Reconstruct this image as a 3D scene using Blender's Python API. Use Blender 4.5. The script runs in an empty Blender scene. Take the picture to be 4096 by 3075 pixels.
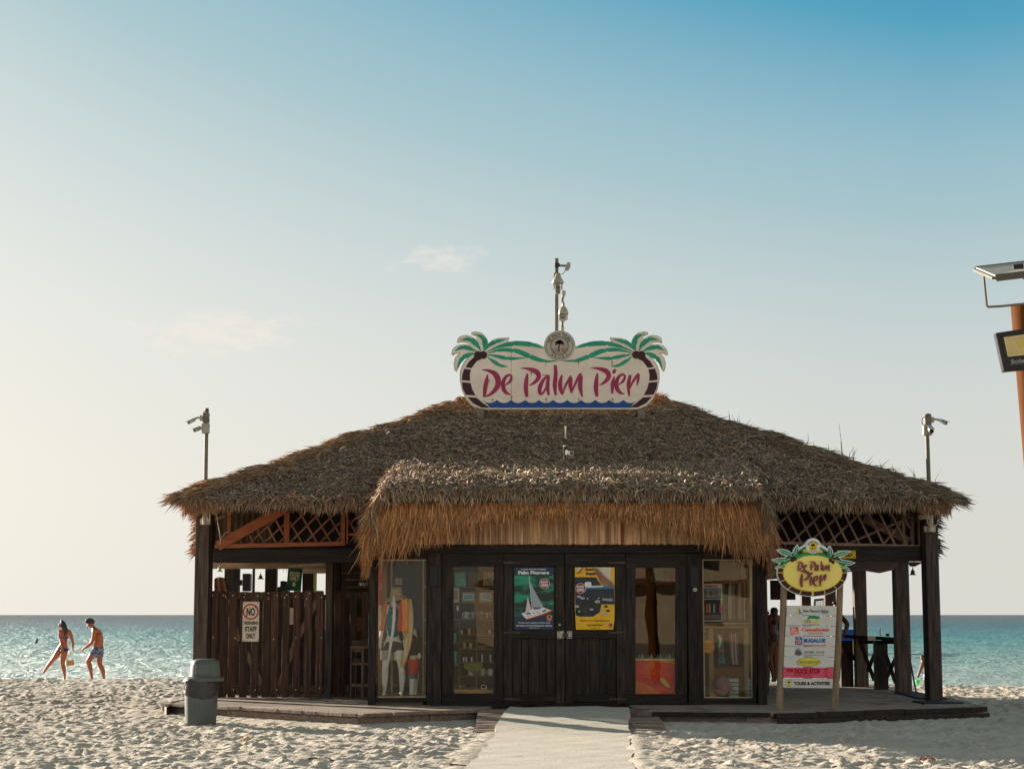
import bpy, bmesh, math, random
import numpy as np
from mathutils import Vector, Matrix
random.seed(7); rng = np.random.default_rng(11)
R = math.radians
sc = bpy.context.scene
col = sc.collection

# ------------------------------------------------------------------ camera
CAM = Vector((0, 0, 1.65)); PITCH = R(7.28); F = 1800.0
cam = bpy.data.cameras.new('camera'); camo = bpy.data.objects.new('camera', cam); col.objects.link(camo)
camo.location = CAM; camo.rotation_euler = (R(90) + PITCH, 0, 0)
cam.sensor_width = 36; cam.lens = F * 36 / 1024; cam.clip_start = 0.1; cam.clip_end = 30000
sc.camera = camo
sc.render.resolution_x = 1024; sc.render.resolution_y = 768
sc.view_settings.view_transform = 'Standard'; sc.view_settings.look = 'None'
sc.view_settings.exposure = 1.43; sc.view_settings.gamma = 1.0
sc.view_settings.use_curve_mapping = False

def lin(r, g, b):
    f = lambda c: (c / 255) / 12.92 if c <= 10 else ((c / 255 + 0.055) / 1.055) ** 2.4
    return (f(r), f(g), f(b), 1)

# ------------------------------------------------------------------ world and sun
SUN_AZ = R(-49); SUN_EL = R(14.0)
SUN = Vector((math.sin(SUN_AZ) * math.cos(SUN_EL), math.cos(SUN_AZ) * math.cos(SUN_EL), math.sin(SUN_EL)))
world = bpy.data.worlds.new("World"); sc.world = world; world.use_nodes = True
nt = world.node_tree; nt.nodes.clear()
def N(t, ty, **k):
    n = t.nodes.new(ty)
    for a, b in k.items(): setattr(n, a, b)
    return n
def mathn(t, op, a, b=None, c=None, clamp=False):
    n = N(t, 'ShaderNodeMath', operation=op, use_clamp=clamp)
    for i, x in enumerate((a, b, c)):
        if x is None: continue
        if isinstance(x, (int, float)): n.inputs[i].default_value = x
        else: t.links.new(x, n.inputs[i])
    return n.outputs[0]
def maprange(t, v, a, b, c=0.0, d=1.0, smooth=False):
    n = N(t, 'ShaderNodeMapRange', interpolation_type='SMOOTHSTEP' if smooth else 'LINEAR')
    t.links.new(v, n.inputs[0])
    for i, x in zip((1, 2, 3, 4), (a, b, c, d)): n.inputs[i].default_value = x
    return n.outputs[0]
def mixc(t, f, a, b, blend='MIX'):
    n = N(t, 'ShaderNodeMix', data_type='RGBA', blend_type=blend)
    for s, x in ((n.inputs[0], f), (n.inputs[6], a), (n.inputs[7], b)):
        if isinstance(x, (int, float)): s.default_value = x
        elif isinstance(x, (tuple, list)): s.default_value = x
        else: t.links.new(x, s)
    return n.outputs[2]
def ramp(t, f, stops):
    n = N(t, 'ShaderNodeValToRGB'); el = n.color_ramp.elements
    while len(el) < len(stops): el.new(0.5)
    for e, (p, c) in zip(el, stops): e.position = p; e.color = c
    t.links.new(f, n.inputs[0]); return n.outputs[0]
tc = N(nt, 'ShaderNodeTexCoord')
sky = N(nt, 'ShaderNodeTexSky', sky_type='NISHITA', sun_disc=False)
sky.sun_elevation = SUN_EL; sky.sun_rotation = SUN_AZ; sky.air_density = 1.2; sky.dust_density = 3.0; sky.ozone_density = 1.5
nrm = N(nt, 'ShaderNodeVectorMath', operation='NORMALIZE'); nt.links.new(tc.outputs['Generated'], nrm.inputs[0])
sep = N(nt, 'ShaderNodeSeparateXYZ'); nt.links.new(nrm.outputs[0], sep.inputs[0])
dot = N(nt, 'ShaderNodeVectorMath', operation='DOT_PRODUCT'); nt.links.new(nrm.outputs[0], dot.inputs[0]); dot.inputs[1].default_value = Vector((math.sin(SUN_AZ) * math.cos(R(10)), math.cos(SUN_AZ) * math.cos(R(10)), math.sin(R(10))))
ang = mathn(nt, 'MULTIPLY', mathn(nt, 'ARCCOSINE', mathn(nt, 'MINIMUM', dot.outputs['Value'], 0.9999)), 57.2958)
elev = mathn(nt, 'MULTIPLY', mathn(nt, 'ARCSINE', sep.outputs[2]), 57.2958)
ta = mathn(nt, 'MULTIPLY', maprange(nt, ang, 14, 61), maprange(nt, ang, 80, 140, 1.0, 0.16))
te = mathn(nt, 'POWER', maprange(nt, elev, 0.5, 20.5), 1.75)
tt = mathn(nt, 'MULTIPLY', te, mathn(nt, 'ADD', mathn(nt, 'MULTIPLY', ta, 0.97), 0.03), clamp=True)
# horizon haze (cream towards the sun, greyer away from it) rising to teal blue
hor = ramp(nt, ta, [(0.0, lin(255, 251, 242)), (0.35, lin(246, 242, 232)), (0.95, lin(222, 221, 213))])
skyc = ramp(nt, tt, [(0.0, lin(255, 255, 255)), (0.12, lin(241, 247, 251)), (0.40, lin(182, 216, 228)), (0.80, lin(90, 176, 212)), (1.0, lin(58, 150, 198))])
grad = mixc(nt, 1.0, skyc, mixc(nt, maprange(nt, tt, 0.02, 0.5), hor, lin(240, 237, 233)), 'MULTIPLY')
# two faint wisps of cloud, fixed in the sky
def wisp(az, el, wa, we, amt, sl):
    d = Vector((math.sin(R(az)) * math.cos(R(el)), math.cos(R(az)) * math.cos(R(el)), math.sin(R(el))))
    rt = Vector((math.cos(R(az)), -math.sin(R(az)), 0)); up = rt.cross(d)
    def comp(v, w):
        n = N(nt, 'ShaderNodeVectorMath', operation='DOT_PRODUCT'); nt.links.new(nrm.outputs[0], n.inputs[0]); n.inputs[1].default_value = v
        return mathn(nt, 'DIVIDE', n.outputs['Value'], math.sin(R(w)))
    a = comp(rt, wa); b = mathn(nt, 'SUBTRACT', comp(up, we), mathn(nt, 'MULTIPLY', a, sl))
    r2 = mathn(nt, 'ADD', mathn(nt, 'MULTIPLY', a, a), mathn(nt, 'MULTIPLY', b, b))
    mp = N(nt, 'ShaderNodeMapping'); mp.inputs['Scale'].default_value = (75, 75, 190); nt.links.new(nrm.outputs[0], mp.inputs[0])
    ns = N(nt, 'ShaderNodeTexNoise'); ns.inputs['Detail'].default_value = 6; ns.inputs['Roughness'].default_value = 0.6; ns.inputs['Scale'].default_value = 1.0
    nt.links.new(mp.outputs[0], ns.inputs[0])
    m = mathn(nt, 'SUBTRACT', mathn(nt, 'MULTIPLY', mathn(nt, 'SUBTRACT', ns.outputs[0], 0.30), 4.5), r2)
    m = maprange(nt, m, -0.15, 1.5, 0, 1, True)
    fr = mathn(nt, 'GREATER_THAN', dot_pos(d), 0.5)
    return mathn(nt, 'MULTIPLY', mathn(nt, 'MULTIPLY', m, amt), fr)
def dot_pos(d):
    n = N(nt, 'ShaderNodeVectorMath', operation='DOT_PRODUCT'); nt.links.new(nrm.outputs[0], n.inputs[0]); n.inputs[1].default_value = d
    return n.outputs['Value']
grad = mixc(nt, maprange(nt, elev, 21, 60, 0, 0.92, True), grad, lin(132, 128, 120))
grad = mixc(nt, wisp(-2.3, 11.2, 1.7, 0.48, 0.50, 0.22), grad, lin(246, 236, 228))
grad = mixc(nt, wisp(-9.5, 8.85, 2.9, 0.85, 0.50, 0.30), grad, lin(252, 238, 226))
ms = mixc(nt, 1.0, sky.outputs[0], (0.1, 0.1, 0.1, 1), 'MULTIPLY')
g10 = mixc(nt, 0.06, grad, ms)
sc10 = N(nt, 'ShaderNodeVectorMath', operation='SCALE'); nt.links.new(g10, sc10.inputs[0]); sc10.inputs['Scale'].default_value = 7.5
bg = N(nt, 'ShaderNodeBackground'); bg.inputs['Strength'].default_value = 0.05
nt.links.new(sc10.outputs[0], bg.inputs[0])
wo = N(nt, 'ShaderNodeOutputWorld'); nt.links.new(bg.outputs[0], wo.inputs[0])
sl = bpy.data.lights.new('sun', 'SUN'); sl.energy = 5.0; sl.angle = R(0.5); sl.color = (1, 0.89, 0.74)
so = bpy.data.objects.new('sun', sl); col.objects.link(so)
so.rotation_euler = SUN.to_track_quat('Z', 'Y').to_euler(); so.location = (-30, 20, 20)

# ------------------------------------------------------------------ placing helpers (photo pixel + depth -> world point)
cp, sp = math.cos(PITCH), math.sin(PITCH)
def W(sx, sy, Y):                       # sx, sy in 4096 px photo units, on the vertical plane at depth Y
    u, v = sx / 4 - 512, 384.4 - sy / 4
    t = Y / (F * cp - v * sp)
    return Vector((u * t, Y, CAM.z + (F * sp + v * cp) * t))
def G(sx, sy, z):                       # on the horizontal plane at height z
    u, v = sx / 4 - 512, 384.4 - sy / 4
    t = (z - CAM.z) / (F * sp + v * cp)
    return Vector((u * t, (F * cp - v * sp) * t, z))
def zm(ox, oy, s): return lambda zx, zy, Y: W(ox + zx / s, oy + zy / s, Y)
V2 = zm(0, 0, 2212 / 4096)
Z1 = zm(600, 1900, 1.661); ZL = zm(1400, 2050, 1.9544); ZR = zm(2200, 2050, 1.9544); Z4 = zm(2950, 2000, 1.846)
ZS = zm(1750, 1000, 2.212); Z6 = zm(600, 1550, 1.8433); Z7 = zm(3500, 1000, 1.51); ZP = zm(100, 2400, 4.424)
ZO = zm(2950, 2120, 3.7745); ZB = zm(3050, 2380, 3.46); ZM = zm(1480, 2200, 2.556); ZD = zm(2000, 2230, 4.424)
ZQ = zm(2500, 2200, 2.636); ZC = zm(2100, 1000, 3.69); ZT = zm(3000, 1650, 2.3284)

# ------------------------------------------------------------------ materials
MATS = {}
def M(name, c1, c2=None, rough=0.7, scale=(4, 4, 4), bump=0.0, bscale=None, metal=0, spec=0.3, detail=5, lo=0.35, hi=0.65, trans=0, dirt=None, attr=False, coord='Object', island=0.0):
    if name in MATS: return MATS[name]
    m = bpy.data.materials.new(name); m.use_nodes = True; t = m.node_tree; p = t.nodes['Principled BSDF']
    co = N(t, 'ShaderNodeTexCoord').outputs[coord]
    mp = N(t, 'ShaderNodeMapping'); mp.inputs['Scale'].default_value = scale; t.links.new(co, mp.inputs[0])
    ns = N(t, 'ShaderNodeTexNoise'); ns.inputs['Scale'].default_value = 1; ns.inputs['Detail'].default_value = detail; ns.inputs['Roughness'].default_value = 0.6
    oi = N(t, 'ShaderNodeObjectInfo')
    off = N(t, 'ShaderNodeVectorMath', operation='ADD'); sc_ = N(t, 'ShaderNodeVectorMath', operation='SCALE')
    cmb = N(t, 'ShaderNodeCombineXYZ')
    for i in range(3): t.links.new(oi.outputs['Random'], cmb.inputs[i])
    t.links.new(cmb.outputs[0], sc_.inputs[0]); sc_.inputs['Scale'].default_value = 37.0
    t.links.new(mp.outputs[0], off.inputs[0]); t.links.new(sc_.outputs[0], off.inputs[1]); t.links.new(off.outputs[0], ns.inputs[0])
    if c2 is None: c2 = tuple(x * 0.75 for x in c1[:3]) + (1,)
    f = maprange(t, ns.outputs[0], lo, hi)
    c = mixc(t, f, c1, c2)
    if dirt:
        n2 = N(t, 'ShaderNodeTexNoise'); n2.inputs['Scale'].default_value = dirt[1]; n2.inputs['Detail'].default_value = 8; n2.inputs['Roughness'].default_value = 0.7
        t.links.new(co, n2.inputs[0])
        c = mixc(t, maprange(t, n2.outputs[0], dirt[2], dirt[2] + 0.12), c, dirt[0])
    if island:
        br = maprange(t, oi.outputs['Random'], 0, 1, 1 - island, 1 + island)
        cc = N(t, 'ShaderNodeCombineXYZ')
        for i in range(3): t.links.new(br, cc.inputs[i])
        c = mixc(t, 1.0, c, cc.outputs[0], 'MULTIPLY')
    if attr:
        a = N(t, 'ShaderNodeAttribute', attribute_name='tint'); c = mixc(t, 1.0, a.outputs['Color'], c, 'MULTIPLY')
    t.links.new(c, p.inputs['Base Color'])
    p.inputs['Roughness'].default_value = rough; p.inputs['Metallic'].default_value = metal; p.inputs['Specular IOR Level'].default_value = spec
    if bump:
        b = N(t, 'ShaderNodeBump'); b.inputs['Strength'].default_value = 1.0; b.inputs['Distance'].default_value = bump
        src = ns.outputs[0]
        if bscale:
            n3 = N(t, 'ShaderNodeTexNoise'); n3.inputs['Scale'].default_value = bscale; n3.inputs['Detail'].default_value = 6; t.links.new(co, n3.inputs[0]); src = n3.outputs[0]
        t.links.new(src, b.inputs['Height']); t.links.new(b.outputs[0], p.inputs['Normal'])
    if trans:
        tr = N(t, 'ShaderNodeBsdfTranslucent'); t.links.new(c, tr.inputs[0])
        mx = N(t, 'ShaderNodeMixShader'); mx.inputs[0].default_value = trans
        t.links.new(p.outputs[0], mx.inputs[1]); t.links.new(tr.outputs[0], mx.inputs[2])
        t.links.new(mx.outputs[0], t.nodes['Material Output'].inputs[0])
    MATS[name] = m; return m
def flat(name, rgb, rough=0.6, spec=0.3, var=0.88, metal=0, trans=0):
    c = tuple(min(x * 1.4, 0.86) for x in lin(*rgb)[:3]) + (1,); return M(name, c, tuple(x * var for x in c[:3]) + (1,), rough, (7, 7, 7), spec=spec, metal=metal, trans=trans)

wood_dark = M('dark_stained_wood', (0.008, 0.0055, 0.0045, 1), (0.070, 0.041, 0.026, 1), 0.62, (24, 24, 2.2), 0.004, lo=0.42, hi=0.78, island=0.3, detail=8)
wood_darkh = M('dark_stained_wood_level', (0.008, 0.0055, 0.0045, 1), (0.045, 0.026, 0.017, 1), 0.62, (2.2, 24, 24), 0.004, lo=0.42, hi=0.78, island=0.25, detail=8)
wood_post = M('weathered_post_wood', (0.035, 0.024, 0.019, 1), (0.15, 0.105, 0.082, 1), 0.75, (22, 22, 1.6), 0.006, lo=0.35, hi=0.75, island=0.2, detail=8)
wood_gate = M('gate_wood', (0.035, 0.017, 0.010, 1), (0.16, 0.078, 0.044, 1), 0.7, (30, 30, 2.0), 0.005, lo=0.35, hi=0.75, island=0.4, detail=8)
wood_orange = M('orange_stained_wood', (0.24, 0.065, 0.022, 1), (0.36, 0.11, 0.04, 1), 0.6, (3, 20, 20), 0.004, island=0.15)
wood_bamboo = M('bamboo_lath', (0.20, 0.13, 0.085, 1), (0.33, 0.22, 0.15, 1), 0.6, (14, 14, 14), 0.003, island=0.2)
wood_grey = M('grey_deck_wood', (0.19, 0.145, 0.115, 1), (0.33, 0.265, 0.21, 1), 0.8, (2.0, 26, 26), 0.006, island=0.25, detail=9, dirt=((0.14, 0.08, 0.065, 1), 1.7, 0.52))
wood_fascia = M('deck_fascia_wood', (0.13, 0.085, 0.062, 1), (0.25, 0.19, 0.15, 1), 0.8, (1.5, 26, 26), 0.006, island=0.3, detail=9)
wood_tan = M('round_post_wood', (0.22, 0.14, 0.075, 1), (0.36, 0.26, 0.16, 1), 0.7, (14, 14, 1.5), 0.004, dirt=((0.10, 0.06, 0.035, 1), 3.5, 0.62))
wood_mid = M('brown_furniture_wood', (0.13, 0.075, 0.05, 1), (0.22, 0.13, 0.09, 1), 0.6, (20, 20, 3), 0.003, island=0.2)
reed = M('reed_slat', (0.34, 0.18, 0.09, 1), (0.66, 0.42, 0.23, 1), 0.55, (40, 40, 3), 0.002, island=0.42)
thatch_m = M('palm_thatch', (0.85, 0.85, 0.85, 1), (1.2, 1.18, 1.15, 1), 0.6, (30, 30, 30), attr=True, spec=0.45, trans=0.30)
thatch_core = M('thatch_core', (0.035, 0.025, 0.018, 1), (0.08, 0.055, 0.038, 1), 0.9, (20, 20, 20), 0.03)
black_m = flat('black_plastic', (28, 27, 30), 0.45)
lens_m = flat('lens_glass', (12, 12, 15), 0.08, 0.8)
white_m = flat('white_metal_paint', (214, 212, 205), 0.45, 0.4)
cream_m = M('weathered_cream_paint', lin(196, 187, 170), lin(170, 160, 142), 0.5, (9, 9, 9), dirt=(lin(120, 100, 78), 12, 0.66))
gal = M('galvanised_pole', lin(150, 146, 136), lin(120, 114, 104), 0.5, (5, 5, 12), metal=0.35)

def glass_mat():
    m = bpy.data.materials.new('shop_window_glass'); m.use_nodes = True; t = m.node_tree; t.nodes.clear()
    o = N(t, 'ShaderNodeOutputMaterial'); tr = N(t, 'ShaderNodeBsdfTransparent'); tr.inputs[0].default_value = (0.96, 0.96, 0.93, 1)
    gl = N(t, 'ShaderNodeBsdfGlossy'); gl.inputs['Roughness'].default_value = 0.0; gl.inputs[0].default_value = (1, 0.95, 0.88, 1)
    fr = N(t, 'ShaderNodeFresnel'); fr.inputs['IOR'].default_value = 1.5
    co = N(t, 'ShaderNodeTexCoord'); ns = N(t, 'ShaderNodeTexNoise'); ns.inputs['Scale'].default_value = 1.6; t.links.new(co.outputs['Object'], ns.inputs[0])
    b = N(t, 'ShaderNodeBump'); b.inputs['Strength'].default_value = 1; b.inputs['Distance'].default_value = 0.0010; t.links.new(ns.outputs[0], b.inputs['Height']); t.links.new(b.outputs[0], gl.inputs['Normal'])
    mx = N(t, 'ShaderNodeMixShader'); f = mathn(t, 'MULTIPLY', fr.outputs[0], 0.5, clamp=True)
    t.links.new(f, mx.inputs[0]); t.links.new(tr.outputs[0], mx.inputs[1]); t.links.new(gl.outputs[0], mx.inputs[2]); t.links.new(mx.outputs[0], o.inputs[0])
    return m
glass_m = glass_mat()

# ------------------------------------------------------------------ object helpers
ORG = {}
def tag(o, label=None, cat=None, group=None, kind=None):
    if label: o['label'] = label
    if cat: o['category'] = cat
    if group: o['group'] = group
    if kind: o['kind'] = kind
    return o
def thing(name, loc, label, cat, group=None, kind=None):
    o = bpy.data.objects.new(name, None); col.objects.link(o); o.location = loc; o.empty_display_size = 0.1
    ORG[o.name] = Vector(loc)
    return tag(o, label, cat, group, kind)
class MB:
    def __init__(s): s.v = []; s.f = []; s.sm = False
    def add(s, vs, fs):
        n = len(s.v); s.v += [Vector(a) for a in vs]; s.f += [tuple(i + n for i in f) for f in fs]; return s
    def box(s, a, b):
        x0, y0, z0 = (min(a[i], b[i]) for i in range(3)); x1, y1, z1 = (max(a[i], b[i]) for i in range(3))
        return s.add([(x0,y0,z0),(x1,y0,z0),(x1,y1,z0),(x0,y1,z0),(x0,y0,z1),(x1,y0,z1),(x1,y1,z1),(x0,y1,z1)],
                     [(0,3,2,1),(4,5,6,7),(0,1,5,4),(1,2,6,5),(2,3,7,6),(3,0,4,7)])
    def bar(s, p, q, w, h, up=(0, 1, 0)):      # rectangular bar from p to q; h measured along "up"
        p, q = Vector(p), Vector(q); d = (q - p).normalized(); u = Vector(up); u = (u - d * u.dot(d)).normalized(); r = d.cross(u)
        vs = [c + r * (w / 2 * i) + u * (h / 2 * j) for c in (p, q) for i, j in ((-1,-1),(1,-1),(1,1),(-1,1))]
        return s.add(vs, [(0,1,2,3),(7,6,5,4),(0,4,5,1),(1,5,6,2),(2,6,7,3),(3,7,4,0)])
    def tube(s, pts, rad, n=8, cap=True):
        pts = [Vector(p) for p in pts]; k = len(pts); rad = rad if isinstance(rad, (list, tuple)) else [rad] * k
        vs = []; prev = None
        for i, p in enumerate(pts):
            d = (pts[min(i + 1, k - 1)] - pts[max(i - 1, 0)]).normalized()
            u = prev if prev is not None else (Vector((0, 0, 1)) if abs(d.z) < .9 else Vector((1, 0, 0)))
            u = (u - d * u.dot(d)).normalized(); prev = u; r = d.cross(u)
            vs += [p + (u * math.cos(2*math.pi*j/n) + r * math.sin(2*math.pi*j/n)) * rad[i] for j in range(n)]
        fs = [(i*n+j, i*n+(j+1)%n, (i+1)*n+(j+1)%n, (i+1)*n+j) for i in range(k-1) for j in range(n)]
        if cap: fs += [tuple(range(n))[::-1], tuple(range((k-1)*n, k*n))]
        s.sm = True
        return s.add(vs, fs)
    def lathe(s, c, prof, n=24, axis='Z', sx=1, sy=1):   # prof: (r, h)
        c = Vector(c); vs = []
        for r, h in prof:
            for j in range(n):
                a = 2*math.pi*j/n; x, y = r*math.cos(a)*sx, r*math.sin(a)*sy
                vs.append(c + (Vector((x, y, h)) if axis == 'Z' else Vector((x, h, y))))
        k = len(prof); fs = [(i*n+j, i*n+(j+1)%n, (i+1)*n+(j+1)%n, (i+1)*n+j) for i in range(k-1) for j in range(n)]
        fs += [tuple(range(n))[::-1], tuple(range((k-1)*n, k*n))]; s.sm = True
        return s.add(vs, fs)
    def plate(s, pts, th):       # outline of world points in a vertical plane; front at those points, thickness th going back (+Y)
        n = len(pts); vs = [Vector(p) for p in pts] + [Vector(p) + Vector((0, th, 0)) for p in pts]
        fs = [tuple(range(n)), tuple(range(2*n-1, n-1, -1))] + [(i, i+n, (i+1)%n+n, (i+1)%n) for i in range(n)]
        return s.add(vs, fs)
    def prism(s, pts, z0, z1):
        n = len(pts); vs = [Vector((p[0], p[1], z0)) for p in pts] + [Vector((p[0], p[1], z1)) for p in pts]
        return s.add(vs, [tuple(range(n))[::-1], tuple(range(n, 2*n))] + [(i, (i+1)%n, (i+1)%n+n, i+n) for i in range(n)])
    def build(s, name, mat, parent=None, smooth=None, bevel=0, fix=True):
        me = bpy.data.meshes.new(name)
        if parent is None:
            xs = [v for v in s.v]; o3 = Vector((sum(v.x for v in xs)/len(xs), sum(v.y for v in xs)/len(xs), min(v.z for v in xs)))
        else: o3 = ORG[parent.name]
        me.from_pydata([v - o3 for v in s.v], [], s.f); me.update()
        if fix:
            bm = bmesh.new(); bm.from_mesh(me); bmesh.ops.recalc_face_normals(bm, faces=bm.faces)
            if bevel: bmesh.ops.bevel(bm, geom=bm.edges[:], offset=bevel, segments=1, affect='EDGES', clamp_overlap=True)
            bm.to_mesh(me); bm.free()
        sm = s.sm if smooth is None else smooth
        o = bpy.data.objects.new(name, me); col.objects.link(o)
        if sm:
            for p in me.polygons: p.use_smooth = True
            try: me.set_sharp_from_angle(angle=R(40))
            except Exception: pass
        me.materials.append(mat)
        if parent is None: o.location = o3
        else: o.parent = parent
        ORG[o.name] = o3
        return o
def B(a, b, name, mat, parent, bevel=0.0): return MB().box(a, b).build(name, mat, parent, bevel=bevel)
def rectbox(z, x0, y0, x1, y1, Y, th):     # box from zoom rectangle; front face at depth Y
    p, q = z(x0, y1, Y), z(x1, y0, Y); return MB().box(p, (q.x, Y + th, q.z))
def children(o): return list(o.children)
def copy_tree(o, d, label=None, name=None):
    c = o.copy(); col.objects.link(c); ORG[c.name] = ORG.get(o.name, Vector()) + d
    c.location = o.location + d
    if label: c['label'] = label
    for ch in children(o):
        k = ch.copy(); col.objects.link(k); k.parent = c
        for g in children(ch):
            h = g.copy(); col.objects.link(h); h.parent = k
    return c
def catmull(pts, n=6, closed=False):
    P = [np.array(p, float) for p in pts]; out = []; k = len(P)
    rg = range(k if closed else k - 1)
    for i in rg:
        p0 = P[(i-1) % k] if closed or i > 0 else P[0]; p1 = P[i]; p2 = P[(i+1) % k]; p3 = P[(i+2) % k] if closed or i + 2 < k else P[-1]
        for j in range(n):
            t = j / n; out.append(0.5*((2*p1)+(-p0+p2)*t+(2*p0-5*p1+4*p2-p3)*t*t+(-p0+3*p1-3*p2+p3)*t**3))
    if not closed: out.append(P[-1])
    return out
def stroke(pts, n=6):           # (x, y, width) -> outline
    c = catmull(pts, n); L = []; Rr = []
    for i, p in enumerate(c):
        a = c[max(i-1, 0)]; b = c[min(i+1, len(c)-1)]; d = b[:2] - a[:2]; d = d / (np.linalg.norm(d) + 1e-9); nn = np.array([-d[1], d[0]])
        w = max(p[2], 1) / 2; L.append(p[:2] + nn*w); Rr.append(p[:2] - nn*w)
    return L, Rr
def ribbon(mb, z, Y, pts, th, n=6):     # variable width stroke as a thin solid
    L, Rr = stroke(pts, n)
    k = len(L); vs = []
    for a, b in zip(L, Rr):
        for q in (a, b):
            p = z(q[0], q[1], Y); vs += [p, p + Vector((0, th, 0))]
    fs = []
    for i in range(k-1):
        a, b, c, d = 4*i, 4*i+2, 4*i+6, 4*i+4
        fs += [(a, b, c, d), (a+1, d+1, c+1, b+1), (a, d, d+1, a+1), (b, b+1, c+1, c)]
    fs += [(0, 1, 3, 2), (4*k-4, 4*k-2, 4*k-1, 4*k-3)]
    mb.add(vs, fs)
FONTC = {}
def text_raw(s, bold=0.0, shear=0.0):
    key = (s, bold, shear)
    if key in FONTC: return FONTC[key]
    cu = bpy.data.curves.new('t', 'FONT'); cu.body = s; cu.offset = bold; cu.shear = shear; cu.resolution_u = 3; cu.extrude = 0.5; cu.size = 1
    ob = bpy.data.objects.new('t', cu); col.objects.link(ob); bpy.context.view_layer.update()
    dg = bpy.context.evaluated_depsgraph_get(); e = ob.evaluated_get(dg); me = e.to_mesh()
    vs = [tuple(v.co) for v in me.vertices]; fs = [tuple(p.vertices) for p in me.polygons]; e.to_mesh_clear()
    bpy.data.objects.remove(ob); bpy.data.curves.remove(cu)
    FONTC[key] = (vs, fs); return vs, fs
def text_into(mb, s, z, box, Y, th=0.003, bold=0.0, shear=0.0, rot=0.0):   # box x0,y0,x1,y1 in zoom px
    vs, fs = text_raw(s, bold, shear)
    if not vs: return
    xs = [v[0] for v in vs]; ys = [v[1] for v in vs]; zs = [v[2] for v in vs]
    x0, x1, y0, y1, z0, z1 = min(xs), max(xs), min(ys), max(ys), min(zs), max(zs)
    cx, cy = (box[0]+box[2])/2, (box[1]+box[3])/2; c, sn = math.cos(rot), math.sin(rot)
    out = []
    for v in vs:
        px = ((v[0]-x0)/(x1-x0) - .5) * (box[2]-box[0]); py = (.5 - (v[1]-y0)/(y1-y0)) * (box[3]-box[1])
        p = z(cx + px*c - py*sn, cy + px*sn + py*c, Y)
        p.y += th * (1 - (v[2]-z0)/(z1-z0)) - 0.0
        out.append(p)
    mb.add(out, fs)
def T(s, z, box, Y, mat, parent, name='lettering', **k):
    mb = MB(); text_into(mb, s, z, box, Y, **k); return mb.build(name, mat, parent, fix=False)
def arc_text(mb, s, z, cx, cy, r, a0, a1, h, Y, bold=0.02, flip=False, w=0.8):
    n = len(s)
    for i, ch in enumerate(s):
        if ch == ' ': continue
        a = R(a0 + (a1-a0)*i/(n-1)); x = cx + r*math.sin(a); y = cy - r*math.cos(a)
        rr = a if not flip else a - math.pi
        text_into(mb, ch, z, (x-h*w/2, y-h/2, x+h*w/2, y+h/2) if ch not in 'I!' else (x-h*.1, y-h/2, x+h*.1, y+h/2), Y, bold=bold, rot=rr)
def circle(cx, cy, rx, ry=None, n=40, a0=0, a1=360):
    ry = ry or rx; m = n if a1 - a0 >= 360 else n + 1
    return [(cx + rx*math.cos(R(a0+(a1-a0)*i/n)), cy + ry*math.sin(R(a0+(a1-a0)*i/n))) for i in range(m)]
def decal(z, pts, Y, mat, parent, name, th=0.003):
    return MB().plate([z(x, y, Y) for x, y in pts], th).build(name, mat, parent)
def ring(z, cx, cy, ro, ri, Y, mat, parent, name, th=0.003, asp=1.0, n=48):
    mb = MB(); vs = []; fs = []
    for i in range(n):
        a = 2*math.pi*i/n
        for r in (ro, ri):
            p = z(cx + r*math.cos(a), cy + r*asp*math.sin(a), Y); vs += [p, p + Vector((0, th, 0))]
    for i in range(n):
        a = 4*i; b = 4*((i+1) % n); fs += [(a, b, b+2, a+2), (a+1, a+3, b+3, b+1), (a, a+1, b+1, b), (a+2, b+2, b+3, a+3)]
    return mb.add(vs, fs).build(name, mat, parent)
def palm_icon(mb, z, cx, cy, s, Y, th=0.003):    # small palm silhouette, s = height in zoom px
    ribbon(mb, z, Y, [(cx-s*.02, cy+s*.5, s*.14), (cx-s*.03, cy+s*.15, s*.10), (cx+s*.04, cy-s*.2, s*.08)], th)
    for a, L in ((-160, .42), (-125, .38), (-60, .40), (-20, .42), (10, .40), (170, .40), (-95, .32), (195, .2)):
        dx, dy = math.cos(R(a)), math.sin(R(a)); bx, by = cx + s*.04, cy - s*.2
        ribbon(mb, z, Y, [(bx, by, s*.06), (bx + dx*L*s*.55, by + dy*L*s*.55 - s*.05, s*.17), (bx + dx*L*s, by + dy*L*s + s*.12, 1)], th, 4)
def skin(joints, edges, name, mat, parent, sub=2, fixroot=0):    # joints: list of (Vector, rx, ry)
    me = bpy.data.meshes.new(name); o3 = ORG[parent.name] if parent else Vector()
    me.from_pydata([Vector(j[0]) - o3 for j in joints], edges, []); ob = bpy.data.objects.new(name + '_src', me); col.objects.link(ob)
    md = ob.modifiers.new('s', 'SKIN'); md.use_smooth_shade = True
    for i, j in enumerate(joints):
        d = me.skin_vertices[0].data[i]; d.radius = (j[1]*1.12, (j[2] if len(j) > 2 else j[1])*1.12); d.use_root = (i == fixroot)
    sb = ob.modifiers.new('b', 'SUBSURF'); sb.levels = sub; sb.render_levels = sub
    bpy.context.view_layer.update(); dg = bpy.context.evaluated_depsgraph_get()
    m2 = bpy.data.meshes.new_from_object(ob.evaluated_get(dg)); bpy.data.objects.remove(ob)
    m2.materials.clear(); m2.materials.append(mat)
    for p in m2.polygons: p.use_smooth = True
    o = bpy.data.objects.new(name, m2); col.objects.link(o); o.parent = parent; ORG[o.name] = o3
    return o
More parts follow.
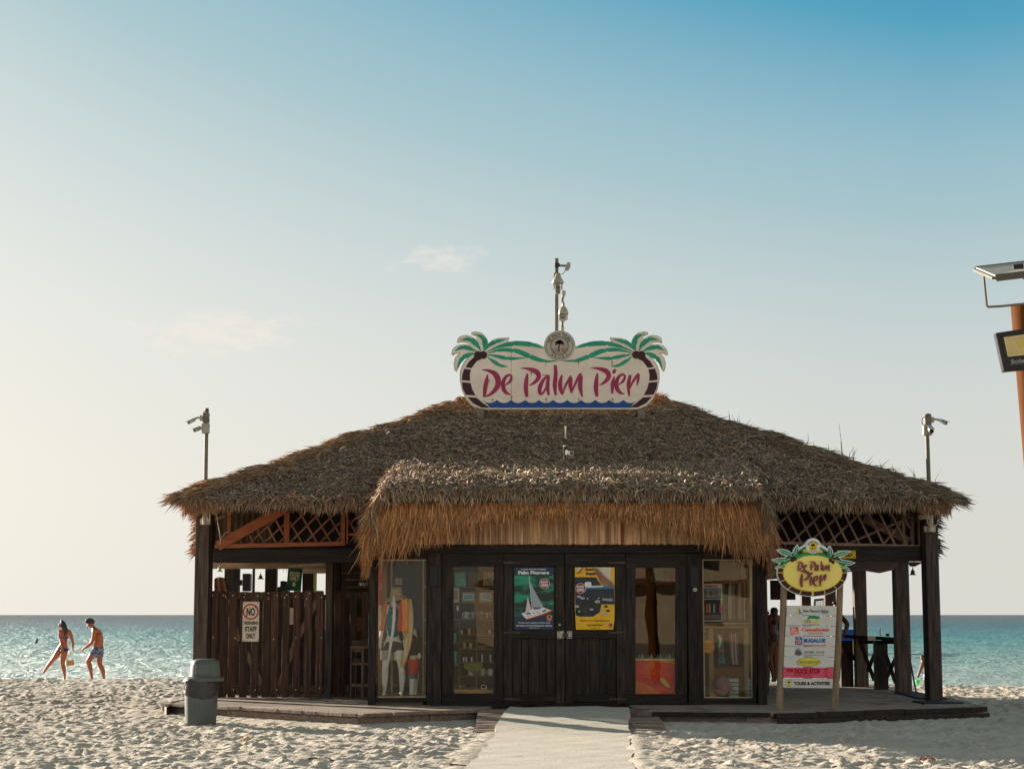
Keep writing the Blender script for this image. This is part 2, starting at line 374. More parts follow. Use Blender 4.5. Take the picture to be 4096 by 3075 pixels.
# ------------------------------------------------------------------ ground and sea
def noise2(X, Y, seed, n=14, f0=1.0, f1=6.0, an=1.0):
    r = np.random.default_rng(seed); out = np.zeros_like(X)
    for i in range(n):
        f = f0 * (f1 / f0) ** (i / max(n - 1, 1)); a = r.uniform(0, math.pi*2); ph = r.uniform(0, 6.28)
        out += np.sin((X*math.cos(a)*an + Y*math.sin(a)) * f + ph + 1.3*np.sin((X*math.sin(a) - Y*math.cos(a)) * f * .37 + ph)) * (f0 / f) ** 0.8
    return out / math.sqrt(n)
def mesh_np(name, verts, quads, mat, smooth=True, tris=None):
    me = bpy.data.meshes.new(name); nv = len(verts); me.vertices.add(nv); me.vertices.foreach_set('co', verts.astype(np.float32).ravel())
    loops = quads.ravel() if tris is None else np.concatenate([quads.ravel(), tris.ravel()])
    nq = len(quads); ntr = 0 if tris is None else len(tris)
    me.loops.add(len(loops)); me.loops.foreach_set('vertex_index', loops.astype(np.int32))
    st = np.arange(nq) * 4
    if ntr: st = np.concatenate([st, nq*4 + np.arange(ntr)*3])
    me.polygons.add(nq + ntr); me.polygons.foreach_set('loop_start', st.astype(np.int32))
    me.polygons.foreach_set('use_smooth', np.full(nq + ntr, smooth)); me.update(calc_edges=True); me.validate()
    me.materials.append(mat); return me
def gridq(nx, ny):
    i = np.arange(nx-1)[None, :] + np.arange(ny-1)[:, None] * nx
    return np.stack([i, i+1, i+1+nx, i+nx], -1).reshape(-1, 4)

sand_m = M('sand', (0.45, 0.388, 0.318, 1), (0.54, 0.478, 0.395, 1), 0.95, (0.9, 0.9, 0.9), 0.012, 26, spec=0.15, detail=7, dirt=((0.34, 0.28, 0.22, 1), 55, 0.72))
# smooth large-scale height of the beach
def crest(X): return 46.5 - np.clip((X + 6) / 16, 0, 1) * 5.0
def ground(X, Y):
    c = crest(X); d = np.maximum(Y - c, 0)
    h = -0.05 * d - 0.004 * d * d
    return np.maximum(h, -2.0)
def mat_edges(Y):          # left and right edge of the entry mat at depth Y (on the ground)
    k = (28.2 - Y) / 9.0
    return -0.12 - 0.38*k, 1.80 - 0.52*k
nx, ny = 720, 640
xs = np.linspace(-15, 15, nx); s = np.linspace(0, 1, ny); ys = 17 + 39 * (s * 0.6 + 0.4 * s**1.6)
X, Y = np.meshgrid(xs, ys)
hm = np.zeros_like(X)
r = np.random.default_rng(5)
npit = 36000
px = r.uniform(-15, 15, npit); py = 17 + 33 * r.uniform(0, 1, npit) ** 1.1
dx = xs[1] - xs[0]
for i in range(npit):
    ra = r.uniform(.045, .10); rb = ra * r.uniform(.55, 1.0); ra *= r.uniform(1.0, 1.7); dep = r.uniform(.015, .043) * (rb / .07)
    an = r.normal(-.25, .45); j0 = int((px[i] + 15) / dx); w = int(3.0 * max(ra, rb) / dx) + 1
    k0 = np.searchsorted(ys, py[i] - 3*max(ra, rb)); k1 = np.searchsorted(ys, py[i] + 3*max(ra, rb))
    a, b = max(j0 - w, 0), min(j0 + w, nx)
    if a >= b or k0 >= k1: continue
    sx = X[k0:k1, a:b] - px[i]; sy = Y[k0:k1, a:b] - py[i]
    u = (sx*math.cos(an) + sy*math.sin(an)) / ra; v = (-sx*math.sin(an) + sy*math.cos(an)) / rb
    q = u*u + v*v; hm[k0:k1, a:b] += dep * (-1.0*np.exp(-q) + 0.62*np.exp(-(np.sqrt(q) - 1.45)**2 / .22))
hm = np.clip(hm, -.075, .075)
hm += 0.006 * noise2(X, Y, 3, 14, 5, 26) + 0.03 * noise2(X, Y, 4, 8, .35, 1.5)
# calmer, drifted sand close to the deck; flattened bed under the mat and under the deck
front = [G(*p, 0.2) for p in ((657, 2812), (1438, 2856), (1927, 2838), (2609, 2847), (3085, 2852), (3930, 2826))]
fy = np.interp(X, [p.x for p in front], [p.y for p in front])
inx = (X > front[0].x - .6) & (X < front[-1].x + .6)
dd = fy - Y
calm = np.where(inx, np.clip(np.abs(dd) / 0.9, 0, 1), 1)
hm = hm * (0.25 + 0.75 * calm) + np.where(inx & (dd > -.3), 0.07 * np.exp(-np.maximum(dd, 0) / 0.35), 0)
ml, mr = mat_edges(Y)
em = np.maximum(ml - X, X - mr) + 0.045 * noise2(X, Y, 9, 14, .5, 9)
wm = np.clip((em + .02) / .45, 0, 1); wm = np.where(Y > 28.3, 1, wm)
bank = 0.030 * np.exp(-((em - .07) / .16) ** 2) * (Y < 26.2)
hm = hm * wm - 0.006 * (1 - wm) + bank
ux = (X > -5.9) & (X < 7.9) & (Y > fy + .35) & (Y < 39.2)
rampz = (X > -.5) & (X < 2.15) & (Y > 25.7) & (Y < 28.6)
hm = np.where(rampz, np.minimum(hm, -.03), hm)
hm = np.where(ux, -.12, hm)
edge = np.minimum(np.minimum(X + 15, 15 - X), Y - 17); Z = hm * np.clip(edge / .5, 0, 1) + ground(X, Y)
sand_me = mesh_np('sand', np.stack([X, Y, Z], -1).reshape(-1, 3), gridq(nx, ny), sand_m)
sand_o = bpy.data.objects.new('sand', sand_me); col.objects.link(sand_o); tag(sand_o, kind='structure')
# the same beach, coarser, all round the detailed part
mb = MB()
def strip(x0, x1, y0, y1, n=24):
    xs_ = np.linspace(x0, x1, n); ys_ = np.linspace(y0, y1, n); b = len(mb.v); vs = []; fs = []
    for y in ys_:
        for x in xs_: vs.append((x, y, float(ground(np.float64(x), np.float64(y))) - 0.001))
    for j in range(n-1):
        for i in range(n-1): k = j*n+i; fs.append((k, k+1, k+1+n, k+n))
    mb.add(vs, fs)
strip(-15, 15, -140, 17); strip(-150, -15, -140, 17); strip(15, 150, -140, 17); strip(-150, -15, 17, 56); strip(15, 150, 17, 56)
tag(mb.build('beach_sand', sand_m, None, smooth=True, fix=False), kind='structure')

# sea
def sea_mat():
    m = bpy.data.materials.new('sea_water'); m.use_nodes = True; t = m.node_tree; p = t.nodes['Principled BSDF']
    g = N(t, 'ShaderNodeNewGeometry'); sp_ = N(t, 'ShaderNodeSeparateXYZ'); t.links.new(g.outputs['Position'], sp_.inputs[0])
    ly = mathn(t, 'LOGARITHM', mathn(t, 'MAXIMUM', sp_.outputs[1], 40), 10.0)      # depth of the water grows with distance offshore
    mpn = N(t, 'ShaderNodeMapping'); mpn.inputs['Scale'].default_value = (0.006, 0.03, 1); t.links.new(g.outputs['Position'], mpn.inputs[0])
    n0 = N(t, 'ShaderNodeTexNoise'); n0.inputs['Scale'].default_value = 1; n0.inputs['Detail'].default_value = 5; t.links.new(mpn.outputs[0], n0.inputs[0])
    ly = mathn(t, 'ADD', ly, mathn(t, 'MULTIPLY', mathn(t, 'SUBTRACT', n0.outputs[0], 0.5), 0.22))
    f = maprange(t, ly, 1.70, 3.4)
    c = ramp(t, f, [(0.0, (0.34, 0.40, 0.36, 1)), (0.12, (0.18, 0.32, 0.30, 1)), (0.30, (0.012, 0.185, 0.20, 1)), (0.50, (0.008, 0.085, 0.12, 1)), (0.8, (0.04, 0.055, 0.06, 1))])
    t.links.new(c, p.inputs['Base Color']); p.inputs['IOR'].default_value = 1.33
    p.inputs['Roughness'].default_value = 0.28; p.inputs['Specular IOR Level'].default_value = 0.22
    mp = N(t, 'ShaderNodeMapping'); mp.inputs['Scale'].default_value = (1.3, 0.8, 1); t.links.new(g.outputs['Position'], mp.inputs[0])
    n1 = N(t, 'ShaderNodeTexNoise'); n1.inputs['Scale'].default_value = 1.2; n1.inputs['Detail'].default_value = 7; n1.inputs['Roughness'].default_value = .62; t.links.new(mp.outputs[0], n1.inputs[0])
    b = N(t, 'ShaderNodeBump'); b.inputs['Strength'].default_value = 1; b.inputs['Distance'].default_value = 1.0; mp2 = N(t, 'ShaderNodeMapping'); mp2.inputs['Scale'].default_value = (0.50, 0.22, 1); mp2.inputs['Rotation'].default_value = (0, 0, .15); t.links.new(g.outputs['Position'], mp2.inputs[0])
    n2 = N(t, 'ShaderNodeTexNoise'); n2.inputs['Scale'].default_value = 1.0; n2.inputs['Detail'].default_value = 6; n2.inputs['Roughness'].default_value = .7; t.links.new(mp2.outputs[0], n2.inputs[0])
    mp3 = N(t, 'ShaderNodeMapping'); mp3.inputs['Scale'].default_value = (0.16, 0.055, 1); t.links.new(g.outputs['Position'], mp3.inputs[0])
    n3 = N(t, 'ShaderNodeTexNoise'); n3.inputs['Scale'].default_value = 1.0; n3.inputs['Detail'].default_value = 4; n3.inputs['Roughness'].default_value = .65; t.links.new(mp3.outputs[0], n3.inputs[0])
    hh = mathn(t, 'ADD', mathn(t, 'ADD', mathn(t, 'MULTIPLY', n2.outputs[0], 1.2), mathn(t, 'MULTIPLY', n1.outputs[0], 0.8)), mathn(t, 'MULTIPLY', n3.outputs[0], 2.0)); t.links.new(hh, b.inputs['Height']); t.links.new(b.outputs[0], p.inputs['Normal'])
    return m
nx2, ny2 = 300, 480
s = np.linspace(0, 1, ny2); yy = 50 * (2600 / 50) ** (s ** 1.1); yy[-1] = 14000; u = np.linspace(-1, 1, nx2)
XX = u[None, :] * (yy[:, None] * .62 + 30); YY = np.repeat(yy[:, None], nx2, 1)
amp = 0.07 + 0.05 * np.clip((YY - 60) / 100, 0, 1)
ZZ = -0.5 + amp * (noise2(XX, YY * 1.5, 21, 16, .6, 3.0)) * np.clip(1.6 - YY/1200, .0, 1)
ZZ += 0.10 * np.clip(noise2(XX, YY * 2.2, 31, 10, .25, 1.2), 0, 9) * np.clip((YY-55)/30, 0, 1) * np.clip(1.6 - YY/1200, 0, 1)
so_ = bpy.data.objects.new('sea', mesh_np('sea', np.stack([XX, YY, ZZ], -1).reshape(-1, 3), gridq(nx2, ny2), sea_mat())); col.objects.link(so_); tag(so_, kind='structure')

# ------------------------------------------------------------------ entry mat on its plank ramp
mat_m = M('woven_beach_mat', (0.43, 0.395, 0.335, 1), (0.52, 0.475, 0.40, 1), 0.9, (1.2, 9, 9), 0.006, 30, dirt=((0.34, 0.28, 0.21, 1), 2.6, 0.60))
mb = MB(); n = 170; W_ = 9; vs = []; fs = []
for i in range(n):
    y = 28.35 - (28.35 - 12.0) * i / (n-1); l, r_ = mat_edges(y)
    if y > 27.6: l += (y - 27.6) * .12; r_ -= (y - 27.6) * .02
    l += 0.02*math.sin(y*2.1) + .008*math.sin(y*6); r_ += 0.02*math.sin(y*2.3+1) + .008*math.sin(y*7)
    zb = 0.235 if y > 28.2 else (0.235 - (28.2 - y) * .073 if y > 25.6 else max(0.022, .045 - (25.6 - y) * .03))
    for j in range(W_):
        x = l + (r_ - l) * j / (W_ - 1); vs.append((x, y, zb + 0.008*math.sin(x*4 + y*3) + .006*math.sin(x*9-y*7)))
for i in range(n-1):
    for j in range(W_-1): k = i*W_+j; fs.append((k, k+1, k+1+W_, k+W_))
nv = len(vs); vs2 = vs + [(a, b, c - .12) for a, b, c in vs]
fs2 = fs + [tuple(q + nv for q in reversed(f)) for f in fs]
for i in range(n-1):
    for j in (0, W_-1): k = i*W_+j; fs2.append((k, k+W_, k+W_+nv, k+nv))
for j in range(W_-1): fs2.append((j, j+1, j+1+nv, j+nv))
tag(mb.add(vs2, fs2).build('entry_mat', mat_m, None, smooth=True), 'long pale woven mat running over the sand up to the double doors', 'mat')

deck = thing('wooden_deck', (1, 28, 0.0), 'low wooden deck around the thatched pavilion with layered plank edges', 'deck')
FP = [G(*p, 0.2) for p in ((657, 2812), (1438, 2856), (1927, 2838), (1990, 2812), (2500, 2812), (2609, 2847), (3085, 2852), (3930, 2826), (3790, 2791))]
poly = [(p.x, p.y) for p in FP] + [(7.7, 31.2), (7.7, 39), (-5.6, 39), (-5.6, 29.6)]
MB().prism(poly, 0.02, 0.16).build('deck_frame', wood_fascia, deck)
# floor planks, clipped to the outline
def xspan(y):
    xs_ = []
    for i in range(len(poly)):
        a, b = poly[i], poly[(i+1) % len(poly)]
        if (a[1] - y) * (b[1] - y) < 0: xs_.append(a[0] + (b[0]-a[0]) * (y-a[1]) / (b[1]-a[1]))
    return sorted(xs_)
pl = MB(); far = MB(); y = 26.2
while y < 38.9:
    xs_ = xspan(y + .07)
    for a, b in zip(xs_[::2], xs_[1::2]):
        x = a
        while x < b - .05:
            L = min(random.uniform(1.8, 3.8), b - x)
            if b - x - L < .4: L = b - x
            q = pl.box((x + .003, y + .004, .161), (x + L - .003, y + .136, .20 + random.uniform(-.004, .003))); x += L
    y += .14
tag(pl.build('plank', wood_grey, deck), kind='stuff')
# edge boards, one by one
def edge_boards(a, b, z0, z1, n, out, th=.035, gaps=.006, mat=wood_fascia, nm='edge_board'):
    a, b = Vector(a), Vector(b); d = (b - a); L = d.length; d.normalize(); nn = Vector((d.y, -d.x, 0))
    c = [0] + sorted(random.uniform(.12, .88) if n > 1 else .5 for _ in range(n-1)) + [1]
    if n > 4: c = [i / n for i in range(n+1)]
    for i in range(n):
        p = a + d * (L * c[i] + gaps); q = a + d * (L * c[i+1] - gaps); o_ = nn * (out + th/2 + random.uniform(-.006, .006))
        zc = (z0 + z1) / 2 + random.uniform(-.004, .004)
        MB().bar(Vector((p.x, p.y, zc)) + o_, Vector((q.x, q.y, zc + random.uniform(-.006, .006))) + o_, th, z1 - z0, (0, 0, 1)).build(nm, mat, deck, bevel=.004)
q = [Vector((p.x, p.y, 0)) for p in FP]
edge_boards(q[0], q[1], .165, .215, 16, .03, .05, mat=wood_grey); edge_boards(q[0], q[1], .0, .15, 3, .0)
edge_boards(q[1], q[2], .165, .215, 2, .04, .06, mat=wood_fascia); edge_boards(q[1], q[2], .0, .15, 2, .0)
edge_boards(q[5], q[6], .15, .21, 2, .05, .07, mat=wood_darkh); edge_boards(q[5], q[6], .0, .14, 2, .0)
edge_boards(q[6], q[7], .13, .205, 4, .05, .08, mat=wood_darkh); edge_boards(q[6], q[7], .0, .11, 3, .14, mat=wood_darkh)
edge_boards(q[7], q[8], .12, .20, 1, .0, mat=wood_darkh); edge_boards(Vector((-5.6, 33, 0)), q[0], .02, .2, 2, .0)
# ramp boards
for i in range(15):
    y0 = 25.62 + i * .176; z0 = 0.006 + (y0 - 25.6) * .073
    l, r_ = G(1905, 2900, .05).x, G(2612, 2860, .1).x
    MB().bar((l + random.uniform(-.006, .006), y0 + .08, z0 + .006), (r_ + random.uniform(-.03, .03), y0 + .08, z0 + .006), .166, .03, (0, 0, 1)).build('ramp_board', wood_grey, deck)

# ------------------------------------------------------------------ thatched pavilion
pav = thing('thatched_pavilion', (1, 33, 0.2), 'long thatched beach pavilion with dark timber shop and double doors on the sand', 'building')
EY, BY, RY = 30.0, 38.5, 34.2
EL, ER = W(680, 2040, EY).x + .24, W(3862, 2040, EY).x - .28
EZ = 3.50
RL, RR = W(1870, 1608, RY), W(2625, 1608, RY); RZ = RL.z - 0.10
print('eave', EL, ER, 'ridge', RL, RR)
def roof_slab(up, nm):
    e = [(EL, EY, EZ), (ER, EY, EZ), (ER, BY, EZ), (EL, BY, EZ)]; r2 = [(RL.x, RY, RZ), (RR.x, RY, RZ)]
    vs = e + r2 + [(a, b, c - up) for a, b, c in e + r2]
    fs = [(0,1,5,4),(1,2,5),(2,3,4,5),(3,0,4)]; fs2 = [tuple(i+6 for i in reversed(f)) for f in fs]
    return MB().add(vs, fs + fs2 + [(0,6,7,1),(1,7,8,2),(2,8,9,3),(3,9,6,0)]).build(nm, thatch_core, pav)
roof_slab(.14, 'roof')
# hood roof over the shop
HY = 28.72; HL, HR = W(1520, 2000, HY).x, W(3035, 2000, HY).x
HZ = W(2000, 1972, HY).z
hb = [W(1590, 1840, 30.9), W(2970, 1840, 30.9)]
hz = EZ + (RZ-EZ)/(RY-EY)*(30.9-EY) + .12
hv = [(HL, HY, HZ-.05), (HR, HY, HZ-.05), (hb[1].x, 30.9, hz), (hb[0].x, 30.9, hz)]
sl_l, sl_r = W(1450, 2200, 30.0).x, W(3090, 2200, 30.0).x
hs = [(sl_l, 30.3, 3.1), (sl_r, 30.3, 3.1)]
mbh = MB().add(hv + [(a, b, c-.1) for a, b, c in hv], [(0,1,2,3),(7,6,5,4),(0,4,5,1),(1,5,6,2),(2,6,7,3),(3,7,4,0)])
mbh.build('hood_roof', thatch_core, pav)

# ---- strands
def strands(roots, dirs, nrm, L, wid, tint, lift=.03, curl=.05, side=None, droop=0.0):
    n = len(roots); D = dirs / np.linalg.norm(dirs, axis=1, keepdims=True); Nn = nrm / np.linalg.norm(nrm, axis=1, keepdims=True)
    S = np.cross(D, Nn); S /= np.linalg.norm(S, axis=1, keepdims=True) + 1e-9
    cu = rng.normal(0, curl, n)[:, None]; ts = [0, .5, 1.0]; rings = []
    for k, t in enumerate(ts):
        p = roots + D * (L * t)[:, None] + Nn * (lift * math.sin(math.pi * min(t*.9 + .1, 1))) + S * cu * t * t * 1.0 * (L[:, None] / .3)
        p[:, 2] -= droop * t * t
        w = wid * (1, .95, .15)[k]
        for j in range(3):
            a = 2*math.pi*j/3 + .5
            rings.append(p + S * (w * math.cos(a) * .5)[:, None] + Nn * (w * math.sin(a) * .5)[:, None])
    V = np.stack(rings, 1)          # n x 9 x 3
    base = (np.arange(n) * 9)[:, None, None]
    q = np.array([[k*3+j, k*3+(j+1)%3, (k+1)*3+(j+1)%3, (k+1)*3+j] for k in range(2) for j in range(3)])
    return V.reshape(-1, 3), (base + q[None]).reshape(-1, 4), np.repeat(tint, 9, 0)
def thatch_obj(parts, name, label=None):
    Vs, Qs, Ts = [], [], []; off = 0
    for v, q_, t in parts: Vs.append(v); Qs.append(q_ + off); Ts.append(t); off += len(v)
    V = np.concatenate(Vs) - np.array(ORG[pav.name])[None]; me = mesh_np(name, V, np.concatenate(Qs), thatch_m)
    t = np.concatenate(Ts); a = me.color_attributes.new('tint', 'FLOAT_COLOR', 'POINT'); c = np.ones((len(t), 4), np.float32); c[:, :3] = t; a.data.foreach_set('color', c.ravel())
    o = bpy.data.objects.new(name, me); col.objects.link(o); o.parent = pav; ORG[o.name] = ORG[pav.name]; o['kind'] = 'stuff'; print(name, len(me.polygons)); return o
def tints(n, base, var=.35, alt=None, pa=.15):
    b = np.array(base)[None] * np.exp(rng.normal(0, var, (n, 1)))
    b = b * (1 + rng.normal(0, .06, (n, 3)))
    if alt is not None:
        m = rng.random(n) < pa; b[m] = np.array(alt)[None] * np.exp(rng.normal(0, .25, (m.sum(), 1)))
    return np.clip(b, .004, .9)
GREY = (0.44, 0.32, 0.225); BROWN = (0.50, 0.29, 0.15); ORANGE = (0.50, 0.27, 0.12)  # ORANGE on the left thatch paints in sun shining through the strands
def quadpts(n, a, b, c, d, pw=1.0):     # a,b bottom edge; d,c top edge
    u = rng.random(n)[:, None]; v = (rng.random(n) ** pw)[:, None]; a, b, c, d = map(np.array, (a, b, c, d))
    return a*(1-u)*(1-v) + b*u*(1-v) + c*u*v + d*(1-u)*v, u[:, 0], v[:, 0]
def slope(n, a, b, c, d, nr, down, jit, Lr, base, alt, pa, wid=(.016, .03), lift=.05, curl=.07, out=.02):
    P, u, v = quadpts(n, a, b, c, d); nr = np.array(nr, float); nr /= np.linalg.norm(nr)
    Nn = np.repeat(nr[None], n, 0) + rng.normal(0, .15, (n, 3)); D = np.repeat(np.array(down, float)[None], n, 0)
    D /= np.linalg.norm(D[0]); D = D + rng.normal(0, jit, (n, 3)) + Nn * rng.normal(.04, .10, (n, 1))
    P = P + nr[None] * (out + .05 * rng.random((n, 1)))
    # gentle lumps and hollows in the thatch surface
    P = P + nr[None] * (0.035 * noise2(P[:, 0], P[:, 1] * 1.5, 77, 8, 1.2, 6))[:, None]
    return strands(P, D, Nn, rng.uniform(*Lr, n), rng.uniform(*wid, n), tints(n, base, .38, alt, pa), lift, curl)
parts = []
sr = (RZ - EZ) / (RY - EY); nf = (0, -sr, 1); dn = (0, -1, -sr)
parts.append(slope(50000, (EL, EY, EZ), (ER, EY, EZ), (RR.x, RY, RZ), (RL.x, RY, RZ), nf, dn, .27, (.14, .29), GREY, (.52, .40, .29), .20, wid=(.017, .030), curl=.15, lift=.045))
# side and back slopes
def tri_slope(n, a, b, apex, Lr=(.2, .36), base=GREY):
    a, b, ap = map(lambda p: np.array(p, float), (a, b, apex)); nr = np.cross(b - a, ap - a); nr /= np.linalg.norm(nr); nr = nr if nr[2] > 0 else -nr
    m = (a + b) / 2 - ap; return slope(n, a, b, ap, ap, nr, m, .22, Lr, base, BROWN, .2, wid=(.02, .034))
parts.append(tri_slope(4500, (EL, BY, EZ), (EL, EY, EZ), (RL.x, RY, RZ))); parts.append(tri_slope(4500, (ER, EY, EZ), (ER, BY, EZ), (RR.x, RY, RZ)))
parts.append(slope(3500, (ER, BY, EZ), (EL, BY, EZ), (RL.x, RY, RZ), (RR.x, RY, RZ), (0, (RZ-EZ)/(BY-RY), 1), (0, 1, -(RZ-EZ)/(BY-RY)), .2, (.25, .4), GREY, BROWN, .2, wid=(.03, .045)))
# eave fringe
def fringe(n, a, b, out, L, base, alt, pa, tilt=.25, jit=.10, wid=(.014, .026), thick=.22, rise=.10, curl=.05, depthfn=None):
    a, b = np.array(a, float), np.array(b, float); u = rng.random(n); P = a[None]*(1-u[:, None]) + b[None]*u[:, None]
    o = np.array(out, float); k = rng.random(n); P = P - o[None] * (k * thick)[:, None]; P[:, 2] += rise - .14 * (1-k) * rng.random(n)
    D = np.repeat((o * tilt + np.array([0, 0, -1.]))[None], n, 0) + rng.normal(0, jit, (n, 3))
    l = rng.uniform(L[0], L[1], n) * (.82 + .18 * np.sin(u * 60) * np.sin(u * 23 + 1)) 
    if depthfn is not None: l = l * depthfn(u)
    return strands(P, D, np.repeat(o[None], n, 0) + rng.normal(0, .1, (n, 3)), l, rng.uniform(*wid, n), tints(n, base, .33, alt, pa), .02, curl)
parts.append(fringe(9000, (EL, EY, EZ), (ER, EY, EZ), (0, -1, 0), (.16, .29), (.46, .30, .18), GREY, .35, tilt=.45, wid=(.013, .024)))
parts.append(fringe(3000, (EL+.02, EY, EZ), (EL+.6, EY, EZ), (-.3, -.9, 0), (.14, .30), ORANGE, BROWN, .4, tilt=.6))
parts.append(fringe(2500, (EL, EY, EZ), (EL, BY, EZ), (-1, 0, 0), (.18, .32), ORANGE, BROWN, .3, tilt=.3, wid=(.02, .03)))
parts.append(fringe(2500, (ER, EY, EZ), (ER, BY, EZ), (1, 0, 0), (.18, .32), BROWN, GREY, .3, tilt=.3, wid=(.02, .03)))
parts.append(fringe(1500, (ER-.5, EY, EZ), (ER+.02, EY, EZ), (.4, -.9, 0), (.16, .32), BROWN, GREY, .4, tilt=.5))
# long side skirts hanging below the side eaves and a back skirt
for X_, o_, a_ in ((W(779, 2100, 32).x + .12, (-1, 0, 0), ORANGE), (W(3757, 2100, 32).x - .16, (1, 0, 0), (.16, .12, .09))):  # left skirt tint carries sun shining through, right one is painted darker
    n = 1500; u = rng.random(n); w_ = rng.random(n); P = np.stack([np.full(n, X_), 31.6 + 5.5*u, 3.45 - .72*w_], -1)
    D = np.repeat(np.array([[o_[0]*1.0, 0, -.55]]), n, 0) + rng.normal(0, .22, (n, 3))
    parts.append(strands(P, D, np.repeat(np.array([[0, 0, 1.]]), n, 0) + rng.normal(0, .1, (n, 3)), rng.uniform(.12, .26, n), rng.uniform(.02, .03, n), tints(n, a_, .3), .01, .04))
    MB().box((X_ - .03, 31.6, 2.75), (X_ + .03, 37.2, 3.5)).build('side_skirt_board', thatch_core, pav)
parts.append(fringe(3500, (EL+.3, BY-.3, 3.2), (ER-.3, BY-.3, 3.2), (0, -1, 0), (.5, .72), (.12, .085, .055), BROWN, .2, wid=(.03, .04), tilt=.05, jit=.06))
# ridge and hip caps: long strands laid along the hips
def hip(n, a, b, base, alt, pa, rad=.15, jit=.09, L=(.22, .48)):
    a, b = np.array(a, float), np.array(b, float); u = rng.random(n); th = rng.uniform(-1.5, 1.5, n); d = (b - a) / np.linalg.norm(b - a)
    s_ = np.cross(d, [0, 0, 1]); s_ /= np.linalg.norm(s_); up = np.cross(s_, d); up = up if up[2] > 0 else -up
    nn = up[None]*np.cos(th)[:, None] + s_[None]*np.sin(th)[:, None]; bl = (.65 + .5 * np.abs(np.sin(u*19)) * np.abs(np.cos(u*7)))
    P = a[None]*(1-u[:, None]) + b[None]*u[:, None] + nn * (rad * bl)[:, None]
    D = np.repeat(d[None], n, 0) + rng.normal(0, jit, (n, 3)) + nn * rng.normal(-.02, .03, (n, 1)) + s_[None]*np.sin(th)[:, None]*.2
    return strands(P, D, nn, rng.uniform(*L, n), rng.uniform(.014, .028, n), tints(n, base, .35, alt, pa), .02, .05)
for (rx, ex) in ((RL.x, EL), (RR.x, ER)):
    b_ = (.36, .25, .16) if ex < 0 else (.32, .24, .175)  # left hip warmer: backlight is put into its tint
    parts.append(hip(6500, (rx, RY, RZ+.03), (ex, EY, EZ+.03), b_, ORANGE if ex < 0 else BROWN, .25))
    parts.append(hip(1500, (rx, RY, RZ+.03), (ex, BY, EZ+.03), b_, BROWN, .25))
parts.append(hip(3500, (RL.x, RY, RZ+.03), (RR.x, RY, RZ+.03), (.50, .28, .12), ORANGE, .4, jit=.25, L=(.2, .4)))
parts.append(fringe(2200, (RL.x-.2, RY-.15, RZ+.1), (RR.x+.2, RY-.15, RZ+.1), (0, -1, 0), (.2, .4), (.50, .28, .12), ORANGE, .4, tilt=1.3, jit=.3, thick=.1))
# stray wisps on the right hip
for k in range(46):
    u = random.random() ** .8; p = np.array([[RR.x + (ER-RR.x)*u, RY + (EY-RY)*u, RZ + .14 + (EZ-RZ)*u]])
    parts.append(strands(p, np.array([[random.uniform(-.6, .7), -.2, random.uniform(.3, 1.2)]]), np.array([[0, -1., .2]]), np.array([random.uniform(.12, .3)]), np.array([.013]), np.array([[.12, .09, .06]]), .02, .10))
for k in range(30):
    u = random.random(); p = np.array([[RL.x + (EL-RL.x)*u, RY + (EY-RY)*u, RZ + .12 + (EZ-RZ)*u]])
    parts.append(strands(p, np.array([[-1, -.4, random.uniform(-.1, .35)]]), np.array([[0, -1., .2]]), np.array([random.uniform(.15, .3)]), np.array([.012]), np.array([[.2, .13, .08]]), .02, .08))
thatch_obj(parts, 'thatch')
# hood thatch: flatter, frizzier top, then a long brown skirt
parts = []
hn = np.cross(np.array(hv[1]) - hv[0], np.array(hv[3]) - hv[0]); hn = hn if hn[2] > 0 else -hn
parts.append(slope(21000, hv[0], hv[1], hv[2], hv[3], hn, (0, -1, -.3), .62, (.11, .22), (.42, .31, .22), (.56, .45, .33), .22, wid=(.016, .028), lift=.06, curl=.10, out=.06))
parts.append(fringe(6500, (HL, HY+.02, HZ+.03), (HR, HY+.02, HZ+.03), (0, -1, 0), (.14, .26), (.50, .34, .21), (.42, .33, .25), .4, tilt=.45, thick=.25, rise=.06))
# rounded side shoulders of the hood
for sx, x0, xb, xe in ((-1, HL, hb[0].x, sl_l), (1, HR, hb[1].x, sl_r)):
    n = 3600; u = rng.random(n)[:, None]; v = rng.random(n)[:, None]
    top = np.array([x0, HY, HZ])*(1-u) + np.array([xb, 30.9, hz+.05])*u
    bot = np.array([xe - sx*.34, HY+.15, 3.05])*(1-u) + np.array([xe - sx*.0, 30.6, 3.0])*u
    P = top*(1-v) + bot*v; P[:, 0] += sx * .10 * np.sin(v[:, 0]*math.pi)
    D = (bot - top) / np.linalg.norm(bot - top, axis=1, keepdims=True) + rng.normal(0, .28, (n, 3)); nn = np.repeat(np.array([[sx*.9, -.35, .5]]), n, 0)
    base = (.55, .32, .16) if sx < 0 else (.36, .24, .15)  # sun-side shoulder painted brighter than the shaded one
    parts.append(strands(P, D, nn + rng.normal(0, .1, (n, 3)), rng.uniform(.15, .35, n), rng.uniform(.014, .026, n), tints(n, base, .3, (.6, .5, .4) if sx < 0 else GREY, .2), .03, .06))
thatch_obj(parts, 'hood_thatch')
parts = []
SKB = (.57, .28, .115)
